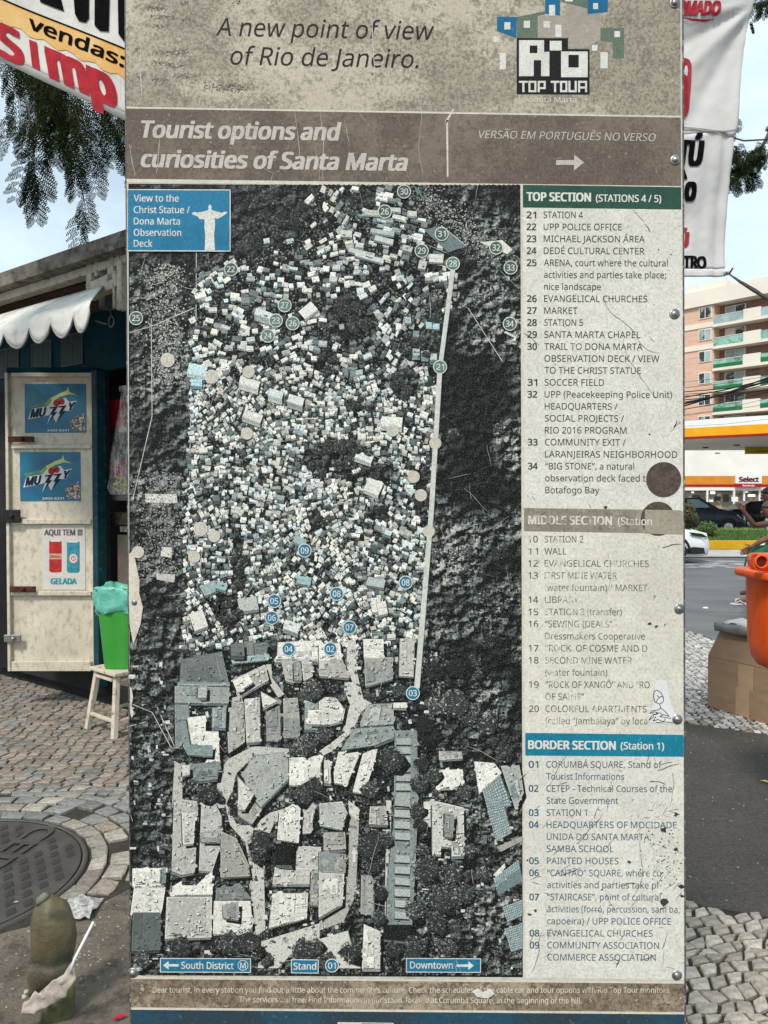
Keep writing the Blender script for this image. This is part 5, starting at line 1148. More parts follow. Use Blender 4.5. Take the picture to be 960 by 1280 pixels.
# hanging plastic bag with sweets
k = NT('clear_plastic'); k.b.inputs['Base Color'].default_value = (.75, .72, .7, 1); k.b.inputs['Roughness'].default_value = .25
tr = k.n.new('ShaderNodeBsdfTransparent'); mxs = k.n.new('ShaderNodeMixShader'); k.l(k.ramp(k.noise(30, 4, .7, (1, 1, .25)), .42, .62, .04, .42), mxs.inputs[0]); k.l(tr.outputs[0], mxs.inputs[1]); k.l(k.b.outputs[0], mxs.inputs[2]); k.l(mxs.outputs[0], k.o.inputs[0]); m_plas = k.m
bag = thing('plastic_bag', 'long clear plastic bag with pink and yellow sweets hanging in the kiosk doorway', 'bag', KP(152, 540, .02))
mb = MB(); vs = []; fs = []; rows = [(482, 152, 160), (500, 151, 161), (530, 147, 163), (560, 144, 165), (590, 142, 167), (610, 140, 168), (618, 142, 165)]; n = 14
for j, (v, a, b) in enumerate(rows):
    c = KP((a + b) / 2, v, .03); r = (KP(b, v, .03) - KP(a, v, .03)).length / 2
    for i in range(n):
        t = 6.2832 * i / n; q = r * (1 + .2 * math.sin(4 * t + j)); vs.append(c + KD * q * math.cos(t) + KN * (q * .5 * math.sin(t)))
for j in range(len(rows) - 1):
    for i in range(n): a = j * n + i; b = j * n + (i + 1) % n; fs.append((a, b, b + n, a + n))
mb.raw(vs, fs, smooth=True); mb.build('bag_film', m_plas, bag)
mb = MB()
for i in range(70):
    v = R.uniform(575, 614); u = R.uniform(144, 163); c = KP(u, v, .03) + KN * R.uniform(-.01, .015); mb.box(c, (.016, .012, .012), 0, Matrix.Rotation(R.random() * 3, 3, 'X'), .002, col=((.6, .50, .06) if v > 594 else (.5, .12, .2)))
mb.build('sweets', MA('sweets', .5, 60, .8, 1.2, 0), bag, kind='stuff')
# ---- door leaf
DY = 5.8
def D(u, v, dy=0.0):
    p = W(u, v, DY); p.y += dy; return p
def dbox(mb, u0, v0, u1, v1, y0, y1, bev=.003, m=0, col=None):
    a, b = W(u0, v0, DY), W(u1, v1, DY); mb.box(((a.x + b.x) / 2, DY + (y0 + y1) / 2, (a.z + b.z) / 2), (b.x - a.x, abs(y1 - y0), a.z - b.z), m, None, bev, col)
door = MB(); dbox(door, 9, 466, 122, 838, .0, .02, .001); door = door.build('door', m_cream2, kiosk)
for (a, b, c_, d) in ((8.5, 466.5, 16, 838), (115.5, 466.5, 122.5, 838)): m_ = MB(); dbox(m_, a, b, c_, d, -.035, -.001); m_.build('stile', m_cream2, door)
for (b, d) in ((466.5, 471.5), (556, 561), (649, 655), (739, 744), (826, 838)): m_ = MB(); dbox(m_, 16.2, b, 115.3, d, -.03, -.001); m_.build('rail', m_cream2, door)
m_ = MB(); dbox(m_, 10, 460, 122, 466, -.03, .02); m_.build('door_cap', m_teal2, door)
m_ = MB(); dbox(m_, 122.7, 464, 128, 838, -.02, .02); m_.build('hinge_edge', M('hinge_edge_dark', (.012, .03, .035), .6, .4, 20, .2), door)
for (a, b, c_, d, mt) in ((14, 546, 46, 553, m_rust), (16, 732, 48, 739, m_rust), (6, 637, 29, 653, M('black_lock', (.02, .02, .02), .5, .3, 30, .1)), (9, 792, 30, 801, m_steel)):
    m_ = MB(); dbox(m_, a, b, c_, d, -.055, -.036, .004); cc = D((a + c_) / 2 + 2, (b + d) / 2, -.06); m_.lathe([(0, .018), (.012, .016), (.015, 0)], cc, 10, ax=Matrix.Rotation(rad(90), 3, 'X')); m_.build('latch', mt, door)
# posters stuck on the door (flat print)
def poster(name, u0, v0, u1, v1, mat, label):
    e = thing(name, label, 'poster', D((u0 + u1) / 2, v1, -.006)); m_ = MB(); dbox(m_, u0, v0, u1, v1, -.0045, -.0005, 0); m_.build('sheet', mat, e); return e
def Dp(u, v, off): return D(u, v, -.0045 - off)
def dpl(parent, name, pls, mat, off): 
    mb = MB()
    for pl in pls: mb.face([Dp(u, v, off) for u, v in pl])
    return mb.build(name, mat, parent)
k = NT('blue_poster_print'); n1 = k.noise(5, 4, .6); n2 = k.noise(50, 4, .7)
c = k.mix(k.ramp(n1, .3, .7), (.008, .085, .20), (.01, .20, .30)); c = k.mix(k.ramp(n2, .64, .75, 0, .4), c, (.15, .3, .4)); k.l(c, k.b.inputs['Base Color']); k.b.inputs['Roughness'].default_value = .35; m_pblue = k.m
m_pw = M('poster_white', (.66, .68, .68), .4, .06, 30, 0); m_pgr = M('poster_green', (.22, .36, .10), .4, .3, 20, 0); m_pye = M('poster_yellow', (.58, .60, .25), .4, .2, 20, 0); m_navy = M('poster_navy', (.01, .015, .045), .4, .2, 20, 0); m_cher = M('poster_red', (.42, .03, .03), .35, .4, 30, 0)
m_choc = M('poster_brown', (.16, .10, .08), .5, .6, 40, 0, col2=(.6, .58, .56), t2=(.5, .55), sc2=50)
def muzzy(e, ox, oy):
    z = lambda x, y: (20 + x / 7.53 + ox, 470 + y / 7.53 + oy)
    dpl(e, 'poster_art', [[z(*p) for p in ((270,260),(330,205),(430,165),(480,140),(490,95),(505,150),(600,190),(500,175),(420,200),(350,245),(300,290))]], m_pgr, .0004)
    dpl(e, 'poster_art', [[z(*p) for p in ((330,210),(420,160),(478,140),(492,105),(503,152),(560,178),(500,172),(420,195),(350,240))]], m_pye, .0007)
    dpl(e, 'poster_art', [[z(*p) for p in ((118,408),(150,310),(300,285),(345,230),(375,235),(470,205),(500,245),(575,232),(520,330),(430,330),(380,440),(345,370),(295,458),(325,365),(270,380))]], m_pw, .0010)
    for (x, y, r) in ((385, 255, 33), (433, 243, 30)):
        q = z(x, y); n = 14; mb = MB(); mb.face([Dp(q[0] + r / 7.53 * math.cos(-6.2832 * i / n), q[1] + r / 7.53 * math.sin(-6.2832 * i / n), .0013) for i in range(n)]); mb.build('poster_art', m_cher, e)
    a = z(135, 395); b = z(292, 380); text('MU', a[0], b[0], a[1], 10.2, Dp, m_navy, e, bold=.05, ital=.25, slope=-.14, off=.0016)
    a = z(500, 325); b = z(565, 0); text('Y', a[0], b[0], a[1], 9.2, Dp, m_navy, e, bold=.05, ital=.3, slope=-.14, off=.0016)
    for dx in (0, 82):
        dpl(e, 'poster_art', [[z(x + dx, y - dx * .13) for x, y in ((322,295),(400,285),(365,340),(392,338),(305,445),(345,365),(318,368),(355,305),(322,310))]], m_navy, .0016)
    dpl(e, 'poster_art', [[z(*p) for p in ((510,430),(560,385),(640,350),(652,410),(652,520),(600,515),(545,525),(520,470))]], m_choc, .0006)
    a = z(295, 522); b = z(500, 0); text('3403-8331', a[0], b[0], a[1], 2.6, Dp, m_pw, e, bold=.03, off=.0008)
    a = z(130, 300); b = z(275, 0); text('Guaraná', a[0], b[0], a[1], 4, Dp, m_pgr, e, bold=.02, ital=.3, slope=-.18, off=.0008)
pA = poster('poster', 31, 480, 108, 541, m_pblue, 'upper of the two blue MUZZY posters on the cream kiosk door'); muzzy(pA, 0, 0)
pB = poster('poster', 25, 565, 101, 626, m_pblue, 'lower blue MUZZY poster, just above the black lock on the kiosk door'); muzzy(pB, -6.2, 85)
pC = poster('poster', 53, 656, 107, 737, M('poster_cream', (.60, .57, .52), .45, .08, 20, 0), 'cream poster with a red can and a blue can on the kiosk door')
text('AQUI TEM !!!', 55.5, 103.5, 669, 7, Dp, M('poster_grey_ink', (.12, .09, .11), .5, .2, 30, 0), pC, bold=.04, off=.0008)
text('GELADA', 63.5, 96.5, 730, 7, Dp, M('poster_teal_ink', (.015, .28, .34), .5, .2, 30, 0), pC, bold=.05, off=.0008)
def can(u0, v0, u1, v1, m1, m2, m3):
    w_ = u1 - u0; dpl(pC, 'can_print', [[(u0, v0 + 2), (u0 + w_ * .15, v0), (u1 - w_ * .15, v0), (u1, v0 + 2), (u1, v1 - 2), (u1 - w_ * .15, v1), (u0 + w_ * .15, v1), (u0, v1 - 2)]], m1, .0008)
    dpl(pC, 'can_print', [[(u0 + w_ * .12, v0), (u1 - w_ * .12, v0), (u1 - w_ * .12, v0 + 2), (u0 + w_ * .12, v0 + 2)]], m_pw, .001)
    return w_
m_cb = M('can_blue', (.04, .24, .32), .35, .4, 30, 0)
can(61.8, 675, 77.5, 715.5, m_cher, m_pw, m_pw); dpl(pC, 'can_print', [[(62, 692), (77.3, 692), (77.3, 699), (62, 699)]], M('can_label', (.55, .36, .28), .4, .2, 30, 0), .0011)
text('BRAHMA', 63, 76.5, 697.5, 3.4, Dp, m_cher, pC, bold=.02, off=.0014)
can(84, 676, 100, 716, m_cb, m_pw, m_pw)
for r, mt, of in ((6.2, M('can_ring', (.5, .34, .22), .4, .2, 30, 0), .0011), (5, m_pw, .0013), (3.4, m_cher, .0015)):
    mb = MB(); mb.face([Dp(92 + r * .9 * math.cos(-6.2832 * i / 18), 698 + r * math.sin(-6.2832 * i / 18), of) for i in range(18)]); mb.build('can_print', mt, pC)
text('B', 90.2, 94, 700, 4, Dp, m_pw, pC, bold=.03, off=.0018)

# ---- stool and green bin
stool = thing('stool', 'small chipped white painted wooden stool standing in front of the kiosk', 'stool', (-1.79, 5.27, 0))
m_stw = M('chipped_white_wood', (.56, .50, .40), .7, .12, 14, .3, .002, (.22, .15, .09), (.56, .66), 26)
SC = Vector((-1.79, 5.27)); sa = Vector((.24, -.21)).normalized(); sb = Vector((.21, .24)).normalized(); srot = Matrix.Rotation(math.atan2(sa.y, sa.x), 3, 'Z')
mb = MB(); mb.box((SC.x, SC.y, .418), (.33, .33, .024), 0, srot, .004); mb.build('seat', m_stw, stool)
corn = []
for i, j in ((-1, -1), (1, -1), (1, 1), (-1, 1)):
    t = SC + sa * i * .125 + sb * j * .125; b = SC + sa * i * .175 + sb * j * .175; corn.append((t, b))
    mb = MB(); mb.beam((b.x, b.y, 0), (t.x, t.y, .405), .036, .036, up=(sa.x, sa.y, 0), bev=.003); mb.build('leg', m_stw, stool)
for i in range(4):
    (t0, b0), (t1, b1) = corn[i], corn[(i + 1) % 4]
    for z, w_, nm in ((.375, .055, 'apron'), (.11, .026, 'stretcher')):
        f = z / .405; p = b0.lerp(t0, f); q = b1.lerp(t1, f); mb = MB(); e = (q - p).normalized() * .02
        mb.beam((p.x + e.x, p.y + e.y, z), (q.x - e.x, q.y - e.y, z), .018, w_, up=(0, 0, 1) if False else (q - p).orthogonal().to_3d(), bev=.002); mb.build(nm, m_stw, stool)
gb = thing('green_bin', 'bright green plastic waste bin with mint liner standing on the white stool', 'bin', (-1.79, 5.27, .43))
m_grn = M('green_plastic', (.05, .30, .045), .42, .18, 5, .08, .001, (.12, .30, .10), (.56, .72), 12, stretch=(1, 1, .3))
mb = MB(); mb.lathe([(0, .0), (.108, 0), (.112, .01), (.148, .42), (.150, .50), (.154, .505), (.154, .515), (.146, .515), (.142, .42), (.105, .02), (0, .02)], (SC.x - .005, SC.y, .431), 28, sq=3.4); mb.build('bin_body', m_grn, gb)
k = NT('mint_liner'); n1 = k.noise(12, 5, .6); c = k.mix(k.ramp(n1, .3, .7), (.09, .40, .30), (.18, .55, .44)); k.l(c, k.b.inputs['Base Color']); k.b.inputs['Roughness'].default_value = .35; k.bump(k.noise(14, 4, .6), .5, .02); m_mint = k.m
mb = MB(); vs = []; fs = []; n = 44; prof = [(.13, .42), (.145, .50), (.160, .545), (.168, .55), (.172, .53), (.168, .49), (.160, .45), (.163, .415), (.155, .385), (.150, .375)]
for j, (r, z) in enumerate(prof):
    for i in range(n):
        t = 6.2832 * i / n; x, y = math.cos(t), math.sin(t); e = 2 / 3.2; x = math.copysign(abs(x) ** e, x); y = math.copysign(abs(y) ** e, y)
        q = r * (1 + .055 * math.sin(9 * t + j * 1.3) * (j > 2) + .035 * math.sin(17 * t - j * 1.5) + .06 * mn.noise(Vector((math.cos(t) * 3, math.sin(t) * 3, j * .9))) * (j > 1)); zz = z + (.02 * math.sin(3 * t + 1) if j >= 2 else 0) + (.018 * math.sin(5 * t + 2) if j > 6 else 0)
        vs.append((SC.x - .005 + q * x, SC.y + q * y, .431 + zz))
for j in range(len(prof) - 1):
    for i in range(n): a = j * n + i; b = j * n + (i + 1) % n; fs.append((a, b, b + n, a + n))
mb.raw(vs, fs, smooth=True); mb.build('liner_bag', m_mint, gb)
# ================================================================ BANNERS
R = random.Random(9)
BLY = 3.6
def cloth_l(u, v): return .006 * math.sin((u * .9 + v * .3) * .035) + .0012 * math.sin((u - v) * .11)
def FL(u, v, off=0.0):
    p = W(u, v, BLY); p.y += cloth_l(u, v) - off; return p
bl = thing('painted_banner', 'tilted hand painted banner with red and black lettering above the kiosk', 'banner', FL(70, 60))
m_cl = M('white_banner_cloth', (.62, .60, .56), .75, .08, 8, .2, .003, (.46, .43, .38), (.55, .75), 5)
def strip_grid(fn, top, bot, u0, u1, nu, nv):
    mb = MB(); vs = []; fs = []
    for i in range(nu + 1):
        u = u0 + (u1 - u0) * i / nu; a, b = top(u), bot(u)
        for j in range(nv + 1): vs.append(fn(u, a + (b - a) * j / nv))
    for i in range(nu):
        for j in range(nv): a = i * (nv + 1) + j; fs.append((a, a + 1, a + nv + 2, a + nv + 1))
    mb.raw(vs, fs, smooth=True); return mb
bot = lambda u: 75 + (u) * .481
def fl(off): return lambda u, v: FL(u, v, off)
o = strip_grid(fl(0), lambda u: -260 + u * .45, bot, -300, 260, 60, 20).build('cloth', m_cl, bl)
o.modifiers.new('thickness', 'SOLIDIFY').thickness = .004
k = NT('orange_banner_paint'); n1 = k.noise(10, 4, .6); n2 = k.noise(3, 4, .6); c = k.mix(k.ramp(n2, .35, .65), (.66, .42, .14), (.62, .27, .03)); c = k.mix(k.ramp(n1, .5, .7, 0, .6), c, (.68, .54, .30)); k.l(c, k.b.inputs['Base Color']); k.b.inputs['Roughness'].default_value = .7; m_or = k.m
strip_grid(fl(.0025), lambda u: -1 + u * .41, lambda u: 26 + u * .47 + 3 * math.sin(u * .2), -300, 260, 60, 3).build('painted_stripe', m_or, bl)
m_bk = M('banner_black_paint', (.006, .0055, .006), .8, .3, 30, .05, spec=.02); m_rd = M('banner_red_paint', (.36, .008, .018), .7, .3, 20, .05)
strip_grid(fl(.004), lambda u: -3 + u * .41, lambda u: -.8 + u * .41, -300, 260, 60, 1).build('painted_line', m_bk, bl)
strip_grid(fl(.0025), lambda u: bot(u) - 12, lambda u: bot(u) - 10.5, -300, 260, 60, 1).build('hem_line', M('hem_grey', (.42, .41, .40), .8, .1, 30, 0), bl)
text('vendas:', 36, 157, 35, 17, FL, m_bk, bl, bold=.03, ital=.1, slope=.42, off=.004)
text('S', -6, 30, 66, 39, FL, m_rd, bl, bold=.05, ital=-.15, slope=.45, off=.004)
mb = MB(); mb.face([FL(u, v, .0045) for u, v in ((36, 49), (46, 53), (50, 88), (40, 83))]); mb.build('lettering', m_rd, bl)
text('mp', 55, 147, 92, 44, FL, m_rd, bl, bold=.055, ital=-.22, slope=.47, off=.004)
text('l', 151, 160, 128, 46, FL, m_rd, bl, bold=.055, ital=-.22, slope=.47, off=.004)
for pl in ([(42, -60), (62, -60), (80, 14), (50, 2)], [(87, -60), (112, -60), (112, 24), (108, 29), (99, 27), (94, 18)], [(119, -60), (139, -60), (137, 41), (126, 40), (119, 33)], [(112, -60), (137, -60), (137, -8), (112, -20)], [(147, -60), (170, -60), (170, 60), (156, 53), (149, 44)], [(-10, -60), (30, -60), (30, -6), (-10, -14)]):
    mb = MB(); mb.face([FL(u, v, .0045) for u, v in pl]); mb.build('lettering', m_bk, bl)
mb = MB(); mb.tube([FL(-300, -340), FL(-60, -230), FL(260, -130), FL(420, -60)], .006, 6); mb.build('cord', m_bk, bl)
# right banner
BRY = 3.4
def cloth_r(u, v):
    d = 0
    if v < 168:
        for (x0, y0, x1, y1, am) in ((943, 5, 850, 55, .014), (943, 8, 850, 95, -.012), (943, 8, 862, 150, .014), (938, 25, 917, 165, -.014), (943, 6, 850, 25, -.008)):
            L = math.hypot(x1 - x0, y1 - y0); t = ((u - x0) * (x1 - x0) + (v - y0) * (y1 - y0)) / L; n_ = ((u - x0) * (y1 - y0) - (v - y0) * (x1 - x0)) / L
            if t > 0: d += am * math.exp(-(n_ / (3 + t * .06)) ** 2) * min(1, t / 25)
    else:
        d += .0016 * math.sin(u * .30 + v * .03) + .002 * math.sin((u + v) * .09) + .008 * math.exp(-((u - 906 + (v - 168) * .06) / 4) ** 2)
    d += .004 * mn.noise(Vector((u * .09, v * .035, 3))) + .0022 * mn.noise(Vector((u * .22 + v * .1, v * .11, 8)))
    return d + .012 * math.sin((v - 20) * .03)
def FR(u, v, off=0.0):
    p = W(u, v, BRY); p.y += cloth_r(u, v) - off; return p
br = thing('white_banner', 'large creased white cloth banner with black and red letters hanging right of the sign', 'banner', FR(890, 150))
RE = [(-200, 960), (6, 943), (39, 933), (75, 928), (114, 924), (156, 920), (170, 916), (239, 911), (325, 906), (400, 904)]
def right(v):
    for (a, b), (c, d) in zip(RE, RE[1:]):
        if v <= c: return b + (d - b) * (v - a) / (c - a)
    return 904
vs = []; fs = []; mb = MB(); rows = list(range(-200, 168, 4)) + [167]
def sheet(rows, name, uL=780):
    mb = MB(); vs = []; fs = []; nu = 44
    for v in rows:
        r_ = right(v)
        for i in range(nu + 1): u = uL + (r_ - uL) * (i / nu); vv = v + (0.13 * (u - 860) * (max(0, 1 - abs(v - 168) / 30)) if False else 0); vs.append(FR(u, vv))
    for j in range(len(rows) - 1):
        for i in range(nu): a = j * (nu + 1) + i; fs.append((a, a + nu + 1, a + nu + 2, a + 1))
    mb.raw(vs, fs, smooth=True); o = mb.build(name, m_clr, br); o.modifiers.new('thickness', 'SOLIDIFY').thickness = .004; return o
m_clr = M('grey_white_cloth', (.52, .51, .50), .8, .06, 6, .25, .003, (.44, .42, .36), (.55, .75), 4)
sheet(rows, 'cloth')
sheet([167.6 + 3.5 * i for i in range(49)], 'cloth')
sheet([337, 340, 343, 346], 'hem')
strip_grid(lambda u, v: FR(u, v, .006), lambda u: 158 + (u - 853) * .19 , lambda u: 160.5 + (u - 853) * .19, 780, 917, 20, 1).build('seam_shade_strip', M('seam_shade', (.25, .24, .2), .9, .2, 30, .1), br)  # flat dark strip, painted as the shade along the seam between the sheets
m_rd2 = M('banner_crimson', (.30, .008, .02), .5, .3, 20, .05)
text('FORMADO', 828, 900, 20, 17, lambda u, v, o: FR(u, v, .006), m_rd2, br, bold=.04, ital=.3, slope=.01)
mb = MB(); pts = [(853, 25, 1.2), (865, 27, 2), (880, 27, 1.6), (892, 25, .6)]
for a, b in zip(pts, pts[1:]): mb.face([FR(a[0], a[1] - a[2], .006), FR(b[0], b[1] - b[2], .006), FR(b[0], b[1] + b[2] * .3, .006), FR(a[0], a[1] + a[2] * .3, .006)])
mb.build('painted_line', m_rd2, br)
mb = MB(); pl = [(820, 72), (858, 72), (862, 75), (864, 82), (863.5, 110), (861, 138), (857, 146), (850, 149), (820, 150)]; mb.face([FR(u, v, .006) for u, v in pl]); mb.build('lettering', m_rd2, br)
text('TÚ', 845, 879, 207, 29, lambda u, v, o: FR(u, v, .005), m_bk, br, bold=.045, ital=.18, slope=.02)
text('A', 838, 858.5, 224, 20, lambda u, v, o: FR(u, v, .005), m_bk, br, bold=.04)
text('O', 855, 870.5, 250, 21, lambda u, v, o: FR(u, v, .005), m_bk, br, bold=.06, ital=.1)
text('Ú', 847, 862.5, 308, 18, lambda u, v, o: FR(u, v, .005), m_rd2, br, bold=.05, ital=.12)
text('CENTRO', 826, 883, 334, 14.5, lambda u, v, o: FR(u, v, .005), m_bk, br, bold=.04, ital=.05, slope=.02)
m_cord = M('cord_dark', (.06, .055, .05), .8, .4, 60, .2)
mb = MB(); mb.tube([FR(942, 6), W(950, 4, 3.3), W(1010, -14, 3.1)], .004, 6); mb.build('cord', m_cord, br); mb = MB(); mb.tube([FR(915, 174), W(930, 176, 3.4), W(1000, 172, 3.4)], .0035, 6); mb.build('cord', m_cord, br); mb = MB(); mb.tube([FR(905, 340), W(912, 343, 3.35), W(925, 352, 3.3), W(943, 363, 3.25), W(960, 374, 3.2), W(1010, 400, 3.1)], [.003, .003, .006, .009, .006, .006], 6); mb.tube([W(911, 343, 3.36), W(916, 335, 3.34)], .004, 5)
mb.build('cord', M('cord_dark', (.06, .055, .05), .8, .4, 60, .2), br)
mb = MB(); c = FR(907, 341); mb.lathe([(0, .014), (.012, .008), (.016, 0), (.01, -.012), (0, -.014)], c, 8); mb.build('knot', M('knot_white', (.6, .6, .6), .7, .1, 60, .4), br)

# ================================================================ TREES (feathery hanging leaves)
k = NT('feathery_leaf'); c = k.mix(1.0, k.attr(), (1, 1, 1), 'MULTIPLY'); k.l(c, k.b.inputs['Base Color']); k.b.inputs['Roughness'].default_value = .8; k.b.inputs['Specular IOR Level'].default_value = .03; m_leaf = k.m
m_bark = M('tree_bark', (.10, .08, .06), .95, .35, 14, .6, .01)
def pinnate(mb, p, d, L, npair, up, lw=1.0, ll=.016):
    d = d.normalized(); side = d.cross(up); side = side.normalized() if side.length > 1e-3 else d.orthogonal().normalized(); nrm = side.cross(d)
    g = R.uniform(.55, 1.3); colr = (.011 * g, .018 * g, .006 * g); prev = p; dirn = d.copy()
    for i in range(npair):
        t = (i + 1) / npair; dirn = (dirn + Vector((0, 0, -.05))).normalized(); q = prev + dirn * (L / npair)
        w = .0010; mb.face([prev - side * w, prev + side * w, q + side * w * .6, q - side * w * .6], col=(.05, .05, .02))
        for s in (-1, 1):
            l = ll * (.5 + .9 * math.sin(math.pi * min(.98, t * .85 + .1))) * R.uniform(.85, 1.1); a = (side * s * .86 + dirn * .42 + nrm * R.uniform(-.25, .25)).normalized(); ww = dirn * (L / npair * .30 * lw)
            mb.face([q - ww * .4, q + a * l * .5 - ww, q + a * l, q + a * l * .5 + ww, q + ww * .4], col=colr)
        prev = q
def compound(mb, p, d, L, npin, pl, npair, lw=1.0, ll=.016):
    d = d.normalized(); side = d.cross(Vector((R.uniform(-.6, .6), -1, R.uniform(-.3, .3)))); side.normalize(); prev = p; dirn = d.copy()
    for i in range(npin):
        t = (i + 1) / npin; dirn = (dirn + Vector((0, 0, -.10)) + Vector((R.uniform(-.03, .03), 0, 0))).normalized(); q = prev + dirn * (L / npin)
        mb.face([prev - side * .0016, prev + side * .0016, q + side * .0012, q - side * .0012], col=(.05, .05, .02))
        for s in (-1, 1):
            a = (side * s * .8 + dirn * .55 + Vector((0, R.uniform(-.2, .2), R.uniform(-.1, .05)))).normalized(); pinnate(mb, q, a, pl * (.55 + .6 * math.sin(math.pi * min(.95, t * .8 + .12))), npair, Vector((0, -1, .1)), lw, ll)
        prev = q
tree1 = thing('flowering_tree', 'tree with feathery dark green leaves hanging below the painted banner at upper left', 'tree', (-4.6, 5.2, 0))
mb = MB(); mb.tube([(-4.6, 5.2, 0), (-4.55, 5.15, 1.2), (-4.35, 5.1, 2.4), (-3.9, 5.0, 3.6), (-3.2, 4.95, 4.4), (-2.4, 4.9, 4.75), (-1.7, 4.85, 4.7)], [.17, .15, .14, .11, .08, .05, .02], 12); mb.build('trunk', m_bark, tree1)
TY = 4.9
mbr = MB(); mle = MB()
def tw(u, v, dy=0): p = W(u, v, TY); p.y += dy; return p
twigs = [([(-30, 40), (5, 70), (15, 110), (12, 150)], 9), ([(40, 20), (60, 90), (62, 150), (60, 200), (52, 240)], 13), ([(80, 40), (95, 110), (110, 150), (122, 200)], 13), ([(50, 60), (78, 130), (92, 175), (100, 195)], 11), ([(90, 60), (130, 120), (150, 160), (158, 200)], 10), ([(55, 150), (62, 210), (58, 240)], 7), ([(62, 160), (82, 220), (86, 245)], 7), ([(120, 100), (152, 150), (175, 200)], 7), ([(-20, 60), (-10, 110), (-8, 160)], 6), ([(100, 120), (120, 175), (118, 205)], 6), ([(30, 50), (50, 105), (55, 130)], 7), ([(70, 90), (100, 125), (130, 140)], 8), ([(-60, -40), (0, 40), (60, 70), (120, 100)], 10), ([(10, 60), (50, 90), (90, 130)], 10)]
for pts, n in twigs:
    dy = R.uniform(-.25, .35); P3 = [tw(u, v, dy) for u, v in pts]; mbr.tube(P3, [.006 * (1 - .7 * i / (len(P3) - 1)) for i in range(len(P3))], 6)
    n = max(3, int(n * .48))
    for i in range(n):
        t = (i + .5) / n * (len(P3) - 1); a = int(min(t, len(P3) - 2)); p = P3[a].lerp(P3[a + 1], t - a); dr = (P3[a + 1] - P3[a]).normalized()
        d = (dr * .5 + Vector((R.uniform(-.8, .8), R.uniform(-.5, .5), -.75))).normalized(); compound(mle, p, d, R.uniform(.20, .34), R.randint(7, 9), R.uniform(.08, .115), 9, 1.3, .018)
for i in range(9):
    u = R.uniform(-40, 165); v = 95 + u * .45 + R.gauss(0, 26) - 10; v = min(v, 100 + u * .55 + 25); compound(mle, tw(u, v, R.uniform(-.3, .5)), Vector((R.uniform(-.9, .9), R.uniform(-.4, .4), -.8)), R.uniform(.15, .26), 6, .10, 8, 1.4)
mbr.build('branch', m_bark, tree1); mle.build('foliage', m_leaf, tree1, kind='stuff')
print('leaf faces', len(mle.f))
tree2 = thing('feathery_tree', 'tree with sparse feathery leaves showing past the edge of the right banner', 'tree', (6.4, 9.5, 0))
TY = 8.5; mbr = MB(); mle = MB()
mbr.tube([tw(1010, 60), tw(975, 140), tw(952, 185), tw(925, 200)], [.05, .03, .018, .006], 7); mbr.tube([tw(975, 140), tw(958, 200), tw(940, 225)], [.02, .012, .005], 6); mbr.tube([tw(1010, -60), tw(975, -20), tw(955, 8)], [.04, .02, .008], 7)
for (u, v, n) in ((928, 200, 9), (922, 212, 9), (932, 190, 6), (945, 200, 4), (918, 225, 4), (940, 215, 3), (922, 170, 2), (952, 192, 3), (985, 150, 12), (1010, 100, 14), (957, 4, 6), (975, -15, 8)):
    for i in range(n): compound(mle, tw(u + R.gauss(0, 4), v + R.gauss(0, 5), R.uniform(-.3, .3)), Vector((R.uniform(-.9, .9), R.uniform(-.4, .4), R.uniform(-.7, .2))), R.uniform(.10, .2), 5, .08, 6, 1.5, .02)
mbr.build('branch', m_bark, tree2); mle.build('foliage', m_leaf, tree2, kind='stuff')
mb = MB(); mb.tube([(6.4, 9.5, -.05), (6.35, 9.4, 2.0), (6.1, 9.1, 3.8), (5.4, 8.7, 5.2), (tw(1010, 60).x, 8.5, tw(1010, 60).z)], [.16, .14, .12, .08, .05], 12); mb.tube([(6.1, 9.1, 3.8), (5.8, 8.7, 5.6), (tw(1010, -60).x, 8.5, tw(1010, -60).z)], [.09, .06, .04], 8); mb.build('trunk', m_bark, tree2)

# ================================================================ ORANGE BIN, CARDBOARD BOX
OY = 3.75
ob_ = thing('litter_bin', 'bright orange plastic litter bin with a round side opening, mounted on a post', 'litter bin', (W(990, 800, OY).x, OY, 0))
m_org = M('orange_plastic', (.72, .09, .008), .38, .16, 5, .08, .001, (.40, .06, .02), (.54, .7), 14, stretch=(1, 1, .4))
oc = W(990, 700, OY); zt = W(950, 716, OY).z; zb_ = W(950, 838, OY).z
wL = W(950, 730, OY).x; cx = oc.x; hw = cx - W(943.5, 760, OY).x
mb = MB(); mb.lathe([(0, zb_), (hw * .52, zb_), (hw * .74, zb_ + .018), (hw * .88, zb_ + .06), (hw * .945, zb_ + .13), (hw * .985, zt - .12), (hw, zt - .005), (hw, zt), (0, zt)], (cx, OY, 0), 32, sq=4); mb.build('bin_body', m_org, ob_)
mb = MB(); z0 = W(950, 721, OY).z; z1 = W(950, 713, OY).z; r0 = cx - W(934, 716, OY).x
mb.lathe([(hw * 1.0, z0 - .008), (r0 * .985, z0 - .004), (r0, z0 + .006), (r0, z1 - .006), (r0 * .985, z1), (hw * .8, z1 + .002)], (cx, OY, 0), 32, sq=5); mb.build('rim', m_org, ob_)
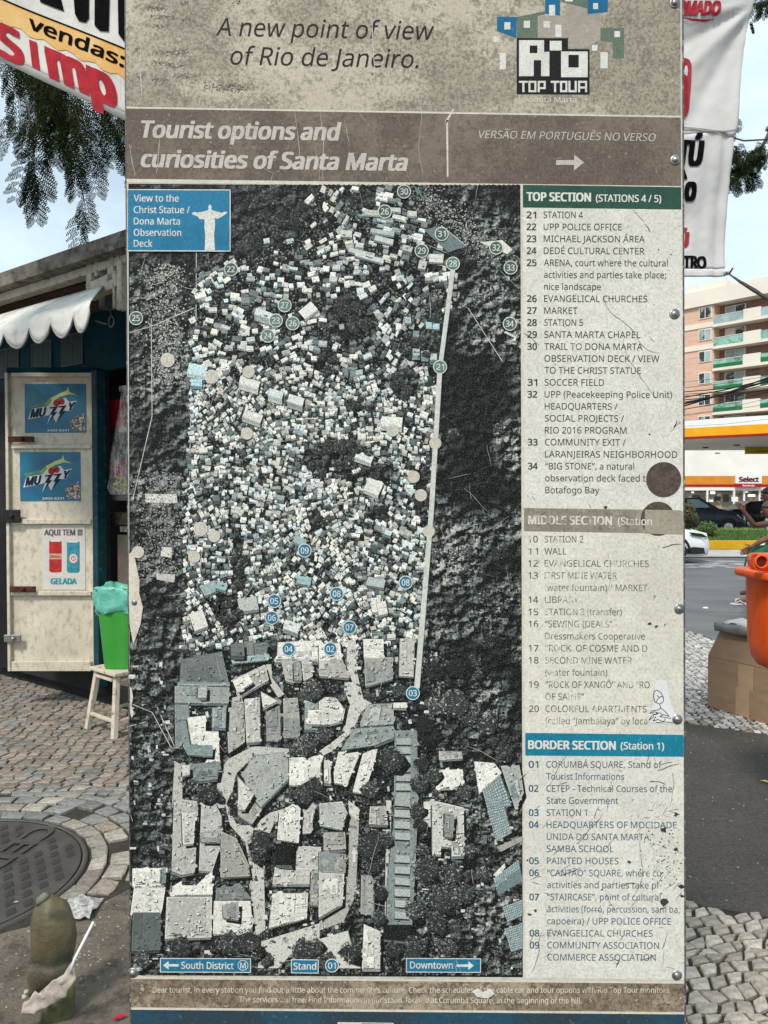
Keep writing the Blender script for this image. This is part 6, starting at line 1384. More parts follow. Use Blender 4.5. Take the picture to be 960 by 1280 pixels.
# hood with opening
mb = MB(); hl = W(946, 700, OY).x; htop = W(950, 692, OY).z; hz0 = z1; r_ = (htop - hz0) / 2 * .92; hc = Vector((hl, OY - .02, (htop + hz0) / 2))
vs = []; fs = []; n = 20
sec = [(hl + .004, .92), (hl, 1.0), (hl + .02, 1.12), (cx, 1.2)]
for (x, q) in sec:
    for i in range(n):
        t = 6.2832 * i / n; yy = math.cos(t); zz = math.sin(t); e = .62; yy = math.copysign(abs(yy) ** e, yy); zz = math.copysign(abs(zz) ** e, zz)
        vs.append((x, OY + .13 * q * yy if x > hl + .01 else OY + r_ * 1.0 * q * math.cos(t) - .0, hc.z + min((htop - hz0) / 2, r_ * q * 1.0 * (zz if x > hl + .01 else math.sin(t)))))
for j in range(len(sec) - 1):
    for i in range(n): a = j * n + i; b = j * n + (i + 1) % n; fs.append((a, b, b + n, a + n))
mb.raw(vs, fs, smooth=True); mb.build('hood', m_org, ob_)
# flat dark disc facing the camera side, shade of the opening put into its colour, with rim
oc2 = W(951.5, 702, OY - .155); rr2 = (W(958.2, 702, OY - .155) - W(951.5, 702, OY - .155)).length
mb = MB(); mb.lathe([(rr2 * 1.35, -.004), (rr2 * 1.3, .008), (rr2 * 1.05, .010), (rr2, .0), (rr2 * .9, -.03)], oc2, 24, ax=Matrix.Rotation(rad(90), 3, 'X') @ Matrix.Identity(3)); mb.build('opening_rim', m_org, ob_)
mb = MB(); mb.lathe([(0, -.002), (rr2 * 1.02, -.002)], oc2, 24, ax=Matrix.Rotation(rad(90), 3, 'X')); mb.build('opening', M('bin_inside_shade', (.10, .008, .004), .6, .3, 30, .1), ob_)
mb = MB(); mb.tube([(cx + .19, OY + .1, -.03), (cx + .19, OY + .1, 1.55)], .03, 12); mb.build('mounting_post', m_steel, ob_)
def FO(u, v, off): return W(u, v, OY - hw - .004 - .002)
# box
bx = thing('cardboard_box', 'large brown cardboard box with tape on the pale cobbles beside the orange bin', 'box', G(925, 895))
bl0 = G(884.5, 883); br0 = G(975, 910); d_ = (br0 - bl0); d_.z = 0; L_x = 1.05; d_.normalize(); nn = Vector((-d_.y, d_.x, 0))
if nn.y < 0: nn = -nn
brot = Matrix.Rotation(math.atan2(d_.y, d_.x), 3, 'Z')
m_card = M('cardboard', (.30, .195, .12), .85, .1, 6, .15, .002, (.24, .155, .095), (.5, .7), 3, stretch=(1, 1, 3))
m_card2 = M('cardboard_flap', (.235, .155, .10), .85, .12, 6, .15, .002)
m_tape = M('brown_tape', (.40, .27, .165), .3, .1, 12, .05)
H1 = .385
mb = MB(); th = .35; fr = [bl0 + Vector((0, 0, 0)), bl0 + d_ * L_x, bl0 + d_ * L_x + nn * th, bl0 + nn * th]
mb.raw([p + Vector((0, 0, .002)) for p in fr] + [p + Vector((0, 0, H1)) for p in fr], [(0, 1, 5, 4), (1, 2, 6, 5), (2, 3, 7, 6), (3, 0, 4, 7), (3, 2, 1, 0), (4, 5, 6, 7)]); mb.build('box_body', m_card, bx)
# slanted upper flap leaning back
f0 = bl0 + Vector((0, 0, H1 + .002)) - nn * .002; f1 = f0 + d_ * L_x; back = nn * .07 + Vector((0, 0, .215)); ins = d_ * .06
mb = MB(); t_ = nn * .006; q = [f0, f1, f1 + back - ins, f0 + back + ins]; mb.raw(q + [p + t_ for p in q], [(0, 1, 2, 3), (7, 6, 5, 4), (3, 2, 6, 7), (0, 3, 7, 4), (1, 5, 6, 2)]); mb.build('flap', m_card2, bx)
mb = MB()
for (a, w_, z0_, z1_) in ((.27, .125, .20, H1 - .005), (.25, .115, .003, .21)):
    c = bl0 + d_ * (a + w_ / 2) - nn * .002; mb.box(c + Vector((0, 0, (z0_ + z1_) / 2)), (w_, .001, z1_ - z0_), 0, brot)
mb.build('tape', m_tape, bx)
# grey bag lying on top
gbg = thing('grey_sack', 'grey plastic sack with a crumpled white cloth lying on the cardboard box', 'sack', bl0 + d_ * .4 + Vector((0, 0, .6)))
top0 = f0 + back + ins
mb = MB(); a = top0 - nn * .03 - d_ * .02 + Vector((0, 0, .012)); vs = []
for j, (z, o_) in enumerate(((-.035, -.012), (-.02, -.028), (.01, -.032), (.035, -.02), (.045, .1), (.03, .3))):
    for i in range(20): q = i / 19; vs.append(a + d_ * (q * 1.0) + nn * (o_ + .006 * math.sin(q * 40 + j)) + Vector((0, 0, z + .008 * math.sin(q * 23 + j) - .0 * q)))
mb.raw(vs, [(j * 20 + i, j * 20 + i + 1, (j + 1) * 20 + i + 1, (j + 1) * 20 + i) for j in range(5) for i in range(19)], smooth=True)
o = mb.build('sack_film', M('grey_plastic_film', (.17, .165, .155), .35, .3, 12, .5, .006), gbg); o.modifiers.new('thickness', 'SOLIDIFY').thickness = .004
mb = MB(); vs = []
for j in range(8):
    for i in range(22):
        s_, t_ = i / 21, j / 7; z = .04 + .085 * math.sin(math.pi * t_) * min(1, s_ * 2.2 + .1) + .03 * mn.noise(Vector((i * .6, j * .8, 4))); vs.append(a + d_ * (.06 + s_ * .85) + nn * (t_ * .22 - .01) + Vector((0, 0, z)))
mb.raw(vs, [(j * 22 + i, j * 22 + i + 1, (j + 1) * 22 + i + 1, (j + 1) * 22 + i) for j in range(7) for i in range(21)], smooth=True)
o = mb.build('crumpled_cloth', M('white_crumple', (.60, .60, .58), .6, .12, 20, .8, .02, (.08, .08, .08), (.56, .6), 9), gbg); o.modifiers.new('thickness', 'SOLIDIFY').thickness = .004
p = G(882, 760, -.05); mb = MB(); mb.lathe([(0, .02), (.03, .014), (.045, 0)], (p.x, p.y, -.05), 7); tag(mb.build('paper_ball', M('paper_ball', (.6, .6, .6), .7, .1, 40, .4), origin=(p.x, p.y, -.05)), 'small white paper ball lying on the road', 'litter')

# ================================================================ PEOPLE SEATED BY THE ROAD
def skinned(name, chain, mat, parent, sub=2, root=0):
    """chain: list of (name, point, radius, parent index)"""
    base = wloc(parent); me = bpy.data.meshes.new(name); me.from_pydata([Vector(c[0]) - base for c in chain], [(i, c[2]) for i, c in enumerate(chain) if c[2] is not None], [])
    me.materials.append(mat); o = bpy.data.objects.new(name, me); link(o, parent)
    m = o.modifiers.new('skin', 'SKIN'); m.use_smooth_shade = True
    sv = me.skin_vertices[0].data
    for i, c in enumerate(chain):
        r = c[1]; sv[i].radius = (r, r) if isinstance(r, (int, float)) else r; sv[i].use_root = (i == root)
    s = o.modifiers.new('subdivision', 'SUBSURF'); s.levels = sub; s.render_levels = sub
    return o
m_skin = M('brown_skin', (.155, .075, .045), .5, .12, 8, .1, .002); m_skin2 = M('dark_brown_skin', (.12, .058, .036), .5, .12, 8, .1, .002)
def seated(hip, skin, pants, armR, armL, headp, name_label, group=None, kneeR=None, kneeL=None, shoes=None):
    e = thing('person', name_label, 'person', (hip.x, hip.y, 0)); h = hip
    def q(dx, dy, dz): return h + Vector((dx, dy, dz))
    # facing -X
    ch = [(q(0, 0, 0), .15, None), (q(.01, 0, .14), (.135, .12), 0), (q(0, 0, .30), (.14, .12), 1), (q(-.01, 0, .44), (.135, .095), 2), (q(-.02, 0, .53), .055, 3), (headp + Vector((.01, 0, -.05)), .062, 4), (headp + Vector((-.01, 0, .03)), .085, 5), (headp + Vector((0, 0, .10)), .06, 6)]
    for s in (-1, 1):
        i = len(ch); k_ = (kneeR if s > 0 else kneeL); arm = (armR if s > 0 else armL)
        ch += [(q(-.04, s * .10, -.01), .095, 0), (q(-.24, s * .11, .01), .085, i), (k_[0], .062, i + 1), (k_[0].lerp(k_[1], .35), .058, i + 2), (k_[1], .036, i + 3), (k_[1] + Vector((-.03, 0, -.05)), .040, i + 4), (k_[1] + Vector((-.17, 0, -.075)), .028, i + 5)]
        i = len(ch); sh = q(-.01, s * .19, .42); ch += [(sh, .055, 3), (sh.lerp(arm[0], .5), .047, i), (arm[0], .038, i + 1), (arm[0].lerp(arm[1], .5), .035, i + 2), (arm[1], .024, i + 3)]
        w = i + 4; dirh = (arm[1] - arm[0]).normalized(); sd = Vector((0, 1, 0)).cross(dirh).normalized(); pc = arm[1] + dirh * .05; ch.append((pc, (.034, .018), w)); pi = len(ch) - 1
        for f in range(4):
            o_ = (sd * (f - 1.5) * .019); l = (.07, .08, .075, .06)[f]; curl = Vector((-.02, 0, -.012)); a_ = pc + o_ + dirh * .035; ch += [(a_, .0085, pi), (a_ + dirh * l * .5, .008, len(ch)), (a_ + dirh * l + curl, .0065, len(ch) + 1)]
        ch += [(pc + sd * .04 - dirh * .01, .010, pi), (pc + sd * .062 + dirh * .025, .008, len(ch))]
    body = skinned('body', ch, skin, e, 2)
    # face
    mb = MB(); f = headp + Vector((-.088, 0, .0)); mb.lathe([(0, .018), (.012, .008), (.017, -.018), (0, -.024)], f + Vector((-.006, 0, .0)), 8); mb.build('nose', skin, e)
    for s in (-1, 1):
        mb = MB(); mb.lathe([(0, .008), (.010, .004), (.010, -.004), (0, -.008)], headp + Vector((-.083, s * .032, .035)), 10); mb.build('eye', M('eye_dark', (.03, .02, .02), .2, .1, 60, 0), e)
        mb = MB(); mb.lathe([(0, .03), (.012, .02), (.014, -.01), (0, -.03)], headp + Vector((.015, s * .088, .01)), 8); mb.build('ear', skin, e)
    mb = MB(); mb.box(headp + Vector((-.086, 0, -.045)), (.012, .045, .012), 0, None, .005); mb.build('mouth', M('lips', (.16, .045, .04), .4, .1, 60, 0), e)
    return e, h, q
def hair(e, headp, mat, bun=False):
    mb = MB(); vs = []; fs = []; n = 16; prof = [(.103, -.035), (.108, .02), (.100, .075), (.072, .118), (.03, .138), (0, .142)]
    for j, (r, z) in enumerate(prof):
        for i in range(n):
            t = 6.2832 * i / n; x, y = math.cos(t), math.sin(t); zz = z
            if j < 2 and x < -.3: zz = max(z, .062)
            rr = r * (1 + .06 * mn.noise(Vector((x * 4, y * 4, z * 20)))); vs.append(headp + Vector((.014 + rr * x, rr * .88 * y, zz + .008)))
    for j in range(len(prof) - 1):
        for i in range(n): a = j * n + i; b = j * n + (i + 1) % n; fs.append((a, b, b + n, a + n))
    mb.raw(vs, fs, smooth=True); mb.build('hair', mat, e)
    if bun: m2 = MB(); m2.lathe([(0, .05), (.035, .035), (.05, 0), (.035, -.035), (0, -.05)], headp + Vector((.11, 0, .06)), 12); m2.build('hair_bun', mat, e)
def torso(e, q, mat, w=1.0, name='top', lo=-.05):
    skinned(name, [(q(0, 0, lo), (.165 * w, .16 * w), None), (q(.01, 0, .15), (.155 * w, .15 * w), 0), (q(0, 0, .31), (.16 * w, .145 * w), 1), (q(-.01, 0, .42), (.14 * w, .12 * w), 2), (q(-.02, 0, .475), .08, 3), (q(-.01, -.17, .42), .07, 3), (q(-.02, -.24, .34), .066, 5), (q(-.01, .17, .42), .07, 3), (q(-.02, .24, .34), .066, 7)], mat, e, 2)
m_black_h = M('black_hair', (.012, .010, .010), .6, .4, 60, .5); m_grey_h = M('grey_black_hair', (.07, .062, .058), .8, .5, 80, .7)
def pants(e, q, kR, kL, mat, end=.45):
    for s, k_ in ((1, kR), (-1, kL)):
        skinned('trouser_leg', [(q(-.0, s * .09, -.02), .118, None), (q(-.2, s * .11, .01), .105, 0), (k_[0], .080, 1), (k_[0].lerp(k_[1], end), .070, 2)], mat, e, 2)
def stool_for(hip, label):
    e = thing('folding_chair', label, 'chair', (hip.x + .05, hip.y, -.05)); m_c = M('chair_plastic', (.10, .13, .2), .5, .2, 20, .1)
    zs = hip.z - .13; mb = MB(); mb.box((hip.x + .02, hip.y, zs), (.42, .42, .03), 0, None, .01); mb.build('seat', m_c, e)
    for i in (-1, 1):
        for j in (-1, 1): mb = MB(); mb.tube([(hip.x + .02 + i * .19, hip.y + j * .19, -.05), (hip.x + .02 + i * .17, hip.y + j * .17, zs - .015)], .013, 8); mb.build('leg', m_steel, e)
    mb = MB(); mb.box((hip.x + .24, hip.y, zs + .33), (.03, .42, .30), 0, None, .01); mb.build('backrest', m_c, e)
    for j in (-1, 1): mb = MB(); mb.tube([(hip.x + .235, hip.y + j * .19, zs), (hip.x + .24, hip.y + j * .19, zs + .47)], .012, 8); mb.build('back_post', m_steel, e)
PY = 10.0
head1 = W(961, 640, PY); hip1 = Vector((W(981, 705, PY).x, PY, W(981, 703, PY).z))
kR = (W(941, 706, PY - .08) , W(938, 744, PY - .08)); kL = (W(944, 700, PY + .14), W(946, 745, PY + .14))
w1 = W(942, 682, PY - .22)
e1, h1, q1 = seated(hip1, m_skin, None, (W(955, 690, PY + .3), W(940, 690, PY + .25)), (W(954, 675, PY - .27), w1), head1, 'seated person in a white polka dot top with a green bag on the lap', kneeR=kL, kneeL=kR)
k = NT('polka_dot_cloth'); vo = k.n.new('ShaderNodeTexVoronoi'); vo.inputs['Scale'].default_value = 17; vo.inputs['Randomness'].default_value = .35; k.l(k.tc.outputs['Object'], vo.inputs['Vector'])
c = k.mix(k.ramp(vo.outputs['Distance'], .30, .34), (.02, .02, .025), (.66, .64, .62)); k.l(c, k.b.inputs['Base Color']); k.b.inputs['Roughness'].default_value = .85; m_polka = k.m
torso(e1, q1, m_polka, 1.05); hair(e1, head1, m_grey_h, True); pants(e1, q1, kL, kR, M('navy_cloth', (.012, .014, .03), .85, .3, 20, .2), .40)
for i, s in enumerate((kR, kL)):
    a = s[1] + Vector((-.10, 0, -.115)); mb = MB(); mb.box(a + Vector((0, 0, .0)), (.30, .10, .022), 0, None, .01); mb.tube([a + Vector((-.10, 0, .01)), a + Vector((-.05, -.045, .045)), a + Vector((.0, -.05, .01))], .010, 6); mb.tube([a + Vector((-.10, 0, .01)), a + Vector((-.05, .045, .045)), a + Vector((.0, .05, .01))], .010, 6); mb.tube([a + Vector((-.09, 0, .012)), a + Vector((-.085, 0, .06)), a + Vector((-.03, 0, .07))], [.01, .014, .01], 6)
    mb.build('sandal', M('silver_sandal', (.48, .45, .46), .35, .2, 30, .1), e1)
stool_for(hip1, 'low dark blue chair under the person in the polka dot top')
# green bag
gbag = thing('green_bag', 'dark green shopping bag with loop handles on the lap of the seated person', 'bag', W(958, 712, PY - .15))
gx = lambda u, v, d=0: W(u, v, PY - .16 + d)
vs = []; fs = []; n = 14; mb = MB(); rows = [(682, 945, 985), (686, 940, 990), (695, 936, 992), (705, 938, 992), (713, 940, 990), (717, 944, 985)]
for j, (v, a, b) in enumerate(rows):
    c = gx((a + b) / 2, v); r = (gx(b, v) - gx(a, v)).length / 2
    for i in range(n): t = 6.2832 * i / n; vs.append((c.x + r * math.cos(t) * (1 + .05 * math.sin(5 * t + j)), c.y + .13 * math.sin(t), c.z))
for j in range(len(rows) - 1):
    for i in range(n): a = j * n + i; b = j * n + (i + 1) % n; fs.append((a, b, b + n, a + n))
fs += [tuple(range(n)), tuple((len(rows) - 1) * n + i for i in range(n))]; mb.raw(vs, fs, smooth=True); m_gb = M('green_bag_cloth', (.008, .10, .045), .55, .35, 12, .4, .01); mb.build('bag_body', m_gb, gbag, recalc=True)
mb = MB(); mb.tube([gx(938, 690, -.12), gx(933, 698, -.12), gx(931, 707, -.12), gx(934, 710, -.12), gx(939, 704, -.12), gx(942, 694, -.12)], .012, 6); mb.build('handle', m_gb, gbag)
# second person
PY2 = 10.75; head2 = W(960, 622, PY2); hip2 = Vector((W(974, 690, PY2).x, PY2, W(974, 688, PY2).z))
kR2 = (W(938, 694, PY2 - .08), W(940, 735, PY2 - .08)); kL2 = (W(940, 690, PY2 + .14), W(943, 735, PY2 + .14))
e2, h2, q2 = seated(hip2, m_skin2, None, (W(975, 676, PY2 + .3), W(968, 690, PY2 + .25)), (W(943, 657, PY2 - .32), W(930.5, 640, PY2 - .32)), head2, 'person in a white top raising one forearm, seated behind the polka dot person', kneeR=kL2, kneeL=kR2)
torso(e2, q2, M('white_cloth', (.66, .66, .65), .8, .05, 10, .2), 1.05); hair(e2, head2, m_black_h); pants(e2, q2, kL2, kR2, M('white_trousers', (.60, .60, .58), .85, .06, 12, .3), .95)
stool_for(hip2, 'low dark blue chair under the person in the white top')

# ================================================================ FAR KERB, GRASS, BUSH
ky = thing('yellow_kerb', 'yellow painted kerb along the front of the grass strip', 'kerb', (14, 23.7, 0))
m_yk = M('yellow_kerb_paint', (.52, .30, .012), .7, .18, 2, .2, .005, (.30, .19, .03), (.58, .7), 3)
x = -20.0
while x < 60:
    mb = MB(); mb.box((x + .99, 23.72, .085), (1.97, .22, .28), 0, None, .015); mb.build('kerb_stone', m_yk, ky, origin=(x + .99, 23.72, 0)); x += 2.0
mb = MB(); mb.raw([(-20, 23.83, .15), (60, 23.83, .15), (60, 26.5, .30), (-20, 26.5, .30), (60, 28.4, .30), (-20, 28.4, .30), (60, 28.4, -.06), (-20, 28.4, -.06)], [(0, 1, 2, 3), (3, 2, 4, 5), (5, 4, 6, 7)])
struct(mb.build('grass_bed', M('bed_soil', (.05, .06, .02), .9, .3, 3, .3)))
mb = MB()
for i in range(26000):
    xx = R.uniform(8.0, 18.0) if i < 22000 else R.uniform(-2, 24); yy = R.uniform(23.85, 28.3); z0 = .15 + .15 * min(1, (yy - 23.83) / 2.67); h = R.uniform(.06, .15) * (1.0 + .5 * mn.noise(Vector((xx * .7, yy * .7, 0)))); a = R.random() * 3.14; w_ = .018
    g = R.uniform(.6, 1.5); back_ = yy > 27.4; 
    if back_: h *= 1.5
    cl = (.20 * g, .27 * g, .06 * g) if back_ else (.065 * g, .14 * g, .028 * g); lx, ly = R.uniform(-.06, .06), R.uniform(-.05, .05)
    mb.face([(xx - w_ * math.cos(a), yy - w_ * math.sin(a), z0), (xx + w_ * math.cos(a), yy + w_ * math.sin(a), z0), (xx + lx, yy + ly, z0 + h)], col=cl)
m_gr = MA('grass_blade', .7, 10, .9, 1.1, 0); tag(mb.build('grass', m_gr), 'bright green grass growing on the median strip behind the yellow kerb', 'grass', kind='stuff')
def bush(label, c, rx, ry, rz, n, cols, ls=.045):
    e = thing('bush', label, 'bush', (c[0], c[1], .3)); mb = MB()
    for i in range(n):
        while True:
            x, y, z = R.uniform(-1, 1), R.uniform(-1, 1), R.uniform(-1, 1)
            if .25 < x * x + y * y + z * z < 1: break
        k_ = 1 + .25 * mn.noise(Vector((x * 2, y * 2, z * 2 + c[0]))) ; p = Vector((c[0] + x * rx * k_, c[1] + y * ry * k_, c[2] + z * rz * k_)); a = Vector((R.gauss(0, 1), R.gauss(0, 1), R.gauss(0, 1))).normalized(); b = a.orthogonal().normalized(); s = ls * R.uniform(.6, 1.4); g = R.uniform(.6, 1.4); cc = R.choice(cols)
        mb.face([p - a * s, p + b * s * .5, p + a * s, p - b * s * .5], col=tuple(q * g for q in cc))
    mb.build('leaves', m_gr, e, kind='stuff')
    mb = MB()
    for i in range(6): mb.tube([(c[0] + R.uniform(-.1, .1), c[1] + R.uniform(-.1, .1), .2), (c[0] + R.uniform(-rx, rx) * .6, c[1] + R.uniform(-ry, ry) * .6, c[2] + rz * .4)], [.02, .008], 5)
    mb.build('stem', m_bark, e)
bush('round dark shrub with reddish leaves right beside the edge of the sign', (9.9, 25.6, .92), .55, .5, .55, 2600, [(.05, .075, .02), (.04, .06, .02), (.13, .06, .02)])
bush('small low green shrub between the reddish shrub and the grass', (10.6, 25.2, .5), .32, .32, .26, 900, [(.07, .12, .03), (.05, .09, .02)])

# ================================================================ CARS
m_tyre = M('tyre_rubber', (.018, .018, .018), .8, .2, 30, .1); m_rim = M('wheel_alloy', (.42, .42, .42), .3, .15, 20, 0, metal=.7); m_glass_c = M('car_glass', (.20, .30, .34), .08, .3, 1.2, 0); m_glass_d = M('car_glass_dark', (.02, .025, .03), .06, .2, 3, 0)
m_blackp = M('black_trim', (.02, .02, .021), .5, .2, 20, 0); m_lamp = M('headlamp_glass', (.70, .70, .66), .12, .1, 10, 0)
def car(label, X0, Y0, L, mat, glass, H=1.5, Wd=1.75, nose=.0, z0=-.05, suv=True):
    """side view facing +X; X0 = front bumper"""
    e = thing('parked_car' if suv else 'moving_car', label, 'car', (X0 - L / 2, Y0, z0))
    S = L / 4.3
    # stations from front: (x back from nose, z bottom, z belt, halfwidth bottom, halfwidth belt)
    st = [(0, .30, .62, .60), (.06, .22, .72, .72), (.25, .20, .82, .84), (.7, .20, .93, .87), (1.05, .20, 1.0, .87), (1.35, .20, 1.03, .87), (2.2, .20, 1.04, .87), (3.2, .20, 1.05, .87), (3.9, .22, 1.06, .85), (4.2, .25, 1.0, .78), (4.3, .35, .8, .68)]
    vs = []; fs = []; n = 12
    for (x, zb, zt, w_) in st:
        hw = w_ * Wd / 1.75; sec = [(-hw * .88, zb), (-hw, zb + .12), (-hw * 1.01, (zb + zt) / 2), (-hw * .98, zt - .10), (-hw * .90, zt), (-hw * .45, zt + .035), (hw * .45, zt + .035), (hw * .90, zt), (hw * .98, zt - .10), (hw * 1.01, (zb + zt) / 2), (hw, zb + .12), (hw * .88, zb)]
        for (y, z) in sec: vs.append((X0 - x * S, Y0 + y, z0 + z * H / 1.5))
    for j in range(len(st) - 1):
        for i in range(n): a = j * n + i; b = j * n + (i + 1) % n; fs.append((a, b, b + n, a + n))
    fs += [tuple(range(n)), tuple((len(st) - 1) * n + i for i in range(n))]
    mb = MB(); mb.raw(vs, fs, smooth=True); body = mb.build('body', mat, e, recalc=True)
    # greenhouse
    def gh(grow, za, zb_, name, m_, xs=(1.15, 1.95, 3.35, 4.05)):
        vs = []; 
        for (x, w_, z) in ((xs[0], .80, za), (xs[1], .60, zb_), (xs[2], .60, zb_ - .02), (xs[3], .78, za)):
            hw = w_ * Wd / 1.75 + grow
            for y in (-hw, hw): vs.append((X0 - x * S, Y0 + y, z0 + z * H / 1.5))
        mb = MB(); mb.raw(vs, [(0, 2, 4, 6), (1, 7, 5, 3), (0, 1, 3, 2), (2, 3, 5, 4), (4, 5, 7, 6), (0, 6, 7, 1)]); return mb.build(name, m_, e)
    gh(0, 1.0, 1.47, 'cabin', mat)
    for sgn in (-1, 1):
        for (xa, xb, xc, xd) in ((1.50, 2.02, 2.48, 2.50), (2.60, 2.58, 3.22, 3.55)):
            ha, hb = .80 * Wd / 1.75, .60 * Wd / 1.75; za, zb_ = 1.07, 1.40
            def pt(x, z): f = (z - 1.0) / .47; hw = ha + (hb - ha) * f + .008; return (X0 - x * S, Y0 + sgn * hw, z0 + z * H / 1.5)
            mb = MB(); q = [pt(xa, za), pt(xb, zb_), pt(xc, zb_), pt(xd, za)]; mb.face(q if sgn < 0 else q[::-1]); mb.build('side_window', glass, e)
    def ws(x, z, y): f = (z - 1.0) / .47; return (X0 - (1.15 + .8 * f) * S + .006, Y0 + y * (.80 - .2 * f) * Wd / 1.75, z0 + z * H / 1.5 + .006)
    mb = MB(); mb.face([ws(0, 1.06, -.9), ws(0, 1.06, .9), ws(0, 1.42, .9), ws(0, 1.42, -.9)]); mb.build('windscreen', glass, e)
    for x in (.85, 3.45):
        for s in (-1, 1):
            c = Vector((X0 - x * S, Y0 + s * (Wd / 2 - .09), z0 + .32)); ax = Matrix.Rotation(rad(90), 3, 'X'); w_ = MB(); w_.lathe([(.0, .11), (.2, .11), (.30, .10), (.32, .06), (.32, -.06), (.30, -.10), (.2, -.11), (0, -.11)], c, 24, ax=ax); wo = w_.build('wheel', m_tyre, e)
            r_ = MB(); cc = c + Vector((0, s * .112, 0)); r_.lathe([(0, 0), (.19, 0), (.205, -.01)], cc, 20, ax=ax)
            for k_ in range(5): a = 6.2832 * k_ / 5; r_.beam(cc + Vector((0, s * .006, 0)), cc + Vector((.18 * math.cos(a), s * .006, .18 * math.sin(a))), .035, .02, up=(0, 1, 0))
            r_.build('rim', m_rim, wo)
            a_ = MB(); pts = [c + Vector((.37 * math.cos(t), s * .105 , .37 * math.sin(t))) for t in [math.pi * i / 12 - .1 for i in range(13)]]; a_.tube(pts, .028, 6); a_.build('wheel_arch', m_blackp, e)
    for s in (-1, 1):
        y = Y0 + s * Wd * .36; l_ = MB(); l_.raw([(X0 - .05, y - s * .14, z0 + .63), (X0 - .05, y - s * .14, z0 + .73), (X0 - .12 * S, y + s * .12, z0 + .75), (X0 - .10 * S, y + s * .14, z0 + .62), (X0 - .52 * S, Y0 + s * Wd * .493, z0 + .86), (X0 - .34 * S, Y0 + s * Wd * .497, z0 + .70)], [(0, 1, 2, 3), (3, 2, 4, 5)]); l_.build('headlight', m_lamp, e)
        m_ = MB(); m_.box((X0 - 1.62 * S, Y0 + s * (Wd / 2 + .06), z0 + 1.06 * H / 1.5), (.12, .18, .12), 0, None, .03); m_.build('mirror', m_blackp, e)
        for x in (1.45, 2.55, 3.3): d_ = MB(); d_.beam((X0 - x * S, Y0 + s * Wd * .503, z0 + .32), (X0 - x * S, Y0 + s * Wd * .503, z0 + .98), .012, .012); d_.build('door_seam', m_blackp, e)
        d_ = MB(); d_.box((X0 - 2.35 * S, Y0 + s * Wd * .507, z0 + .92), (.14, .02, .03)); d_.build('door_handle', m_blackp, e)
        d_ = MB(); d_.box((X0 - 2.2 * S, Y0 + s * Wd * .500, z0 + .27), (2.2 * S, .03, .12), 0, None, .01); d_.build('sill', m_blackp, e)
    g_ = MB(); g_.box((X0 - .015, Y0, z0 + .42), (.07, Wd * .62, .14), 0, None, .02); g_.box((X0 - .012, Y0, z0 + .62), (.06, Wd * .42, .07), 0, None, .015); g_.build('grille', m_blackp, e)
    return e
m_navy_c = M('dark_navy_car_paint', (.022, .026, .038), .22, .1, 3, 0); m_white_c = M('white_car_paint', (.72, .73, .74), .25, .04, 3, 0); m_blk_c = M('black_car_paint', (.014, .013, .013), .25, .1, 3, 0)
e = car('dark blue grey hatchback parked in the petrol station forecourt behind the grass', W(931, 650, 33).x, 33.5, 4.4, m_navy_c, m_glass_c, H=1.62)
e = car('black car at the shop front, behind the raised arm of the seated person', W(1010, 650, 37).x + 1.0, 38.0, 4.6, m_blk_c, m_glass_d, H=1.45)
e = car('white car driving along the road, its front just past the sign', W(882.5, 690, 19.0).x, 19.4, 4.9, m_white_c, m_glass_d, H=1.38, suv=False)
mb = MB(); xw = W(882.5, 690, 19.0).x
for pl in (((-.22, .26), (-.45, .24), (-.85, .26), (-.80, .36), (-.5, .42), (-.25, .40)), ((-.12, .64), (-.55, .70), (-.62, .78), (-.3, .74))):
    mb.face([(xw + x_, 19.4 - .885 - (0 if i < 0 else .0), -.05 + z_) for i, (x_, z_) in enumerate(pl)])
mb.build('bumper_trim', m_blackp, e)

# ================================================================ PETROL STATION
stn = thing('petrol_station', 'petrol station canopy and shop with yellow, red and white stripes across the road', 'petrol station', (20, 32, 0))
m_wf = M('station_white', (.78, .78, .77), .5, .05, 3, 0); m_yf = M('station_yellow', (.80, .36, .012), .45, .08, 3, 0); m_rf = M('station_red', (.36, .012, .015), .45, .1, 3, 0); m_cf = M('canopy_ceiling', (.80, .76, .70), .6, .08, 1, 0); m_of = M('station_orange', (.62, .24, .03), .5, .15, 3, 0)
c0 = W(853, 540, 30); dirc = Vector((1, -.62, 0)).normalized(); pr = W(960, 533, 30)
zt_, z1_, z2_, z3_ = [W(853, v, 30).z for v in (525.5, 535.5, 546.5, 549)]
# direction: same height seen at 522 on the right edge
hr = (620 - 519) / (620 - 525.5); Yr = 30 / hr; pR = Vector((.4995 * Yr, Yr, 0)); pL = Vector((c0.x, 30, 0)); dd = (pR - pL).normalized(); nb = Vector((-dd.y, dd.x, 0)); 
if nb.y < 0: nb = -nb
def seg(name, z0, z1, mat, o0=0.0, th=.25):
    a = pL - dd * 14 - nb * o0; b = pR + dd * 4 - nb * o0; mb = MB(); q = [a, b, b + nb * th, a + nb * th]; mb.raw([p + Vector((0, 0, z0)) for p in q] + [p + Vector((0, 0, z1)) for p in q], [(0, 1, 5, 4), (1, 2, 6, 5), (2, 3, 7, 6), (3, 0, 4, 7), (3, 2, 1, 0), (4, 5, 6, 7)]); return mb.build(name, mat, stn)
seg('canopy_fascia', z1_ + .001, zt_, m_wf); seg('canopy_stripe', z2_ + .001, z1_, m_yf, .02); seg('canopy_stripe', z3_, z2_, m_rf, .01)
a = pL - dd * 14 + nb * .26; b = pR + dd * 4 + nb * .26; zc0 = z3_ + .08
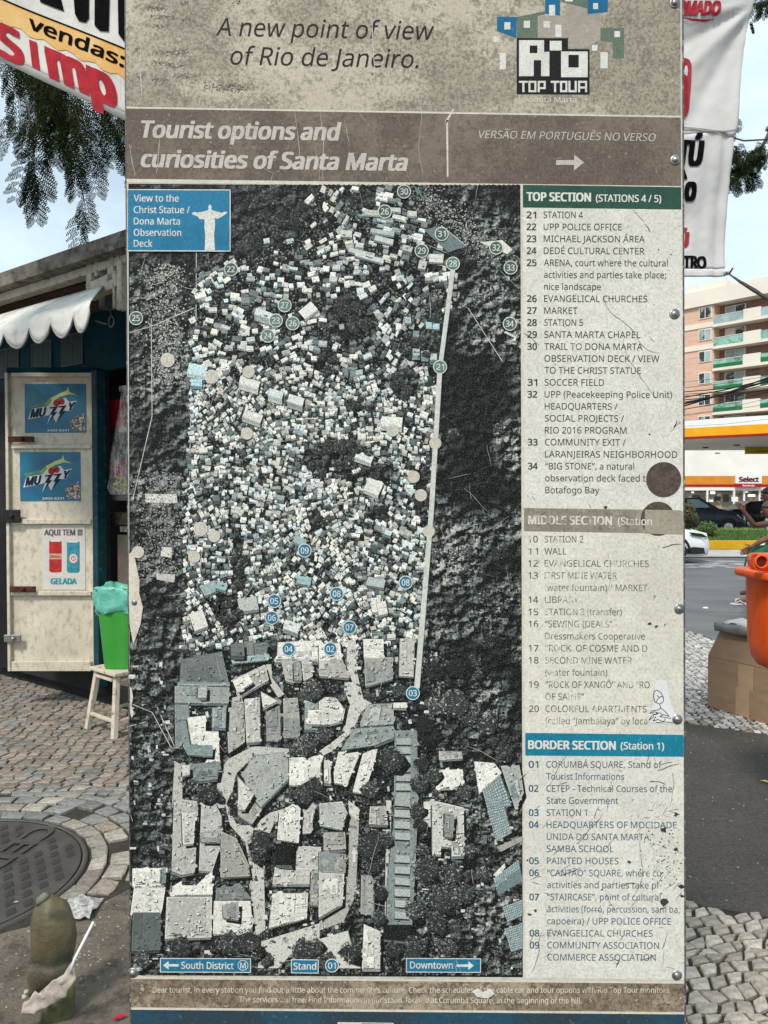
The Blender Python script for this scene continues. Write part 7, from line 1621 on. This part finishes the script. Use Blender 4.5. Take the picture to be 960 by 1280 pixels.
mb = MB(); q = [a, b, Vector((40, 37.5, 0)), Vector((-10, 40, 0))]; mb.raw([p + Vector((0, 0, zc0)) for p in q] + [p + Vector((0, 0, zt_ - .1)) for p in q], [(3, 2, 1, 0), (4, 5, 6, 7), (0, 1, 5, 4), (1, 2, 6, 5), (2, 3, 7, 6), (3, 0, 4, 7)]); mb.build('canopy_roof', m_cf, stn)
for (x, y) in ((6, 35), (27, 34)):
    mb = MB(); mb.box((x, y, zc0 / 2), (.5, .5, zc0)); mb.build('column', m_wf, stn)
SY = 45.0
def sbox(name, u0, v0, u1, v1, y0, y1, mat, bev=0, parent=stn):
    a, b = W(u0, v0, SY), W(u1, v1, SY); mb = MB(); mb.box(((a.x + b.x) / 2, SY + (y0 + y1) / 2, (a.z + b.z) / 2), (b.x - a.x, abs(y1 - y0), a.z - b.z), 0, None, bev); return mb.build(name, mat, parent)
sbox('shop_wall', 720, 545, 1060, 595, 0, .3, m_cf); sbox('shop_stripe', 720, 595.2, 1060, 605.5, -.05, .28, m_of); sbox('shop_stripe', 720, 605.7, 1060, 608.5, -.06, .28, m_rf); sbox('shop_lintel', 720, 608.7, 1060, 613, -.03, .28, m_wf)
mb = MB(); mb.box((20, 52, .0), (70, 44, .04)); mb.build('forecourt', M('forecourt_concrete', (.42, .41, .39), .8, .15, 1, 0), stn)
m_shopg = M('shop_glass', (.10, .09, .07), .1, .5, .8, 0, col2=(.38, .28, .16), t2=(.5, .6), sc2=1.6)
for i, (u0, u1) in enumerate(((720, 790), (792, 852), (854, 883), (885, 916), (919, 929), (931, 948), (951, 1010), (1012, 1060))):
    sbox('shop_window', u0, 613.2, u1, 655, .05, .1, m_shopg)
for u in (791, 853, 884, 917.5, 930, 949.5, 1011): sbox('mullion', u - .9, 613.2, u + .9, 655, -.02, .2, m_wf)
# shelves and bright things behind/at the glass
m_lit = bpy.data.materials.new('lit_lamp'); m_lit.use_nodes = True; b_ = m_lit.node_tree.nodes['Principled BSDF']; b_.inputs['Base Color'].default_value = (.9, .9, .85, 1); b_.inputs['Emission Color'].default_value = (1, .95, .8, 1); b_.inputs['Emission Strength'].default_value = 1.0
for (u, v, w_, h_) in ((866, 615.5, 3, 1.6), (891, 616, 6, 3), (939.5, 619.5, 9, 3), (933, 615, 4, 1)): sbox('interior_lamp', u - w_ / 2, v - h_ / 2, u + w_ / 2, v + h_ / 2, .0, .03, m_lit, .02)
for (u, v, w_, h_, m__) in ((918.5, 624, 8, 6, m_wf), (944, 632, 2, 10, m_wf), (889, 626, 5, 3, m_wf), (897, 623, 8, 5, m_blackp), (908, 622, 6, 8, m_blackp), (870, 621, 10, 4, m_blackp), (922, 632, 8, 3, m_rf)): sbox('shop_item', u - w_ / 2, v - h_ / 2, u + w_ / 2, v + h_ / 2, -.0, .04, m__)
sg = thing('shop_sign', 'white and red Select sign box over the shop front', 'sign', W(933, 608, SY - .1))
sbox('sign_box', 917.5, 592.5, 949.5, 604.8, -.3, -.08, m_wf, .02, sg); sbox('sign_band', 917.5, 605, 949.5, 609, -.3, -.08, m_rf, .02, sg)
FS = lambda u, v, off: W(u, v, SY) + Vector((0, -.31 - off, 0))
text('Select', 920.5, 945.5, 602.2, 5.6, FS, M('sign_maroon', (.13, .015, .02), .5, .1, 30, 0), sg, bold=.06); text('Revenda', 925, 940, 608, 2, FS, m_wf, sg, bold=.03)
ys = thing('yellow_notice', 'yellow notice board with dark lettering hanging under the station canopy', 'notice', W(950, 568, 36))
mb = MB(); a, b = W(931.5, 552, 36), W(975, 567.5, 36); mb.box(((a.x + b.x) / 2, 36, (a.z + b.z) / 2), (b.x - a.x, .06, a.z - b.z)); mb.build('panel', M('notice_yellow', (.50, .33, .01), .5, .1, 5, 0), ys)
FY = lambda u, v, off: W(u, v, 36) + Vector((0, -.032 - off, 0)); m_ny = M('notice_ink', (.13, .07, .01), .5, .1, 5, 0)
text('Abra sua', 936, 972, 558.5, 3.8, FY, m_ny, ys, bold=.02); text('Conta', 946, 970, 565.5, 3.8, FY, m_ny, ys, bold=.02)
mb = MB(); 
for u in (934, 970): p = W(u, 552, 36); mb.tube([p, (p.x, 36, zc0 + .02)], .015, 6)
mb.build('hanger', m_steel, ys)
for (u, v) in ((882, 559), (921, 556), (897, 566), (868, 572)):
    d = ray(u, v); p = d * ((zc0 - CAMZ) / d.z) + Vector((0, 0, CAMZ)); mb = MB(); mb.lathe([(0, -.05), (.12, -.045), (.15, -.001)], p, 10); mb.build('ceiling_mark', m_blackp if u != 868 else m_wf, stn)  # small marks on the ceiling, modelled as unlit domes

# ================================================================ APARTMENT BLOCK
YA, YB = 104.0, 95.4
A0 = Vector((.3885 * YA, YA, 0)); B0 = Vector((.4995 * YB, YB, 0)); AD = (B0 - A0).normalized(); AN = Vector((AD.y, -AD.x, 0))
if AN.y > 0: AN = -AN
def fs_(u, v, o=0.0):
    d = ray(u, v); c = Vector((0, 0, CAMZ)); t = ((A0 + AN * o) - c).dot(AN) / d.dot(AN); p = c + d * t; return (p - A0).dot(AD), p.z
def AP(s, o, z): return A0 + AD * s + AN * o + Vector((0, 0, z))
arot = Matrix.Rotation(math.atan2(AD.y, AD.x), 3, 'Z')
apt = thing('apartment_block', 'tall brick and cream apartment block with green glass balconies behind the petrol station', 'building', (A0 + B0) / 2)
def abox(name, s0, s1, o0, o1, z0, z1, mat, parent=apt):
    mb = MB(); mb.box(AP((s0 + s1) / 2, (o0 + o1) / 2, (z0 + z1) / 2), (s1 - s0, o1 - o0, z1 - z0), 0, arot); return mb.build(name, mat, parent)
k = NT('salmon_brick'); br_ = k.n.new('ShaderNodeTexBrick'); mpn = k.n.new('ShaderNodeMapping'); mpn.inputs['Rotation'].default_value = (rad(90), 0, 0); k.l(k.tc.outputs['Object'], mpn.inputs[0]); k.l(mpn.outputs[0], br_.inputs['Vector'])
br_.inputs['Color1'].default_value = (.62, .36, .24, 1); br_.inputs['Color2'].default_value = (.70, .44, .31, 1); br_.inputs['Mortar'].default_value = (.60, .48, .40, 1); br_.inputs['Scale'].default_value = 1.0; br_.inputs['Brick Width'].default_value = 1.1; br_.inputs['Row Height'].default_value = .38; br_.inputs['Mortar Size'].default_value = .03
k.l(br_.outputs['Color'], k.b.inputs['Base Color']); k.b.inputs['Roughness'].default_value = .8; m_brick = k.m
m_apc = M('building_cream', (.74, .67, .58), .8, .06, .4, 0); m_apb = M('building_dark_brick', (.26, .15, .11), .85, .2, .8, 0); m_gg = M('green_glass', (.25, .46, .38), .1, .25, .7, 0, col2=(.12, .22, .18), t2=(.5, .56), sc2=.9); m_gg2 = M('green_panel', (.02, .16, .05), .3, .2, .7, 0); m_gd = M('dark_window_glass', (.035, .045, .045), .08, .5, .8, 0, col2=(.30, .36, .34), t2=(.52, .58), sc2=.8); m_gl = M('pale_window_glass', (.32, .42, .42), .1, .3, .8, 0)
z_roof = fs_(853, 369)[1]; z_par = fs_(853, 388)[1]; sE = fs_(892, 450)[0]
fl0 = [(853, 388), (853, 413.5), (853, 440), (853, 468), (853, 494), (853, 521)]
s_r = fs_(960, 400)[0]
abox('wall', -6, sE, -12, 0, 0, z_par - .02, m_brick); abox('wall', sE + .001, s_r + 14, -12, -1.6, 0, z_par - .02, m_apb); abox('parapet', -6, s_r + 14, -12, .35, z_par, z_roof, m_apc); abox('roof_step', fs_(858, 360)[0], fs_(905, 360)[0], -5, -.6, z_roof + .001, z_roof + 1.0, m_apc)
fh = (fs_(875, 391)[1] - fs_(875, 472)[1]) / 3.0
zw = fs_(880, 391.5)[1]
for i in range(9):
    zc_ = zw - fh * i
    if zc_ < 2: break
    s0, s1 = fs_(874, 391)[0], fs_(890, 391)[0]
    f = abox('window', s0, s1, .0, .10, zc_ - .75, zc_ + .75, m_apc)
    for a, b, mt in ((s0 + .12, (s0 + s1) / 2 - .06, m_gd), ((s0 + s1) / 2 + .06, s1 - .12, m_gl if i in (1, 2, 3) else m_gd)): abox('pane', a, b, .10, .13, zc_ - .63, zc_ + .63, mt, f)
    if i < 8: abox('cornice', -6, sE - .01, .0, .12, zc_ - 1.95, zc_ - 1.30, m_apc) if i < 2 else None
    # balcony
    sb0, sb1 = fs_(893, 400)[0], fs_(927.5, 400)[0]; sp1 = fs_(952, 400)[0]; zf = zc_ - 1.75
    abox('balcony_slab', sb0 - .1, s_r + 13, -1.59, .25, zf - .35, zf, m_apc)
    abox('balcony_wall', sb1 + .25, sp1, .0, .22, zf + .002, zf + 1.25, m_apc); abox('balcony_wall', sp1 + 3.3, sp1 + 7, .0, .22, zf + .002, zf + 1.25, m_apc)
    g = abox('balcony_glass', sb0, sb1 + .2, .14, .18, zf + .002, zf + 1.05, m_gg if i >= 1 else m_gl); abox('handrail', sb0, sb1 + .2, .10, .22, zf + 1.052, zf + 1.12, m_apc, g)
    if i in (2, 3, 4): abox('green_panel', sb0, sb1 + .2, .19, .22, zf + .01, zf + .5, m_gg2, g)
    g = abox('balcony_glass', sp1 + .02, sp1 + 3.2, .14, .18, zf + .002, zf + 1.1, m_gg if i else m_gl); 
    if i > 1: abox('green_panel', sp1 + .02, sp1 + 3.2, .19, .22, zf + .01, zf + .6, m_gg2, g)
    f = abox('balcony_door', sb0 + .7, sb1 - .2, -1.59, -1.45, zf + .002, zf + 2.4, m_apc); mid = (sb0 + sb1) / 2 + .25
    abox('pane', sb0 + .85, mid - .06, -1.45, -1.42, zf + .1, zf + 2.3, (m_apc, m_apc, m_gl, m_gd, m_gd, m_gl, m_gl, m_gd, m_gd)[i] if i != 0 else m_gl, f); abox('pane', mid + .06, sb1 - .35, -1.45, -1.42, zf + .1, zf + 2.3, (m_gd, m_gd, m_gl, m_gl, m_gd, m_gl, m_gd, m_gd, m_gd)[i], f)
# power cables across the street
m_wire = M('black_cable', (.012, .012, .012), .6, .2, 20, 0); m_wire2 = M('grey_cable', (.10, .10, .10), .6, .2, 20, 0)
WR = [(490, 478, 1.2), (497, 474, 1.6), (500, 487, 1.3), (505, 476, 2.4), (508, 472, 2.0), (512, 490, 1.0), (485, 470, .7), (493, 483, .8), (519, 505, .6), (526, 515, .5), (520, 498, .5), (478, 462, .5), (533, 524, .45), (495, 488, .8), (503, 480, 1.0)]
cab = []
for i, (v0, v1, w_) in enumerate(WR):
    Y0 = 17 + (i % 5) * .35; r_ = w_ / FPX * Y0 / 2; a = W(740, v0 + (v0 - v1) * 1.0 + 3, Y0 + 2); b = W(853, v0, Y0); c = W(907, (v0 + v1) / 2 + 1.6, Y0 - .6); d = W(960, v1, Y0 - 1.2); e_ = W(1080, v1 - (v0 - v1) * 1.3, Y0 - 2.5)
    mb = MB(); mb.tube([a, b, c, d, e_], r_, 5); o = mb.build('power_cable', m_wire if w_ > .75 else m_wire2, origin=(b.x, b.y, b.z))
    rank = sorted(q_[0] for q_ in WR).index(v0)
    tag(o, ('thick black' if w_ > 1.1 else 'black' if w_ > .75 else 'thin grey') + ' power cable, %s from the top of the bundle at the sign' % ('topmost,first', 'second', 'third', 'fourth', 'fifth', 'sixth', 'seventh', 'eighth', 'ninth', 'tenth', 'eleventh', 'twelfth', 'thirteenth', 'fourteenth', 'fifteenth', 'sixteenth')[rank].split(',')[-1], 'cable', 'power cables across the street')
for side, ux in (('left', 740), ('right', 1080)):
    Yp = 19 if side == 'left' else 14.5; p = W(ux, 480, Yp); pe = thing('utility_pole', 'concrete utility pole that carries the cables, %s' % ('behind the sign' if side == 'left' else 'beyond the right edge'), 'pole', (p.x, p.y + .2, 0))
    mb = MB(); mb.tube([(p.x, p.y + .2, -.1), (p.x, p.y + .2, p.z + 1.5)], [.16, .11], 12); mb.build('shaft', m_conc, pe); mb = MB(); mb.box((p.x, p.y + .2, p.z + .3), (1.2, .1, .12)); mb.build('crossarm', m_conc, pe)
flush_text()
